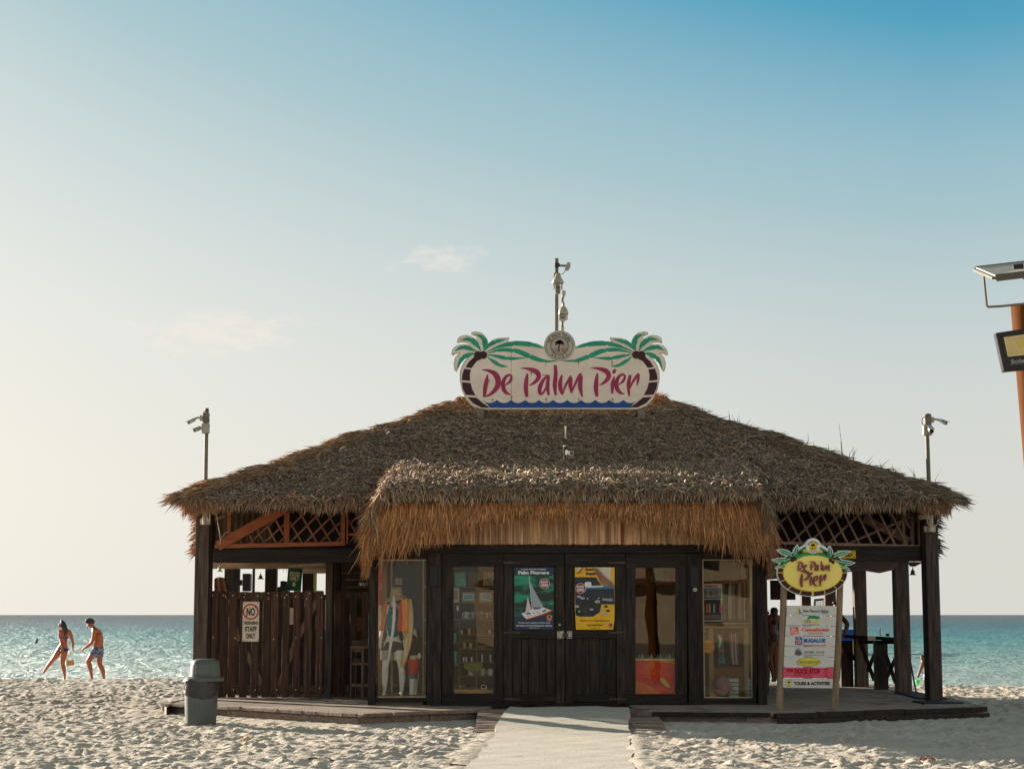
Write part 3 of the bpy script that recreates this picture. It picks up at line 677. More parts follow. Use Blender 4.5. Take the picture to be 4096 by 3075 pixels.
def skirt(n, y, depth, seedoff=0):
    u = rng.random(n); x = HL - .16 + (HR - HL + .32) * u; t = np.abs(u - .5) * 2
    z0 = HZ - .06 + rng.uniform(-.12, .05, n); L_end = np.interp(t, [0, .30, .42, .6, .8, 1.0], depth)
    L = L_end * rng.uniform(.62, 1.05, n)
    sgn = np.sign(u - .5); splay = np.clip((t - .5) / .5, 0, 1) ** 1.5 * .14
    D = np.stack([sgn * splay + rng.normal(0, .07, n), -.10 + rng.normal(0, .05, n), np.full(n, -1.)], -1)
    P = np.stack([x, y + .10 * rng.random(n) + .10 * t**3, z0], -1)
    # multi-stage: start lower for long strands so the whole height is covered
    k = rng.random(n); P[:, 2] -= k * L * .55; P[:, 0] += D[:, 0] * k * L * .55
    return strands(P, D, np.repeat(np.array([[0, -1., 0]]), n, 0) + rng.normal(0, .15, (n, 3)), L * .52, rng.uniform(.014, .024, n), tints(n, SKB, .30, (.40, .20, .08), .2), .02, .045)
parts.append(skirt(13000, HY + .12, [.30, .33, .44, .66, .88, 1.10]))
for sx, xe in ((-1, sl_l), (1, sl_r)):      # skirt corner and return along each side
    n = 3200; u = rng.random(n); P = np.stack([xe + sx*(-.22 + .02*rng.random(n)) + sx*.20*u, HY + .2 + 1.9*u, 3.35 - .75*rng.random(n)], -1)
    D = np.stack([sx*.10 + rng.normal(0, .07, n), rng.normal(-.05, .08, n), np.full(n, -1.)], -1)
    parts.append(strands(P, D, np.repeat(np.array([[sx, -.5, 0]]), n, 0), rng.uniform(.25, .42, n), rng.uniform(.014, .025, n), tints(n, SKB if sx < 0 else (.42, .24, .12), .3), .02, .05))  # left return keeps the sunlit tint, right return is painted darker
thatch_obj(parts, 'thatch_skirt')
B((HL - .1, 29.05, 3.3), (HR + .1, 29.12, 3.5), 'skirt_board', thatch_core, pav)
for sx, xe in ((-1, sl_l + .25), (1, sl_r - .25)): B((xe, 29.12, 2.75), (xe + .05, 30.9, 3.4), 'skirt_board', thatch_core, pav)
# ------------------------------------------------------------------ shop front
FY = 29.6
def srcbox(x0, y0, x1, y1, Y, th, name, mat, parent=None, bevel=.004):
    p, q = W(x0, y1, Y), W(x1, y0, Y); return MB().box(p, (q.x, Y + th, q.z)).build(name, mat, parent or pav, bevel=bevel)
def slab(x0, y0, x1, Y, th, name, mat, parent=None, zb=.20, bevel=.004):     # reaches down to the deck
    p, q = W(x0, y0, Y), W(x1, y0, Y); return MB().box((p.x, Y, zb), (q.x, Y + th, q.z)).build(name, mat, parent or pav, bevel=bevel)
srcbox(1476, 2176, 3062, 2212, FY - .03, .20, 'beam', wood_darkh)
srcbox(1476, 2212, 1712, 2236, FY, .16, 'beam', wood_darkh); srcbox(2806, 2212, 3062, 2236, FY, .16, 'beam', wood_darkh)
slab(1476, 2237, 1505, FY, .14, 'post', wood_dark); slab(3025, 2237, 3060, FY, .14, 'post', wood_dark)
slab(1712, 2213, 1767, FY - .02, .16, 'pilaster', wood_dark); slab(2749, 2213, 2808, FY - .02, .16, 'pilaster', wood_dark)
srcbox(1719, 2262, 1752, 2346, FY - .06, .04, 'speaker_panel', black_m); srcbox(2762, 2262, 2795, 2350, FY - .06, .04, 'speaker_panel', black_m)
door_bell = MB().lathe(W(2780, 2357, FY - .03), [(.0, -.02), (.035, -.02), (.038, 0), (.03, .02)], 14, 'Y').build('bell_push', cream_m, pav)
def window(x0, y0, x1, y1, fx0, fy0, fx1, fy1, beige=False, Yg=FY+.05):
    """glass rectangle x0..y1, frame outer rectangle fx0..fy1"""
    fr = MB().plate([W(fx0, y1, FY+.02), W(fx0, fy1, FY+.02), W(fx1, fy1, FY+.02), W(fx1, y1, FY+.02)], .11).build('window', wood_darkh, pav, bevel=.003)
    if y0 - fy0 > 2: MB().plate([W(fx0, fy0, FY+.02), W(fx0, y0, FY+.02), W(fx1, y0, FY+.02), W(fx1, fy0, FY+.02)], .11).build('frame', wood_darkh, fr)
    for a, b in ((fx0, x0), (x1, fx1)):
        if b - a > 2: MB().plate([W(a, y0, FY+.02), W(a, y1, FY+.02), W(b, y1, FY+.02), W(b, y0, FY+.02)], .11).build('frame', wood_dark, fr)
    if beige:
        bm_ = M('beige_trim_paint', lin(190, 172, 130), lin(160, 142, 104), .5, (4, 4, 4))
        w = 7
        for r_ in ((x0, y0, x1, y0+w), (x0, y1-5, x1, y1), (x0, y0+w, x0+4, y1-5), (x1-4, y0+w, x1, y1-5)):
            p, q = W(r_[0], r_[3], Yg-.012), W(r_[2], r_[1], Yg-.012); MB().box(p, (q.x, Yg-.002, q.z)).build('glazing_bead', bm_, fr)
    p, q = W(x0-2, y1+2, Yg), W(x1+2, y0-2, Yg); MB().box(p, (q.x, Yg+.006, q.z)).build('pane', glass_m, fr)
    return fr
w1 = window(1511, 2235, 1704, 2789, 1505.5, 2236, 1711.5, 2806, True)
w2 = window(1813, 2266, 1975, 2773, 1768, 2213, 2014.5, 2816)
w3 = window(2542, 2270, 2702, 2775, 2503, 2213, 2748.5, 2816)
w4 = window(2810, 2234, 3010, 2791, 2808.5, 2236, 3024.5, 2808, True)
# double doors
def door(x0, x1, gx0, gx1, mirror):
    d = MB().plate([W(x0+.8, 2213.5, FY), W(x0+.8, 2264, FY), W(x1-.8, 2264, FY), W(x1-.8, 2213.5, FY)], .07).build('door', wood_darkh, pav, bevel=.003)
    B((W(x0+.8, 2264, FY).x, FY, .22), (W(gx0, 2264, FY).x, FY+.07, W(x0, 2264, FY).z), 'stile', wood_dark, d, .003)
    B((W(gx1, 2264, FY).x, FY, .22), (W(x1-.8, 2264, FY).x, FY+.07, W(x0, 2264, FY).z), 'stile', wood_dark, d, .003)
    def rail(a, b, nm='rail', yo=0.0): p, q = W(gx0, b, FY), W(gx1, a, FY); B((p.x+.001, FY+yo, p.z), (q.x-.001, FY+.065, q.z), nm, wood_darkh, d, .003)
    rail(2518, 2553, yo=-.008); rail(2778, 2806)
    # poster panel board behind the poster, with beads
    p, q = W(gx0, 2518, FY), W(gx1, 2264, FY); B((p.x, FY+.035, p.z), (q.x, FY+.055, q.z), 'panel', wood_dark, d)
    for a, b in ((gx0, gx0+5), (gx1-5, gx1)):
        p, q = W(a, 2518, FY), W(b, 2264, FY); B((p.x, FY+.015, p.z), (q.x, FY+.035, q.z), 'bead', wood_dark, d)
    n = 5; xs_ = np.linspace(gx0, gx1, n+1) + np.array([0, 2, -3, 3, -2, 0])
    for i in range(n):
        p, q = W(xs_[i]+.8, 2778, FY), W(xs_[i+1]-.8, 2553, FY); B((p.x, FY+.025+.005*(i % 2), p.z), (q.x, FY+.055, q.z), 'plank', wood_dark, d, .005)
    hm_ = M('dull_hinge_metal', lin(96, 84, 74), lin(64, 54, 48), .55, (9, 9, 9), metal=.3)
    for yy_ in (2249, 2529, 2795):
        a, b = (x0-2, x0+66) if not mirror else (x1-66, x1+2)
        p, q = W(a, yy_+4, FY-.014), W(b, yy_-4, FY-.014); B(p, (q.x, FY-.001, q.z), 'hinge', hm_, d, .003)
    return d
dl = door(2015, 2258, 2050, 2222, False); dr = door(2259.5, 2502, 2292, 2464, True)
srcbox(2015, 2808, 2502, 2815, FY+.01, .08, 'threshold', wood_darkh)
rust = M('rusty_white_plate', lin(205, 200, 188), lin(170, 160, 145), .5, (30, 30, 30), dirt=(lin(78, 48, 30), 34, .60))
for d, a, b in ((dl, 1012, 1130), (dr, 1187, 1275)):
    p, q = ZD(a, 1428, FY-.02), ZD(b, 1298, FY-.02); MB().box(p, (q.x, FY-.009, q.z)).build('latch_plate', rust, d, bevel=.006)
    for hx, hy in ((.25, .2), (.25, .8), (.75, .85)): 
        c = ZD(a + (b-a)*hx, 1298 + 130*hy, FY-.022); MB().lathe(c, [(0, 0), (.011, 0), (.011, .004)], 8, 'Y').build('bolt', black_m, d)
lock = MB().lathe(ZD(1157, 1365, FY-.06), [(.0, 0), (.04, 0), (.045, .01), (.045, .03), (0.02, .035)], 18, 'Y').build('padlock', M('dark_padlock', lin(72, 62, 56), None, .4, metal=.5), None)
tag(lock, 'round dark padlock closing the two white latch plates of the double doors', 'padlock')
MB().lathe(ZD(1057, 1185, FY-.012), [(.0, 0), (.018, 0), (.02, .008)], 14, 'Y').build('lock_cylinder', cream_m, dl)

# shop walls behind the front
X0, X1 = W(1480, 2300, FY).x, W(3058, 2300, FY).x
for x in (X0, X1 - .06):
    n = 26
    for i in range(8, n):
        y0 = FY + .15 + (34.2 - FY - .15) * i / n; B((x, y0 + .003, .2), (x + .05, y0 + (34.05-FY)/n - .003, 3.0), 'wall_board', wood_dark, pav)
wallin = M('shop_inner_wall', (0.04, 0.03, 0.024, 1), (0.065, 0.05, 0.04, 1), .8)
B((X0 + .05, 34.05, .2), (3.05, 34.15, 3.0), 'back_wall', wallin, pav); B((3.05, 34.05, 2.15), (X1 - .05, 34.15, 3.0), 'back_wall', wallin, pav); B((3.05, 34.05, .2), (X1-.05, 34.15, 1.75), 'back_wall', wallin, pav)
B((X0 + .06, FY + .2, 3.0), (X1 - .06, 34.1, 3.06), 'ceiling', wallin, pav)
for x in (X0, X1 - .06):  # right-hand pane is added to let daylight in on the goods
    B((x+.02, FY+.16, .5), (x+.03, FY+1.5, 2.6), 'side_pane', glass_m, pav); B((x, FY+.16, .2), (x+.05, FY+1.5, .5), 'side_sill', wood_dark, pav); B((x, FY+.16, 2.6), (x+.05, FY+1.5, 3.0), 'side_header', wood_dark, pav)
# reed band under the hood
y0s, y1s = 1995, 2176; x = 1640.0; k = 0; zt = W(0, y0s, FY-.1).z
while x < 2905 and k < 290:
    w = random.uniform(6.0, 11.5); p, q = W(x, y1s + random.uniform(-1.5, 2.5), FY-.10), W(x + w - .9, y0s, FY-.10); yo = random.uniform(-.012, .012)
    MB().box((p.x, p.y+yo, p.z), (q.x, FY-.07+yo, q.z)).build('reed_slat', reed, pav); x += w; k += 1
B((W(1600, 2100, FY).x, FY-.06, W(0, 2174, FY).z), (W(2950, 2100, FY).x, FY-.035, zt+.2), 'reed_backing', thatch_core, pav)
srcbox(2483, 2062, 2494, 2172, FY-.125, .02, 'reed_joint_strip', flat('strip_wood', (120, 66, 40)))

# ------------------------------------------------------------------ posts and beams of the open sides
def post(zfn, x0, x1, ytop, Y, th=.22, mat=wood_post, zb=.2, nm='post', ztop=None):
    p, q = zfn(x0, ytop, Y), zfn(x1, ytop, Y); return MB().box((p.x, Y, zb), (q.x, Y + th, ztop or q.z)).build(nm, mat, pav, bevel=.008)
post(Z1, 305, 398, 230, 31.3, ztop=3.45); post(Z1, 400, 418, 255, 31.35, .12, wood_dark, ztop=3.45)
post(Z4, 1384, 1478, 130, 30.8, ztop=3.45); post(Z4, 1358, 1381, 160, 30.9, .12, wood_dark, ztop=3.45)
p = Z4(1158, 460, 33.6); q = Z4(1258, 460, 33.6); post(Z4, 1158, 1264, 460, 33.6, .26, wood_post, ztop=3.4)
post(Z4, 860, 950, 520, 36.8, .24, wood_post, ztop=3.4)
post(Z4, 472, 540, 600, 38.0, .2, wood_post, ztop=3.3); post(Z4, 645, 725, 600, 38.0, .2, wood_post, ztop=3.3)
for a, b in ((495, 592), (765, 842)): post(Z1, a, b, 590, 37.6, .22, wood_dark, ztop=3.2)
post(Z1, 680, 697, 620, 37.7, .06, wood_dark, ztop=3.1)
post(Z1, 1168, 1216, 543, 32.0, .16, wood_post); post(Z1, 1233, 1268, 400, 32.6, .16, wood_dark)
# left beam with orange framing and lattice above
p, q = Z1(418, 580, 31.1), Z1(1460, 487, 31.1); MB().box(p, (q.x, 31.3, q.z)).build('beam', wood_darkh, pav, bevel=.008)
def latt(zf, Y, poly_, sets, mat, w, th, parent):
    """slats clipped to a convex polygon given in zoom px"""
    def clip(p, d):
        t0, t1 = -1e9, 1e9; n = len(poly_); cx = sum(a[0] for a in poly_)/n; cy = sum(a[1] for a in poly_)/n
        for i in range(n):
            a, b = poly_[i], poly_[(i+1) % n]; nx_, ny_ = -(b[1]-a[1]), b[0]-a[0]
            if nx_*(cx-a[0]) + ny_*(cy-a[1]) < 0: nx_, ny_ = -nx_, -ny_
            num = nx_*(p[0]-a[0]) + ny_*(p[1]-a[1]); den = nx_*d[0] + ny_*d[1]
            if abs(den) < 1e-9:
                if num < 0: return None
                continue
            t = -num/den
            if den > 0: t0 = max(t0, t)
            else: t1 = min(t1, t)
        return (t0, t1) if t1 > t0 + .03 else None
    for k, (px_, py_, dx_, dy_, step, cnt) in enumerate(sets):
        for i in range(cnt):
            p = (px_ + step*i + random.uniform(-5, 5), py_); c = clip(p, (dx_, dy_))
            if not c: continue
            a = zf(p[0]+dx_*c[0], p[1]+dy_*c[0], Y + k*th); b = zf(p[0]+dx_*c[1], p[1]+dy_*c[1], Y + k*th)
            if (a-b).length < .06: continue
            MB().bar(a, b, th, w).build('lattice_slat', mat, parent, bevel=.003) if False else MB().bar(a, b, w, th).build('lattice_slat', mat, parent)
lp = MB().bar(Z6(478, 1170, 31.05), Z6(1440, 1148, 31.05), .07, .06).build('lattice_frame', wood_orange, pav)
MB().bar(Z6(500, 1168, 31.0), Z6(990, 892, 31.0), .17, .07).build('brace', wood_orange, pav, bevel=.006)
for a, b in ((985, 1030), (1405, 1440), (1447, 1462)):
    p, q = Z6(a, 1150, 31.06), Z6(b, 860, 31.06); MB().box(p, (q.x, 31.12, q.z)).build('stile', wood_orange, lp)
p, q = Z6(565, 1100, 31.08), Z6(598, 880, 31.08); MB().box(p, (q.x, 31.14, q.z)).build('stile', wood_orange, lp)
p, q = Z6(1462, 1090, 31.08), Z6(1640, 1072, 31.08); MB().box(p, (q.x, 31.14, q.z)).build('frame_rail', wood_orange, lp)
lo_ = M('reddish_lath', (0.20, 0.085, 0.045, 1), (0.29, 0.13, 0.07, 1), .6, (12, 12, 12), island=.2)
latt(Z6, 31.14, [(600, 1150), (985, 1150), (985, 915)], [(380, 900, 130, 250, 84, 8), (420, 1150, 120, -110, 104, 7)], lo_, .03, .02, lp)
latt(Z6, 31.14, [(1032, 885), (1404, 885), (1404, 1148), (1032, 1148)], [(880, 900, 130, 225, 104, 7), (800, 1150, 150, -150, 112, 7)], lo_, .03, .02, lp)
latt(Z6, 31.14, [(1464, 885), (1640, 885), (1640, 1070), (1464, 1070)], [(1340, 900, 100, 170, 80, 5), (1400, 1090, 110, -120, 84, 4)], lo_, .03, .02, lp)
# corrugated sheet behind the brace at the left corner
corr = MB(); a = Z6(482, 1165, 31.5); b = Z6(905, 930, 31.5); n = 44; vs = []; fs = []
for i in range(n+1):
    x = a.x + (b.x-a.x)*i/n; yy_ = 31.5 + .02*math.sin(i*math.pi/2.2); zt_ = Z6(0, 900, 31.5).z + .1; vs += [(x, yy_, a.z), (x, yy_, zt_), (x, yy_+.01, zt_), (x, yy_+.01, a.z)]
for i in range(n): k = 4*i; fs += [(k, k+4, k+5, k+1), (k+3, k+2, k+6, k+7), (k+1, k+5, k+6, k+2), (k, k+3, k+7, k+4)]
corr.add(vs, fs).build('corrugated_sheet', M('dusty_corrugated_sheet', lin(120, 100, 82), lin(98, 80, 64), .7), pav)
MB().bar(Z6(480, 975, 31.4), Z6(565, 940, 31.4), .05, .04).build('batten', wood_bamboo, pav)
# near-black sheets high up behind both lattices, painting the shade under the roof
MB().plate([Vector((-5.0, 33, 2.82)), Vector((X0, 33, 2.82)), Vector((X0, 33, 4.3)), Vector((-3.9, 33, 4.0)), Vector((-5.0, 33, 3.5))], .05).build('shade_boarding', flat('shadow_board', (26, 21, 20)), pav)
for i in range(28): B((-3.0 + i*.286, 38.0, .2), (-3.0 + i*.286 + .28, 38.05, 2.75), 'sun_block_board', wood_dark, pav)  # unseen board row added behind the shop to keep sun off the bar
MB().plate([Vector((X1, 33.4, 2.85)), Vector((7.0, 33.4, 2.85)), Vector((7.0, 33.4, 3.45)), Vector((5.7, 33.4, 4.0)), Vector((X1, 33.4, 4.3))], .05).build('shade_boarding', flat('shadow_board', (26, 21, 20)), pav)
# left interior: top boards, soffit light, cross beams
p, q = Z1(1218, 500, 32.3), Z1(1460, 460, 32.3); MB().box(p, (q.x, 32.4, q.z)).build('beam', wood_darkh, pav)
soff = M('bare_soffit_board', (0.30, 0.20, 0.125, 1), (0.42, 0.30, 0.20, 1), .7, (3, 20, 20))
p, q = Z1(425, 622, 37.5), Z1(1240, 586, 37.5); MB().box((p.x-.2, 37.45, p.z), (q.x, 37.5, q.z+.3)).build('soffit_board', soff, pav)
p, q = Z1(1010, 652, 36), Z1(1165, 622, 36); MB().box(p, (q.x, 36.08, q.z)).build('cross_beam', cream_m, pav)
for a, b, c_, d_, Yq, m_ in ((1262, 560, 1462, 580, 32.7, wood_mid), (1262, 645, 1462, 655, 33.2, wood_mid), (1262, 738, 1462, 750, 32.8, wood_mid), (1300, 690, 1450, 697, 33.2, soff)):
    p, q = Z1(a, d_, Yq), Z1(c_, b, Yq); MB().box(p, (q.x, Yq+.06, q.z)).build('shelf_rail', m_, pav)
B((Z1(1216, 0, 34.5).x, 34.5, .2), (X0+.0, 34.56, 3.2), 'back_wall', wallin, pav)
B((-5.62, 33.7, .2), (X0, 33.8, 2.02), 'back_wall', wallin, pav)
# right beam, soffit and bamboo lattice
p, q = Z4(180, 450, 31.0), Z4(1384, 338, 31.0); MB().box(p, (q.x, 31.2, q.z)).build('beam', wood_darkh, pav, bevel=.008)
p, q = Z4(190, 530, 33.5), Z4(1155, 455, 33.5)
vs = [Z4(180, 425, 33.5), Z4(1230, 425, 33.5), Z4(1150, 515, 33.5), Z4(1050, 538, 33.5), Z4(950, 522, 33.5), Z4(840, 528, 33.5), Z4(180, 590, 33.5)]
MB().plate(vs, .06).build('soffit_board', M('ragged_soffit', (0.13, 0.10, 0.085, 1), (0.2, 0.155, 0.13, 1), .8, (4, 4, 20)), pav)
vs = [Z4(1262, 455, 34.5), Z4(1384, 455, 34.5), Z4(1350, 470, 34.5), Z4(1310, 490, 34.5), Z4(1275, 488, 34.5)]
MB().plate(vs, .05).build('soffit_board', thatch_core, pav)
rl = MB().bar(Z4(200, 312, 31.05), Z4(1345, 342, 31.05), .05, .05).build('lattice_frame', wood_bamboo, pav)
latt(ZT, 31.08, [(60, 880), (1490, 880), (1490, 1240), (200, 1200)], [(-10, 880, 150, 300, 108, 14), (180, 1110, 170, -150, 1, 1), (420, 1175, 230, -215, 1, 1), (610, 1150, 190, -170, 1, 1), (745, 1200, 235, -220, 1, 1), (910, 1220, 540, -230, 1, 1), (1230, 1235, 170, -205, 1, 1)], wood_bamboo, .034, .012, rl)
for a, b in ((1425, 1440), (1500, 1525), (1568, 1590)):
    p, q = ZT(a, 1240, 31.12), ZT(b, 960, 31.12); MB().box(p, (q.x, 31.18, q.z)).build('stile', wood_bamboo if a < 1450 else wood_mid, rl)
MB().bar(ZT(1060, 985, 31.6), ZT(1480, 1195, 31.6), .13, .06).build('brace', wood_mid, pav)

# ------------------------------------------------------------------ staff gate (tall picket gate at the left)
GY = 32.0
gate = thing('picket_gate', Z1(780, 1450, GY), 'tall dark picket gate of two leaves closing the left side of the pavilion', 'gate')
def gpl(x0, x1, ytop, Y=GY, parent=gate, ybot=None, mat=wood_gate):
    p, q = Z1(x0, ytop, Y), Z1(x1, ytop, Y); return MB().box((p.x, Y, .207 if ybot is None else ybot), (q.x, Y+.025, q.z)).build('plank', mat, parent, bevel=.004)
for i, (a, b) in enumerate(((401, 457), (461, 519), (527, 578), (603, 652), (679, 726), (752, 803), (806, 856), (882, 930), (955, 1002), (1029, 1078), (1104, 1152))):
    pl_ = gpl(a, b, 768 + random.uniform(-3, 6)); 
    for yn in (790, 815) if i % 2 else (805, 1085, 1420):
        c = Z1((a+b)/2 + random.uniform(-14, 14), yn + random.uniform(-8, 8), GY - .004); MB().lathe(c, [(0, 0), (.010, 0), (.010, .004)], 6, 'Y').build('nail', white_m, pl_)
gpl(401, 470, 790, GY+.06, mat=wood_dark)
for yt, yb in ((775, 820), (1395, 1445)):
    for a, b in ((401, 803), (806, 1155)):
        p, q = Z1(a, yb, GY+.03), Z1(b, yt, GY+.03); MB().box(p, (q.x, GY+.06, q.z)).build('rail', wood_gate, gate, bevel=.003)
for a, b in (((500, 850), (600, 1120)), ((600, 1100), (750, 1400)), ((855, 1400), (960, 1130)), ((960, 1130), (1110, 830))):
    MB().bar(Z1(*a, GY+.045), Z1(*b, GY+.045), .09, .025).build('brace', wood_mid, gate)
hb2 = thing('picket_fence', Z1(1330, 1450, GY+.3), 'narrow dark picket panel between the gate post and the mannequin window', 'fence')
for a, b in ((1226, 1272), (1278, 1296), (1330, 1376), (1408, 1452)): gpl(a, b, 772, GY+.3, hb2)
for yt, yb in ((778, 815), (1400, 1445)):
    p, q = Z1(1220, yb, GY+.33), Z1(1455, yt, GY+.33); MB().box(p, (q.x, GY+.36, q.z)).build('rail', wood_gate, hb2)

def sign_board(z, x0, y0, x1, y1, Y, th, mat, name, label, loc=None, cat='sign'):
    p, q = z(x0, y1, Y), z(x1, y0, Y); t = thing(name, ((p.x+q.x)/2, Y, p.z), label, cat)
    MB().box(p, (q.x, Y+th, q.z)).build('board', mat, t, bevel=.003); return t
signw = M('sign_cream', lin(244, 228, 204), lin(226, 208, 184), .5, (6, 6, 6)); ink = flat('black_ink', (34, 30, 30), .6); redp = flat('red_paint', (178, 30, 34), .5)
ns_ = sign_board(Z1, 612, 839, 727, 1104, GY-.03, .022, signw, 'warning_sign', 'cream NO TRESPASSING STAFF ONLY sign nailed to the picket gate')
ring(Z1, 669, 906, 53, 44, GY-.034, redp, ns_, 'red_ring')
ribbon(mb := MB(), Z1, GY-.0335, [(697, 880, 9), (703, 871, 9), (709, 866, 7)], .003); ribbon(mb, Z1, GY-.0335, [(632, 944, 9), (640, 936, 9), (646, 930, 7)], .003); mb.build('red_slash', redp, ns_)
for s_, bx in (('NO', (641, 880, 697, 933)), ('TRESPASSING', (622, 970, 718, 992)), ('STAFF', (630, 1004, 708, 1038)), ('ONLY', (636, 1049, 700, 1084))): T(s_, Z1, bx, GY-.034, ink, ns_, bold=.035)
for a in (622, 717):
    for b in (847, 1096): MB().lathe(Z1(a, b, GY-.034), [(0, 0), (.009, 0), (.009, .004)], 6, 'Y').build('nail', black_m, ns_)
fo = thing('banner', Z1(960, 767, 33.4), 'green FOOD ONLY banner with a cream down arrow hanging behind the gate', 'banner')
gb = M('green_banner_cloth', lin(28, 110, 74), lin(16, 62, 42), .7, (5, 5, 5)); cr = flat('cream_print', (214, 196, 150), .6)
MB().plate([Z1(905, 767, 33.4), Z1(1003, 767, 33.4), Z1(1014, 617, 33.4), Z1(918, 617, 33.4)], .012).build('cloth', gb, fo)
T('FOOD', Z1, (931, 642, 996, 671), 33.39, cr, fo, bold=.03, rot=.06); T('ONLY', Z1, (928, 672, 992, 700), 33.39, cr, fo, bold=.03, rot=.06)
MB().plate([Z1(x, y, 33.39) for x, y in ((950, 709), (964, 709), (964, 724), (972, 724), (956, 742), (941, 724), (950, 724))], .003).build('arrow', cr, fo)

# ------------------------------------------------------------------ main roof sign
SY = 33.3
ms_ = thing('pier_sign', ZS(1080, 1410, SY), 'large weathered cream roof sign with two palms and the name De Palm Pier', 'sign')
half = [(1081, 1410), (700, 1412), (375, 1411), (320, 1387), (255, 1322), (215, 1242), (196, 1150), (197, 1080), (212, 1030), (236, 985), (272, 948), (285, 941), (240, 958), (205, 1000), (183, 1050), (166, 1079), (148, 1060), (142, 1000), (155, 950), (196, 908), (160, 915), (135, 932), (122, 922), (130, 880), (165, 845), (215, 833), (285, 837), (245, 815), (205, 812), (175, 822), (172, 808), (182, 776), (215, 758), (260, 751), (300, 763), (355, 795), (330, 758), (295, 742), (302, 727), (335, 720), (385, 730), (422, 760), (443, 795), (452, 825), (485, 795), (535, 779), (636, 773), (632, 792), (612, 812), (700, 802), (800, 808), (885, 830), (940, 852)]
arcL = [(1079 + 138*math.cos(R(a)), 850 + 138*math.sin(R(a))) for a in np.linspace(181, 270, 14)]
outl = half + arcL; mir = lambda p: (2162 - p[0], p[1])
full = [(x, y) for x, y in outl] + [mir(p) for p in reversed(outl[1:])]
f2 = [full[0]]
for p in full[1:]:
    if abs(p[0]-f2[-1][0]) + abs(p[1]-f2[-1][1]) > .8: f2.append(p)
signc = M('roof_sign_cream', lin(244, 226, 208), lin(230, 210, 190), .55, (3, 3, 3), dirt=(lin(120, 86, 58), 5.5, .68))
MB().plate([ZS(x, y, SY) for x, y in f2], .07).build('board', M('sign_edge_white', lin(200, 190, 176), lin(170, 160, 146), .5), ms_)
# inner face, slightly smaller, leaves the pale rim
c0 = Vector((1081, 1110)); inner = []
for i, (x, y) in enumerate(f2):
    a = Vector(f2[i-1]); b = Vector(f2[(i+1) % len(f2)]); d = (b-a).normalized(); inner.append((x - d.y*7 if False else x + d.y*-7, y + d.x*7))
# orientation check: choose the offset that shrinks the area
def area(P): return abs(sum(P[i-1][0]*P[i][1]-P[i][0]*P[i-1][1] for i in range(len(P))))/2
in2 = []
for i, (x, y) in enumerate(f2):
    a = Vector(f2[i-1]); b = Vector(f2[(i+1) % len(f2)]); d = (b-a).normalized(); in2.append((x + d.y*7, y - d.x*7))
inn = inner if area(inner) < area(in2) else in2
MB().plate([ZS(x, y, SY-.006) for x, y in inn], .006).build('face', signc, ms_)
green = M('palm_green_paint', lin(40, 162, 126), lin(34, 142, 110), .5, (6, 6, 6), dirt=(lin(120, 150, 128), 9, .70))
brownp = M('trunk_brown_paint', lin(66, 34, 38), lin(54, 26, 30), .5)
fronds = [[(332, 914, 6), (280, 925, 36), (215, 965, 40), (172, 1045, 2)], [(350, 902, 6), (290, 872, 34), (215, 862, 34), (150, 894, 2)], [(382, 892, 5), (345, 832, 42), (280, 790, 38), (200, 796, 2)],
          [(408, 890, 5), (420, 830, 44), (400, 775, 38), (330, 742, 2)], [(418, 888, 5), (465, 835, 34), (530, 808, 32), (612, 790, 2)], [(432, 902, 5), (560, 850, 30), (700, 827, 42), (840, 838, 38), (945, 872, 3)],
          [(442, 915, 5), (560, 884, 28), (700, 893, 40), (820, 942, 42), (930, 978, 30), (1055, 984, 3)], [(442, 926, 5), (520, 938, 26), (640, 960, 30), (785, 952, 2)], [(440, 945, 5), (495, 985, 30), (560, 1022, 26), (628, 1030, 2)]]
FM = {}
for side in (0, 1):
    fm = (lambda p: p) if side == 0 else (lambda p: (2162 - p[0], p[1] - 2) + tuple(p[2:]))
    for fr in fronds:
        L, Rr = stroke([fm(p) for p in fr], 7)
        # saw-tooth notches along the leaf
        k = len(L); pts = []
        for i in range(k):
            e = .80 if (i % 8 == 5 and 2 < i < k-3) else 1.0; pts.append(tuple(np.array(L[i])*e + np.array(Rr[i])*(1-e)))
        for i in reversed(range(k)):
            e = .80 if (i % 9 == 3 and 2 < i < k-3) else 1.0; pts.append(tuple(np.array(Rr[i])*e + np.array(L[i])*(1-e)))
        MB().plate([ZS(x, y, SY-.0105) for x, y in pts], .0045).build('frond', green, ms_)
    for cx, cy, rr in ((360, 931, 37), (405, 928, 35)):
        p = fm((cx, cy)); decal(ZS, circle(p[0], p[1], rr, n=24), SY-.013 - (.002 if cx == 405 else 0), brownp, ms_, 'coconut')
    for tr in ([(325, 945), (392, 962), (345, 985), (300, 1045), (248, 1036), (280, 985)], [(238, 1050), (297, 1058), (286, 1100), (288, 1158), (214, 1150), (220, 1100)], [(215, 1168), (292, 1175), (307, 1230), (336, 1286), (250, 1280), (224, 1225)], [(264, 1300), (345, 1305), (400, 1352), (466, 1396), (388, 1393), (315, 1355)]):
        decal(ZS, [fm(p) for p in tr], SY-.0105, brownp, ms_, 'trunk_segment')
wv = [(400, 1325)]; cr_ = [400, 525, 650, 775, 898, 1023, 1148, 1270, 1395, 1520, 1643, 1768]
for a, b in zip(cr_, cr_[1:]):
    for t in (.15, .3, .5, .7, .85, 1.0): wv.append((a + (b-a)*t, 1325 + 28*math.sin(math.pi*t)**.8 if t < 1 else 1325))
wv += [(1700, 1395), (1081, 1396), (468, 1396)]
decal(ZS, wv, SY-.0085, flat('wave_blue_paint', (26, 66, 128), .5), ms_, 'wave_band')
maroon = M('sign_magenta_paint', lin(176, 48, 94), lin(156, 42, 82), .5, (5, 5, 5))
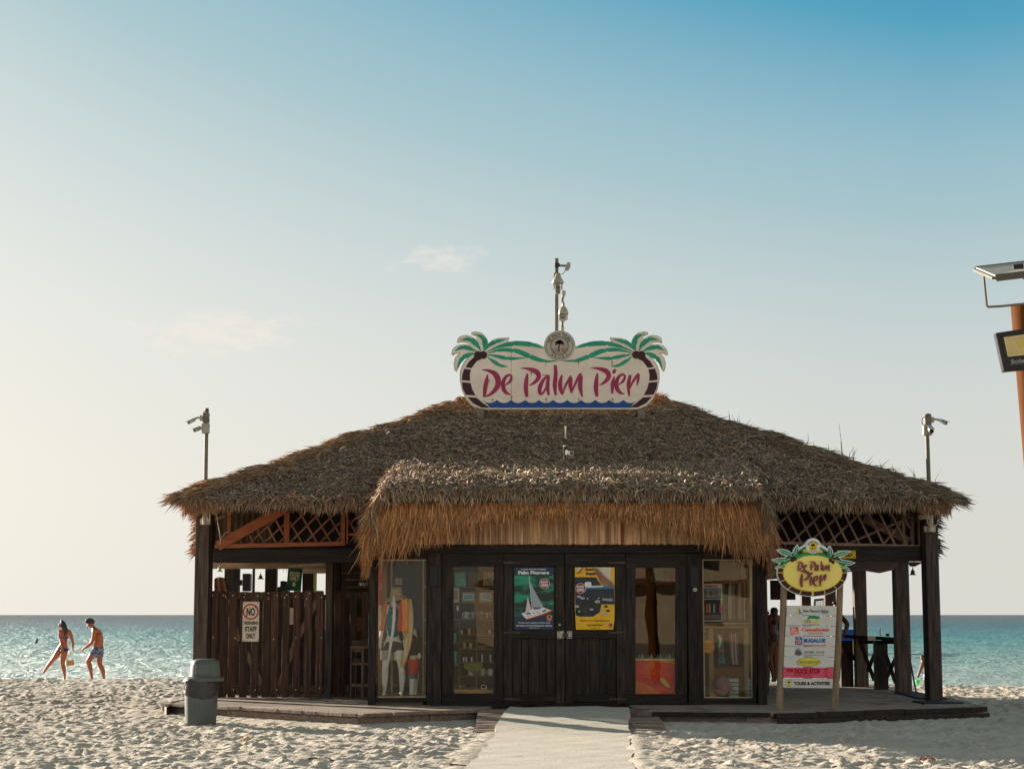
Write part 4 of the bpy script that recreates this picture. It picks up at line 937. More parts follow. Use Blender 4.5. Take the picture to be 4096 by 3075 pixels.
DLET = [[(446, 1096, 6), (434, 1150, 32), (423, 1220, 38), (414, 1296, 26)], [(388, 1057, 3), (450, 1066, 24), (512, 1098, 46), (537, 1155, 50), (530, 1205, 46), (497, 1250, 34), (452, 1285, 20), (405, 1298, 6)]]
ELET = [[(597, 1198, 6), (640, 1163, 24), (655, 1124, 20), (637, 1105, 20), (602, 1125, 28), (581, 1175, 36), (585, 1228, 38), (612, 1264, 28), (654, 1279, 5)]]
PLET = [[(796, 1092, 14), (787, 1150, 34), (782, 1225, 40), (791, 1299, 26)], [(733, 1043, 3), (800, 1050, 24), (868, 1072, 44), (896, 1110, 42), (880, 1150, 34), (842, 1183, 20), (810, 1196, 4)]]
ALET = [[(925, 1105, 4), (990, 1110, 14)], [(985, 1108, 14), (940, 1145, 26), (906, 1215, 38), (908, 1270, 26), (938, 1258, 18), (968, 1200, 16)], [(984, 1112, 20), (974, 1200, 34), (984, 1286, 16)]]
LLET = [[(1042, 1018, 26), (1046, 1100, 34), (1038, 1200, 36), (1046, 1285, 18)]]
MLET = [[(1102, 1105, 14), (1086, 1170, 36), (1090, 1235, 34), (1107, 1280, 12)], [(1106, 1276, 10), (1132, 1200, 20), (1172, 1130, 24), (1184, 1122, 20)], [(1186, 1125, 20), (1176, 1190, 36), (1186, 1266, 12)], [(1186, 1264, 10), (1216, 1190, 20), (1258, 1108, 26), (1274, 1104, 20)], [(1276, 1110, 22), (1262, 1200, 40), (1282, 1299, 10)]]
P2 = [[(x+620, y-3, w) for x, y, w in st] for st in PLET]
ILET = [[(1575, 1055, 20), (1562, 1076, 30), (1553, 1092, 16)], [(1566, 1116, 8), (1550, 1180, 34), (1546, 1270, 16)]]
E2 = [[(x+1003, y-5, w) for x, y, w in st] for st in ELET]
RLET = [[(1706, 1105, 24), (1690, 1190, 34), (1696, 1292, 14)], [(1700, 1235, 6), (1728, 1165, 20), (1772, 1104, 24), (1786, 1104, 12)], [(1784, 1104, 10), (1776, 1140, 24), (1764, 1202, 5)]]
for nm, st in (('d', DLET), ('e', ELET), ('p', PLET), ('a', ALET), ('l', LLET), ('m', MLET), ('p', P2), ('i', ILET), ('e', E2), ('r', RLET)):
    for k_, s_ in enumerate(st): mb = MB(); ribbon(mb, ZS, SY-.0105-.0012*k_, s_, .0045); mb.build('letter_stroke', maroon, ms_)
# seams, rust streaks and bolts
rustm = flat('rust', (112, 66, 36), .8); seam = flat('seam_dark', (110, 98, 86), .8)
for x_, a_, b_ in ((653, 805, 1410), ): ribbon(mb := MB(), ZS, SY-.008, [(x_, a_, 2.2), (x_+1, (a_+b_)/2, 2.4), (x_, b_, 2.2)], .002); mb.build('seam', seam, ms_)
for x_, y_ in ((455, 1155), (487, 1322), (655, 1300), (960, 990), (1247, 995), (1545, 992), (1250, 1318), (1258, 1200), (962, 1318), (1550, 1320), (830, 1085)):
    mb = MB(); mb.plate([ZS(x_ + random.uniform(5, 9)*math.cos(a), y_ + random.uniform(5, 10)*math.sin(a), SY-.0125) for a in np.linspace(0, 5.7, 9)], .003)
    ribbon(mb, ZS, SY-.012, [(x_, y_, 4), (x_+1, y_+22, 2.5), (x_, y_+random.uniform(30, 60), 1)], .002); mb.build('rust_spot', rustm, ms_)
def medallion(z, cx, cy, r, Y, parent, disc, inkm, sun_=None):
    decal(z, circle(cx, cy, r, n=48), Y, disc, parent, 'medallion', .006)
    if sun_ is None:
        ring(z, cx, cy, r*.885, r*.865, Y-.003, inkm, parent, 'ring'); ring(z, cx, cy, r*.60, r*.56, Y-.003, inkm, parent, 'ring')
    else: decal(z, circle(cx, cy, r*.6, n=30), Y-.002, sun_, parent, 'sun_disc')
    mb = MB(); palm_icon(mb, z, cx-r*.02, cy-r*.0, r*.78, Y-.006); mb.build('palm_emblem', inkm, parent)
    mb = MB()
    for k in range(3):
        yy_ = cy + r*(.22 + .09*k); hw = r*(.50 - .05*k)
        for sx in (-1, 1): ribbon(mb, z, Y-.0055, [(cx + sx*r*.12, yy_, r*.018), (cx + sx*r*.25, yy_ - r*.02, r*.02), (cx + sx*r*.36, yy_ + r*.02, r*.02), (cx + sx*hw, yy_, r*.018)], .002, 4)
    mb.build('sea_lines', inkm, parent)
    mb = MB(); arc_text(mb, 'DE PALM TOURS', z, cx, cy, r*.735, -66, 62, r*.19, Y-.0055, .0 if sun_ is None else .03)
    arc_text(mb, 'ARUBA', z, cx, cy, r*.74, 218, 142, r*.17, Y-.0055, .0 if sun_ is None else .03, flip=True); mb.build('ring_lettering', inkm, parent, fix=False)
medallion(ZS, 1079, 848, 134, SY-.02, ms_, M('medallion_cream', lin(196, 190, 176), lin(176, 168, 154), .5, (8, 8, 8)), ink)
decal(ZS, circle(1079, 848, 74, n=30), SY-.0225, M('medallion_beige', lin(190, 168, 148), lin(176, 152, 132), .5), ms_, 'medallion_centre', .002)
for a, b in ((345, 412), (1772, 1835)):
    p, q = ZS(a, 1500, SY+.08), ZS(b, 1400, SY+.08); MB().box((p.x, SY+.0, p.z-.1), (q.x, SY+.16, q.z+.6)).build('mount_post', M('mount_grey', lin(140, 128, 112), lin(112, 98, 84), .7, dirt=(lin(200, 195, 186), 9, .62)), ms_)

# ------------------------------------------------------------------ directory sign on two round posts
AY = 27.95
dsg = thing('directory_sign', ZB(600, 1560, AY), 'yellow oval De Palm Pier sign above eight name boards on two round wooden posts', 'sign')
for (x0, y0), (x1, y1), w in (((298, -40), (231, 1562), 96), ((1078, -60), (989, 1572), 96)):
    a, b = ZB(x0, y0, AY+.08), ZB(x1, y1, AY+.08); r_ = w/3.46/4/F*28/2; a.z += .12; b.z = .2
    MB().tube([a, a.lerp(b, .5) + Vector((.01, 0, 0)), b], [r_*.93, r_*1.0, r_*1.02], 14).build('post', wood_tan, dsg)
tops = [(338, 138, 1028), (331, 279, 1022), (323, 421, 1016), (314, 562, 1008), (305, 705, 1002), (298, 848, 995), (292, 990, 986), (285, 1144, 975), (280, 1282, 968)]
bw = M('name_board_white', lin(226, 218, 210), lin(214, 206, 198), .5, (5, 5, 5)); pink = M('name_board_pink', lin(238, 96, 120), lin(224, 84, 108), .5); boards = []
for i in range(8):
    (a, y0, b), (c, y1, d) = tops[i], tops[i+1]
    boards.append(MB().plate([ZB(c+2, y1-5, AY), ZB(d+1, y1+4, AY), ZB(b, y0+9, AY), ZB(a, y0+3, AY)], .03).build('name_board', pink if i == 6 else bw, dsg, bevel=.002))
def bt(i, s_, bx, m_, **k): return T(s_, ZB, bx, AY-.004, m_, boards[i], **k)
navy = flat('navy_print', (40, 44, 96)); red2 = flat('orange_red_print', (206, 72, 38)); blu = flat('blue_print', (22, 92, 150)); gry = flat('grey_print', (86, 86, 86)); crim = flat('crimson_print', (158, 14, 44)); yel = flat('yellow_print', (226, 192, 70)); blk = flat('black_print', (24, 22, 26)); grn = flat('green_print', (22, 128, 84)); brn = flat('brown_print', (110, 92, 50)); wht = flat('white_print', (222, 216, 206))
def dec(i, pts, m_, nm='logo', yo=.004): return decal(ZB, pts, AY-yo, m_, boards[i], nm, .003)
dec(0, [(490, 150), (505, 200), (508, 252), (474, 250), (482, 200)], yel); dec(0, [(492, 165), (515, 200), (536, 246), (512, 243), (508, 200)], navy)
ribbon(mb := MB(), ZB, AY-.004, [(456, 252, 2), (500, 250, 5), (540, 262, 5), (575, 262, 1)], .003); mb.build('logo', gry, boards[0])
bt(0, 'Palm Pleasure Sailing', (556, 198, 914, 246), navy, bold=.01, shear=.3); bt(0, 'ARUBA', (818, 243, 884, 253), navy, bold=.02)
for st in ([(620, 335, 8), (650, 300, 26), (700, 290, 22), (760, 305, 16), (802, 330, 3)], [(628, 332, 6), (690, 308, 22), (740, 318, 22), (775, 332, 3)], [(700, 292, 8), (760, 294, 14), (800, 308, 4)]):
    ribbon(mb := MB(), ZB, AY-.004 - .001*random.random(), st, .003); mb.build('logo', grn, boards[1])
bt(1, 'co', (540, 336, 604, 384), yel, bold=.03); bt(1, 'nuts', (662, 332, 788, 392), yel, bold=.03)
for cx, cy in ((603, 364), (640, 362)): decal(ZB, circle(cx, cy, 24, 19, 20), AY-.006, brn, boards[1], 'logo'); decal(ZB, circle(cx-3, cy+2, 13, 10, 16), AY-.008, wht, boards[1], 'logo', .002)
bt(1, 'SOUVENIRS ACCESSORIES SENSATIONAL', (538, 402, 786, 411), gry, bold=.02)
dec(2, [(381, 441), (440, 440), (494, 436), (498, 480), (504, 532), (450, 536), (390, 545), (386, 500)], red2); T('Biba', ZB, (402, 452, 466, 484), AY-.006, wht, boards[2], bold=.02); T('Dushi', ZB, (400, 487, 487, 524), AY-.006, wht, boards[2], bold=.02)
bt(2, 'Casualwear', (540, 450, 934, 498), red2, bold=.035); bt(2, 'SOLD HERE', (638, 510, 836, 536), flat('tan_print', (196, 120, 80)), bold=.01)
dec(3, [(452, 577), (553, 580), (552, 688), (452, 684)], blu)
star = [(502 + (58 if k % 2 == 0 else 27)*math.sin(k*math.pi/5), 634 - (58 if k % 2 == 0 else 27)*math.cos(k*math.pi/5)) for k in range(10)]
dec(3, star, wht, yo=.006); dec(3, [(502 + (50 if k % 2 == 0 else 24)*math.sin(k*math.pi/5), 635 - (50 if k % 2 == 0 else 24)*math.cos(k*math.pi/5)) for k in range(10)], flat('pink_red_print', (200, 80, 90)), yo=.0075)
ribbon(mb := MB(), ZB, AY-.0095, [(502 + (3+a*2.8)*math.cos(a*1.0), 640 + (3+a*2.8)*math.sin(a*1.0), 4) for a in np.linspace(0, 8, 16)], .003, 2); mb.build('logo', wht, boards[3])
bt(3, 'BUGALOE', (570, 598, 872, 655), blu, bold=.06); bt(3, 'Beach Bar and Grill', (569, 679, 874, 697), flat('maroon_print', (168, 66, 60)), bold=.02)
mb = MB()
for a in np.linspace(-78, 78, 15):
    L_ = 92 - abs(a)*.28 + random.uniform(-6, 6); ribbon(mb, ZB, AY-.004 - .0008*random.random(), [(496, 830, 10), (496 + L_*.5*math.sin(R(a)), 828 - L_*.55*math.cos(R(a)), 9), (496 + L_*math.sin(R(a))*.85, 828 - L_*math.cos(R(a))*1.12, 1)], .003, 3)
mb.build('logo', gry, boards[4]); bt(4, 'ARUBA  ALOE', (567, 770, 856, 802), gry, bold=.005); bt(4, "World's Finest Aloe Since 1890", (566, 818, 855, 831), gry, bold=.0)
dec(5, circle(640, 919, 166, 58, 40), brn, 'oval'); decal(ZB, circle(640, 919, 161, 54, 40), AY-.0065, yel, boards[5], 'oval'); T('CUBAN CIGAR SHOP', ZB, (491, 905, 784, 938), AY-.009, brn, boards[5], bold=.01); decal(ZB, [(522, 945), (762, 945), (762, 949), (522, 949)], AY-.009, brn, boards[5], 'underline')
bt(6, 'THE', (327, 1012, 424, 1062), crim, bold=.06); bt(6, 'DOCK STOP', (442, 1013, 800, 1086), crim, bold=.07); bt(6, 'SANDWICH-BAR', (427, 1092, 684, 1117), flat('light_crimson_print', (184, 50, 76)), bold=.0)
# small generic line figure at the end of the pink board
for st in ([(842, 1032, 5), (885, 1020, 16), (918, 1036, 5)], [(848, 1050, 4), (880, 1062, 6), (912, 1048, 4)], [(870, 1072, 8), (884, 1092, 12), (880, 1110, 8)], [(852, 1124, 8), (880, 1120, 10), (912, 1122, 7)], [(838, 1066, 4), (856, 1080, 5)], [(910, 1080, 5), (932, 1058, 4)]):
    ribbon(mb := MB(), ZB, AY-.004 - .001*random.random(), st, .003, 4); mb.build('logo', crim, boards[6])
decal(ZB, circle(367, 1211, 38, n=24), AY-.004, yel, boards[7], 'logo'); mb = MB(); palm_icon(mb, ZB, 366, 1212, 50, AY-.007); mb.build('logo', blk, boards[7])
mb = MB(); arc_text(mb, 'DEPALMTOURS', ZB, 367, 1211, 44, -62, 62, 8, AY-.004); arc_text(mb, 'ARUBA', ZB, 367, 1211, 45, 215, 145, 9, AY-.004, flip=True); mb.build('logo', gry, boards[7], fix=False)
bt(7, 'TOURS & ACTIVITIES', (434, 1194, 932, 1242), blk, bold=.045)
# oval head
ov = MB(); OY = AY - .07
crn = []
def leafpts(p0, p1, wdt, bend): 
    a, b = np.array(p0, float), np.array(p1, float); d = b-a; nn = np.array([-d[1], d[0]]); m = (a+b)/2 + nn*bend; return [(a[0], a[1], wdt*.35), (m[0]*.6+a[0]*.4, m[1]*.6+a[1]*.4, wdt), (m[0]*.5+b[0]*.5, m[1]*.5+b[1]*.5, wdt*.8), (b[0], b[1], 2)]
LE = [((850, 390), (905, 228), 58, .10), ((830, 395), (605, 300), 62, .08), ((800, 425), (535, 438), 62, -.16), ((770, 480), (582, 565), 58, -.14)]
REt = [((1420, 400), (1398, 245), 58, -.10), ((1450, 410), (1700, 330), 62, -.10), ((1480, 450), (1765, 488), 62, .12), ((1510, 480), (1695, 600), 58, .14)]
whs = flat('sign_white_edge', (206, 208, 214), .4); ogr = M('sign_green', lin(48, 154, 88), lin(40, 134, 76), .45)
base = MB(); base.plate([ZO(x, y, OY) for x, y in circle(1130, 640, 532, 362, 64)], .12)
base.plate([ZO(x, y, OY) for x, y in [(830, 500), (850, 400), (900, 300), (960, 245), (1035, 205), (1140, 170), (1240, 200), (1330, 250), (1400, 330), (1450, 420), (1460, 520)]], .119)
base.build('backing', whs, dsg)
MB().plate([ZO(x, y, OY-.001) for x, y in circle(1141, 236, 118, 116, 40)], .118).build('backing', whs, dsg)
for (a, b, w_, bd) in LE + REt:
    mb = MB(); st = leafpts(a, b, w_ + 26, bd); e = np.array(b, float) + (np.array(b, float)-np.array(a, float))/np.linalg.norm(np.array(b)-np.array(a))*14; st[-1] = (e[0], e[1], 8); ribbon(mb, ZO, OY-.002, st, .11); mb.build('leaf_backing', whs, dsg)
    mb = MB(); ribbon(mb, ZO, OY-.007, leafpts(a, b, w_, bd), .004); lf = mb.build('leaf', ogr, dsg)
    st = leafpts(a, b, 4, bd); mb = MB(); ribbon(mb, ZO, OY-.009, [(x, y, 5) for x, y, _ in st], .002)
    for k in (1, 2):
        x, y = st[k][0], st[k][1]; d = np.array(b, float)-np.array(a, float); d /= np.linalg.norm(d); nn = np.array([-d[1], d[0]])
        for s_ in (-1, 1): ribbon(mb, ZO, OY-.009, [(x, y, 3), (x + nn[0]*s_*14 + d[0]*14, y + nn[1]*s_*14 + d[1]*14, 3)], .002, 2)
    mb.build('leaf_vein', whs, lf)
# green crown arches with yellow windows
decal(ZO, [(860, 440), (880, 370), (930, 300), (985, 262), (1050, 240), (1140, 228), (1240, 245), (1310, 280), (1370, 340), (1410, 430), (1300, 470), (1000, 470)], OY-.004, ogr, dsg, 'green_arch')
decal(ZO, [(980, 328), (1010, 288), (1060, 276), (1220, 290), (1270, 300), (1296, 336), (1140, 345)], OY-.007, flat('sign_amber', (232, 176, 60), .45), dsg, 'amber_panel')
decal(ZO, circle(1130, 640, 522, 352, 64), OY-.005, brownp, dsg, 'trunk_oval')
yv = M('sign_yellow', lin(255, 226, 110), lin(255, 232, 126), .45, (3, 3, 3)); decal(ZO, circle(1135, 645, 450, 282, 56), OY-.012, flat('sign_amber', (232, 176, 60)), dsg, 'oval_rim', .01); decal(ZO, circle(1135, 645, 436, 268, 56), OY-.016, yv, dsg, 'oval_face', .006)
# green leafy band over the top of the oval, drawn above it
decal(ZO, [(862, 450), (880, 370), (925, 330), (905, 374), (1000, 345), (1140, 338), (1300, 352), (1365, 392), (1355, 330), (1400, 380), (1412, 440), (1340, 410), (1250, 385), (1130, 378), (1000, 392), (920, 430)], OY-.020, ogr, dsg, 'green_band', .006)
amb = flat('sign_amber', (232, 176, 60))
for a in (180, 158, 135, 112, 90, 68, 45, 22, 0, -14, 194):
    c_, s_ = math.cos(R(a)), math.sin(R(a)); ribbon(mb := MB(), ZO, OY-.0075, [(1133+446*c_, 643+278*s_, 12 if a != 90 else 32), (1131+486*c_+6, 641+316*s_, 12 if a != 90 else 32), (1130+520*c_, 640+350*s_, 12 if a != 90 else 32)], .003, 3); mb.build('trunk_stripe', amb, dsg)
for cx, cy in ((868, 434), (830, 455), (1405, 452), (1443, 480)): MB().lathe(ZO(cx, cy, OY-.025), [(.0, -.015), (.022, -.012), (.028, 0), (.028, .012)], 16, 'Y').build('coconut', brownp, dsg)
mar2 = M('sign_maroon_relief', lin(140, 34, 72), lin(120, 28, 60), .35, spec=.5)
def place(st, ox, oy, kx, ky, x0, y0): return [[((x-x0)*kx+ox, (y-y0)*ky+oy, w*kx*1.0) for x, y, w in s_] for s_ in st]
kx, ky = .555, .56
for st, ox, oy, x0, y0 in ((DLET, 900, 468, 388, 1050), (ELET, 1008, 520, 576, 1105), (PLET, 1085, 470, 733, 1043), (ALET, 1172, 520, 900, 1105), (LLET, 1262, 468, 1030, 1018)):
    kk = .60 if st is not ELET else .50
    for k_, s_ in enumerate(place(st, ox, oy, kk*.95, .52, x0, y0)): ribbon(mb := MB(), ZO, OY-.045-.002*k_, s_, .028, 5); mb.build('letter_stroke', mar2, dsg)
for k_, s_ in enumerate(place(MLET, 1290, 520, .52, .53, 1086, 1105)): ribbon(mb := MB(), ZO, OY-.045-.002*k_, s_, .028, 5); mb.build('letter_stroke', mar2, dsg)
for st, ox, oy, x0, y0, kx_, ky_ in ((PLET, 912, 606, 733, 1043, 1.05, .98), (ILET, 1095, 634, 1535, 1055, .95, .93), (ELET, 1145, 690, 576, 1105, .88, .88), (RLET, 1250, 672, 1690, 1104, .95, .93)):
    for k_, s_ in enumerate(place(st, ox, oy, kx_, ky_, x0, y0)): ribbon(mb := MB(), ZO, OY-.048-.002*k_, s_, .03, 5); mb.build('letter_stroke', mar2, dsg)
medallion(ZO, 1141, 246, 106, OY-.03, dsg, flat('medal_white', (212, 208, 200)), blk, flat('sun_yellow', (232, 170, 30)))
# ------------------------------------------------------------------ yellow notice half hidden behind the oval sign
yn = sign_board(Z4, 738, 370, 873, 430, 30.95, .02, flat('notice_yellow', (196, 160, 20), .5), 'notice_sign', 'small yellow notice on the right beam, mostly hidden by the oval sign')
T('ED', Z4, (798, 388, 846, 416), 30.945, ink, yn, bold=.04)
for b in (380, 420): MB().lathe(Z4(862, b, 30.945), [(0, 0), (.008, 0), (.008, .004)], 6, 'Y').build('nail', black_m, yn)

# ------------------------------------------------------------------ posters on the doors
pn = M('poster_navy', lin(24, 52, 88), lin(20, 44, 76), .35, (4, 4, 4), spec=.4)
sea_p = M('poster_sea_print', lin(22, 150, 114), lin(12, 46, 46), .35, (2.2, 2.2, 7), lo=.42, hi=.55, detail=8, spec=.4)
po = thing('poster', ZD(600, 1265, FY-.012), 'dark blue poster with a white catamaran under sail on the left door', 'poster')
decal(ZD, [(253, 172), (950, 172), (950, 1268), (253, 1268)], FY-.006, pn, po, 'sheet', .006)
decal(ZD, [(253, 308), (948, 308), (948, 830), (955, 1030), (253, 1040)], FY-.009, sea_p, po, 'sea_picture')
T('In touch with the Caribbean', ZD, (380, 186, 814, 218), FY-.009, wht, po, bold=.01); T('Palm Pleasure', ZD, (322, 232, 872, 292), FY-.009, wht, po, bold=.06)
def sail(pts, m_, nm, yo): decal(ZD, pts, FY-yo, m_, po, nm, .002)
sail([(532, 425), (600, 560), (680, 710), (765, 858), (690, 876), (580, 876), (560, 700)], flat('sail_grey', (150, 158, 164), .5), 'mainsail', .012); sail([(490, 690), (520, 800), (552, 890), (500, 960), (440, 1000), (470, 850)], flat('sail_pink', (196, 180, 178), .5), 'jib', .012)
ribbon(mb := MB(), ZD, FY-.0145, [(516, 322, 8), (535, 540, 10), (560, 800, 10), (580, 960, 9)], .002); mb.build('mast', wht, po)
sail([(380, 980), (470, 960), (600, 880), (760, 870), (850, 910), (915, 925), (760, 990), (560, 1060), (470, 1085), (420, 1040)], wht, 'hull_deck', .0115); sail([(470, 1096), (475, 1075), (600, 1045), (780, 985), (910, 925), (922, 945), (800, 1000), (600, 1062)], flat('hull_red', (206, 58, 30), .5), 'hull_stripe', .0135)
sail([(460, 985), (520, 965), (545, 985), (480, 1005)], ink, 'cockpit', .0135); sail([(735, 950), (800, 918), (832, 925), (780, 955)], ink, 'cabin_window', .0135); sail([(590, 880), (740, 872), (700, 905), (600, 915)], gry, 'boom_cover', .0135)
for x, y in ((600, 975), (660, 970), (700, 985), (500, 1030), (540, 1010), (840, 890)): sail([(x-9, y+10), (x-6, y-12), (x+7, y-10), (x+10, y+12)], brn, 'passenger', .0140)
T('Palm Pleasure', ZD, (584, 1022, 735, 1048), FY-.015, crim, po, bold=.01, rot=-.28)
def badge(cx, cy, r, par, Y):
    decal(ZD, circle(cx, cy, r, n=32), Y, wht, par, 'badge', .002); decal(ZD, circle(cx, cy, r*.93, n=32), Y-.002, flat('badge_red', (138, 16, 34), .45), par, 'badge', .002)
    T('BOOK', ZD, (cx-r*.72, cy-r*.58, cx+r*.66, cy-r*.08), Y-.005, wht, par, bold=.04, rot=-.05); T('HERE!', ZD, (cx-r*.68, cy+r*.02, cx+r*.7, cy+r*.58), Y-.005, wht, par, bold=.04, rot=-.05)
badge(788, 459, 92, po, FY-.012)
def smallmed(cx, cy, par, Y):
    decal(ZD, circle(cx, cy, 42, n=24), Y, flat('badge_orange', (228, 130, 40), .5), par, 'badge', .002); mb = MB(); palm_icon(mb, ZD, cx, cy, 60, Y-.003); mb.build('badge', ink, par)
    mb = MB(); arc_text(mb, 'DE PALM TOURS', ZD, cx, cy, 52, -68, 68, 12, Y); arc_text(mb, 'ARUBA', ZD, cx, cy, 53, 222, 138, 13, Y, flip=True); mb.build('badge', wht, par, fix=False)
smallmed(874, 1062, po, FY-.015)
T("The best way to experience Aruba's crystal", ZD, (326, 1134, 883, 1166), FY-.009, wht, po, bold=.02); T('clear waters is on board this luxurious catamaran', ZD, (285, 1180, 922, 1212), FY-.009, wht, po, bold=.02); T('depalmtours.com', ZD, (514, 1229, 698, 1252), FY-.009, wht, po)
p2 = thing('poster', ZD(1680, 1270, FY-.012), 'yellow and navy reef poster with a peeling torn corner on the right door', 'poster')
decal(ZD, [(1325, 170), (2028, 170), (2028, 560), (2028, 1000), (2024, 1100), (2004, 1270), (1345, 1270), (1325, 900)], FY-.006, M('poster_yellow', lin(252, 192, 12), lin(240, 178, 10), .4, (5, 5, 5), spec=.4), p2, 'sheet', .006)
decal(ZD, [(1325, 342), (1700, 342), (1800, 500), (2022, 480), (2024, 824), (1790, 824), (1770, 960), (1650, 1040), (1400, 1040), (1335, 1010)], FY-.009, M('poster_reef_print', lin(20, 40, 62), lin(46, 52, 50), .4, (3, 3, 5), lo=.45, hi=.6, spec=.4), p2, 'sea_picture')
decal(ZD, [(1400, 800), (1500, 760), (1640, 740), (1780, 770), (1790, 860), (1700, 960), (1560, 1030), (1440, 1040), (1345, 1000), (1360, 900)], FY-.0115, M('reef_rock_print', lin(64, 66, 56), lin(36, 38, 36), .5, (9, 9, 9)), p2, 'rock')
decal(ZD, [(1500, 515), (1820, 500), (2020, 480), (2020, 545), (1520, 555)], FY-.0115, flat('hull_blue_print', (66, 110, 124), .5), p2, 'boat_hull', .002); decal(ZD, [(1495, 510), (1500, 440), (1520, 425), (1600, 425), (1615, 440), (1620, 510)], FY-.012, wht, p2, 'boat_cabin', .002)
decal(ZD, [(1500, 500), (1820, 490), (1825, 515), (1500, 525)], FY-.0135, wht, p2, 'boat_rail', .002)
torn = M('torn_paper_back', lin(178, 142, 112), lin(150, 116, 90), .8, (4, 4, 4)); bare = flat('bare_panel', (206, 192, 170), .6)
decal(ZD, [(1640, 168), (1965, 168), (1965, 440), (1840, 400), (1720, 260)], FY-.0115, bare, p2, 'bare_patch'); decal(ZD, [(1375, 170), (1480, 170), (1440, 240), (1378, 262)], FY-.0115, bare, p2, 'bare_patch')
MB().add([ZD(1640, 170, FY-.012), ZD(1720, 190, FY-.05), ZD(1860, 340, FY-.07), ZD(2010, 462, FY-.05), ZD(1960, 490, FY-.02), ZD(1810, 505, FY-.012), ZD(1760, 400, FY-.012), ZD(1690, 270, FY-.012)], [(0, 1, 7), (1, 2, 6, 7), (2, 3, 4, 6), (4, 5, 6)]).build('torn_flap', torn, p2)
MB().add([ZD(1480, 170, FY-.012), ZD(1440, 240, FY-.04), ZD(1400, 278, FY-.04), ZD(1330, 275, FY-.02), ZD(1375, 255, FY-.012), ZD(1450, 172, FY-.012)], [(0, 1, 5), (1, 2, 4, 5), (2, 3, 4)]).build('torn_flap', torn, p2)
T('Seaw', ZD, (1508, 178, 1670, 228), FY-.0095, flat('poster_ink_navy', (34, 20, 66)), p2, bold=.05); T('Explo', ZD, (1520, 250, 1706, 322), FY-.0095, flat('poster_ink_navy', (34, 20, 66)), p2, bold=.05)
badge(1428, 541, 92, p2, FY-.014); T('Atlantis', ZD, (1806, 706, 1990, 756), FY-.0115, wht, p2, bold=.0, shear=.15); T('ADVENTURES', ZD, (1900, 760, 2004, 770), FY-.0115, wht, p2)
mb = MB(); mk = MB()
for x, y, s_ in ((1395, 686, 1), (1460, 714, 1.1), (1725, 775, 1.3), (1360, 862, 1.1), (1620, 915, 1), (1805, 930, 1.1), (1875, 995, 1.3)):
    mb.plate([ZD(x + 34*s_*math.cos(a), y + 19*s_*math.sin(a), FY-.0145) for a in np.linspace(0, 6.0, 14)], .002)
    for k in (-18, -6, 6, 18): mk.plate([ZD(x+(k-3)*s_, y-15*s_, FY-.0165), ZD(x+(k-3)*s_, y+15*s_, FY-.0165), ZD(x+(k+2)*s_, y+15*s_, FY-.0165), ZD(x+(k+2)*s_, y-15*s_, FY-.0165)], .002)
mb.build('fish', wht, p2); mk.build('fish_stripe', ink, p2)
for x, y in ((1875, 860), (1912, 938)): decal(ZD, circle(x, y, 34, 20, 16), FY-.014, ink, p2, 'fish', .002)
decal(ZD, circle(1403, 950, 17, 18, 14), FY-.0145, flat('turquoise_print', (84, 190, 170)), p2, 'fish', .002)
pin = flat('white_pin', (235, 235, 228))
for x, y in ((1548, 721), (1746, 718), (1534, 1055), (1742, 1053)): MB().lathe(ZD(x, y, FY-.018), [(0, 0), (.009, 0), (.01, .006)], 8, 'Y').build('pin', pin, p2)
T('Explore the Antilla Shipwreck', ZD, (1426, 1096, 1935, 1132), FY-.0095, flat('brown_ink', (74, 38, 20)), p2, bold=.02); T('and Arashi Reef', ZD, (1543, 1168, 1816, 1204), FY-.0095, flat('brown_ink', (74, 38, 20)), p2, bold=.02); T('depalmtours.com', ZD, (1598, 1233, 1766, 1252), FY-.0095, flat('brown_ink', (74, 38, 20)), p2); smallmed(1958, 1198, p2, FY-.0125)
# ------------------------------------------------------------------ camera masts
camw = M('camera_housing', lin(170, 162, 146), lin(146, 138, 122), .4, (6, 6, 6), spec=.4)
mastp = M('mast_paint', lin(122, 114, 98), lin(100, 92, 78), .55, (5, 5, 9), dirt=(lin(96, 66, 42), 10, .66))
sky_cap = flat('camera_hood_metal', (150, 166, 178), .3, .5)
def bullet(parent, z, p0, p1, r0, r1, Y, hood=True, arm=None, yo=-.06):
    """a bullet camera: p0 back end, p1 lens end (zoom px), radii in zoom px"""
    s_ = (z(1, 0, Y) - z(0, 0, Y)).length
    a, b = z(*p0, Y+.02), z(*p1, Y+yo); d = (b-a).normalized()
    c = MB().tube([a, a.lerp(b, .15), a.lerp(b, .9), b], [r0*s_*.8, r0*s_, r1*s_, r1*s_*.96], 14).build('camera_body', camw, parent)
    MB().tube([b - d*.002, b + d*.006], r1*s_*.80, 14).build('lens', lens_m, c)
    if hood:
        u = Vector((0, 0, 1)); o_ = u * (max(r0, r1)*s_*1.15); MB().bar(a + o_ - d*.01, b + o_ + d*.06, max(r0, r1)*s_*2.0, .008, (0, 0, 1)).build('sun_hood', sky_cap, c)
    if arm: MB().tube([z(x, y, Y+.02) for x, y in arm], .018, 8).build('arm', camw, parent)
    return c
lm = thing('camera_mast', Z6(412, 690, 30.9), 'weathered mast with two bullet cameras pointing left above the left roof corner', 'camera mast', 'camera masts on the roof')
MB().tube([Z6(410, 700, 30.9), Z6(419, 152, 30.9)], .034, 12).build('pole', mastp, lm)
p, q = Z6(388, 258, 30.87), Z6(431, 182, 30.87); MB().box(p, (q.x, 31.0, q.z)).build('junction_box', mastp, lm, bevel=.006)
p, q = Z6(379, 335, 30.84), Z6(433, 262, 30.84); MB().box(p, (q.x, 30.97, q.z)).build('junction_box', camw, lm, bevel=.006)
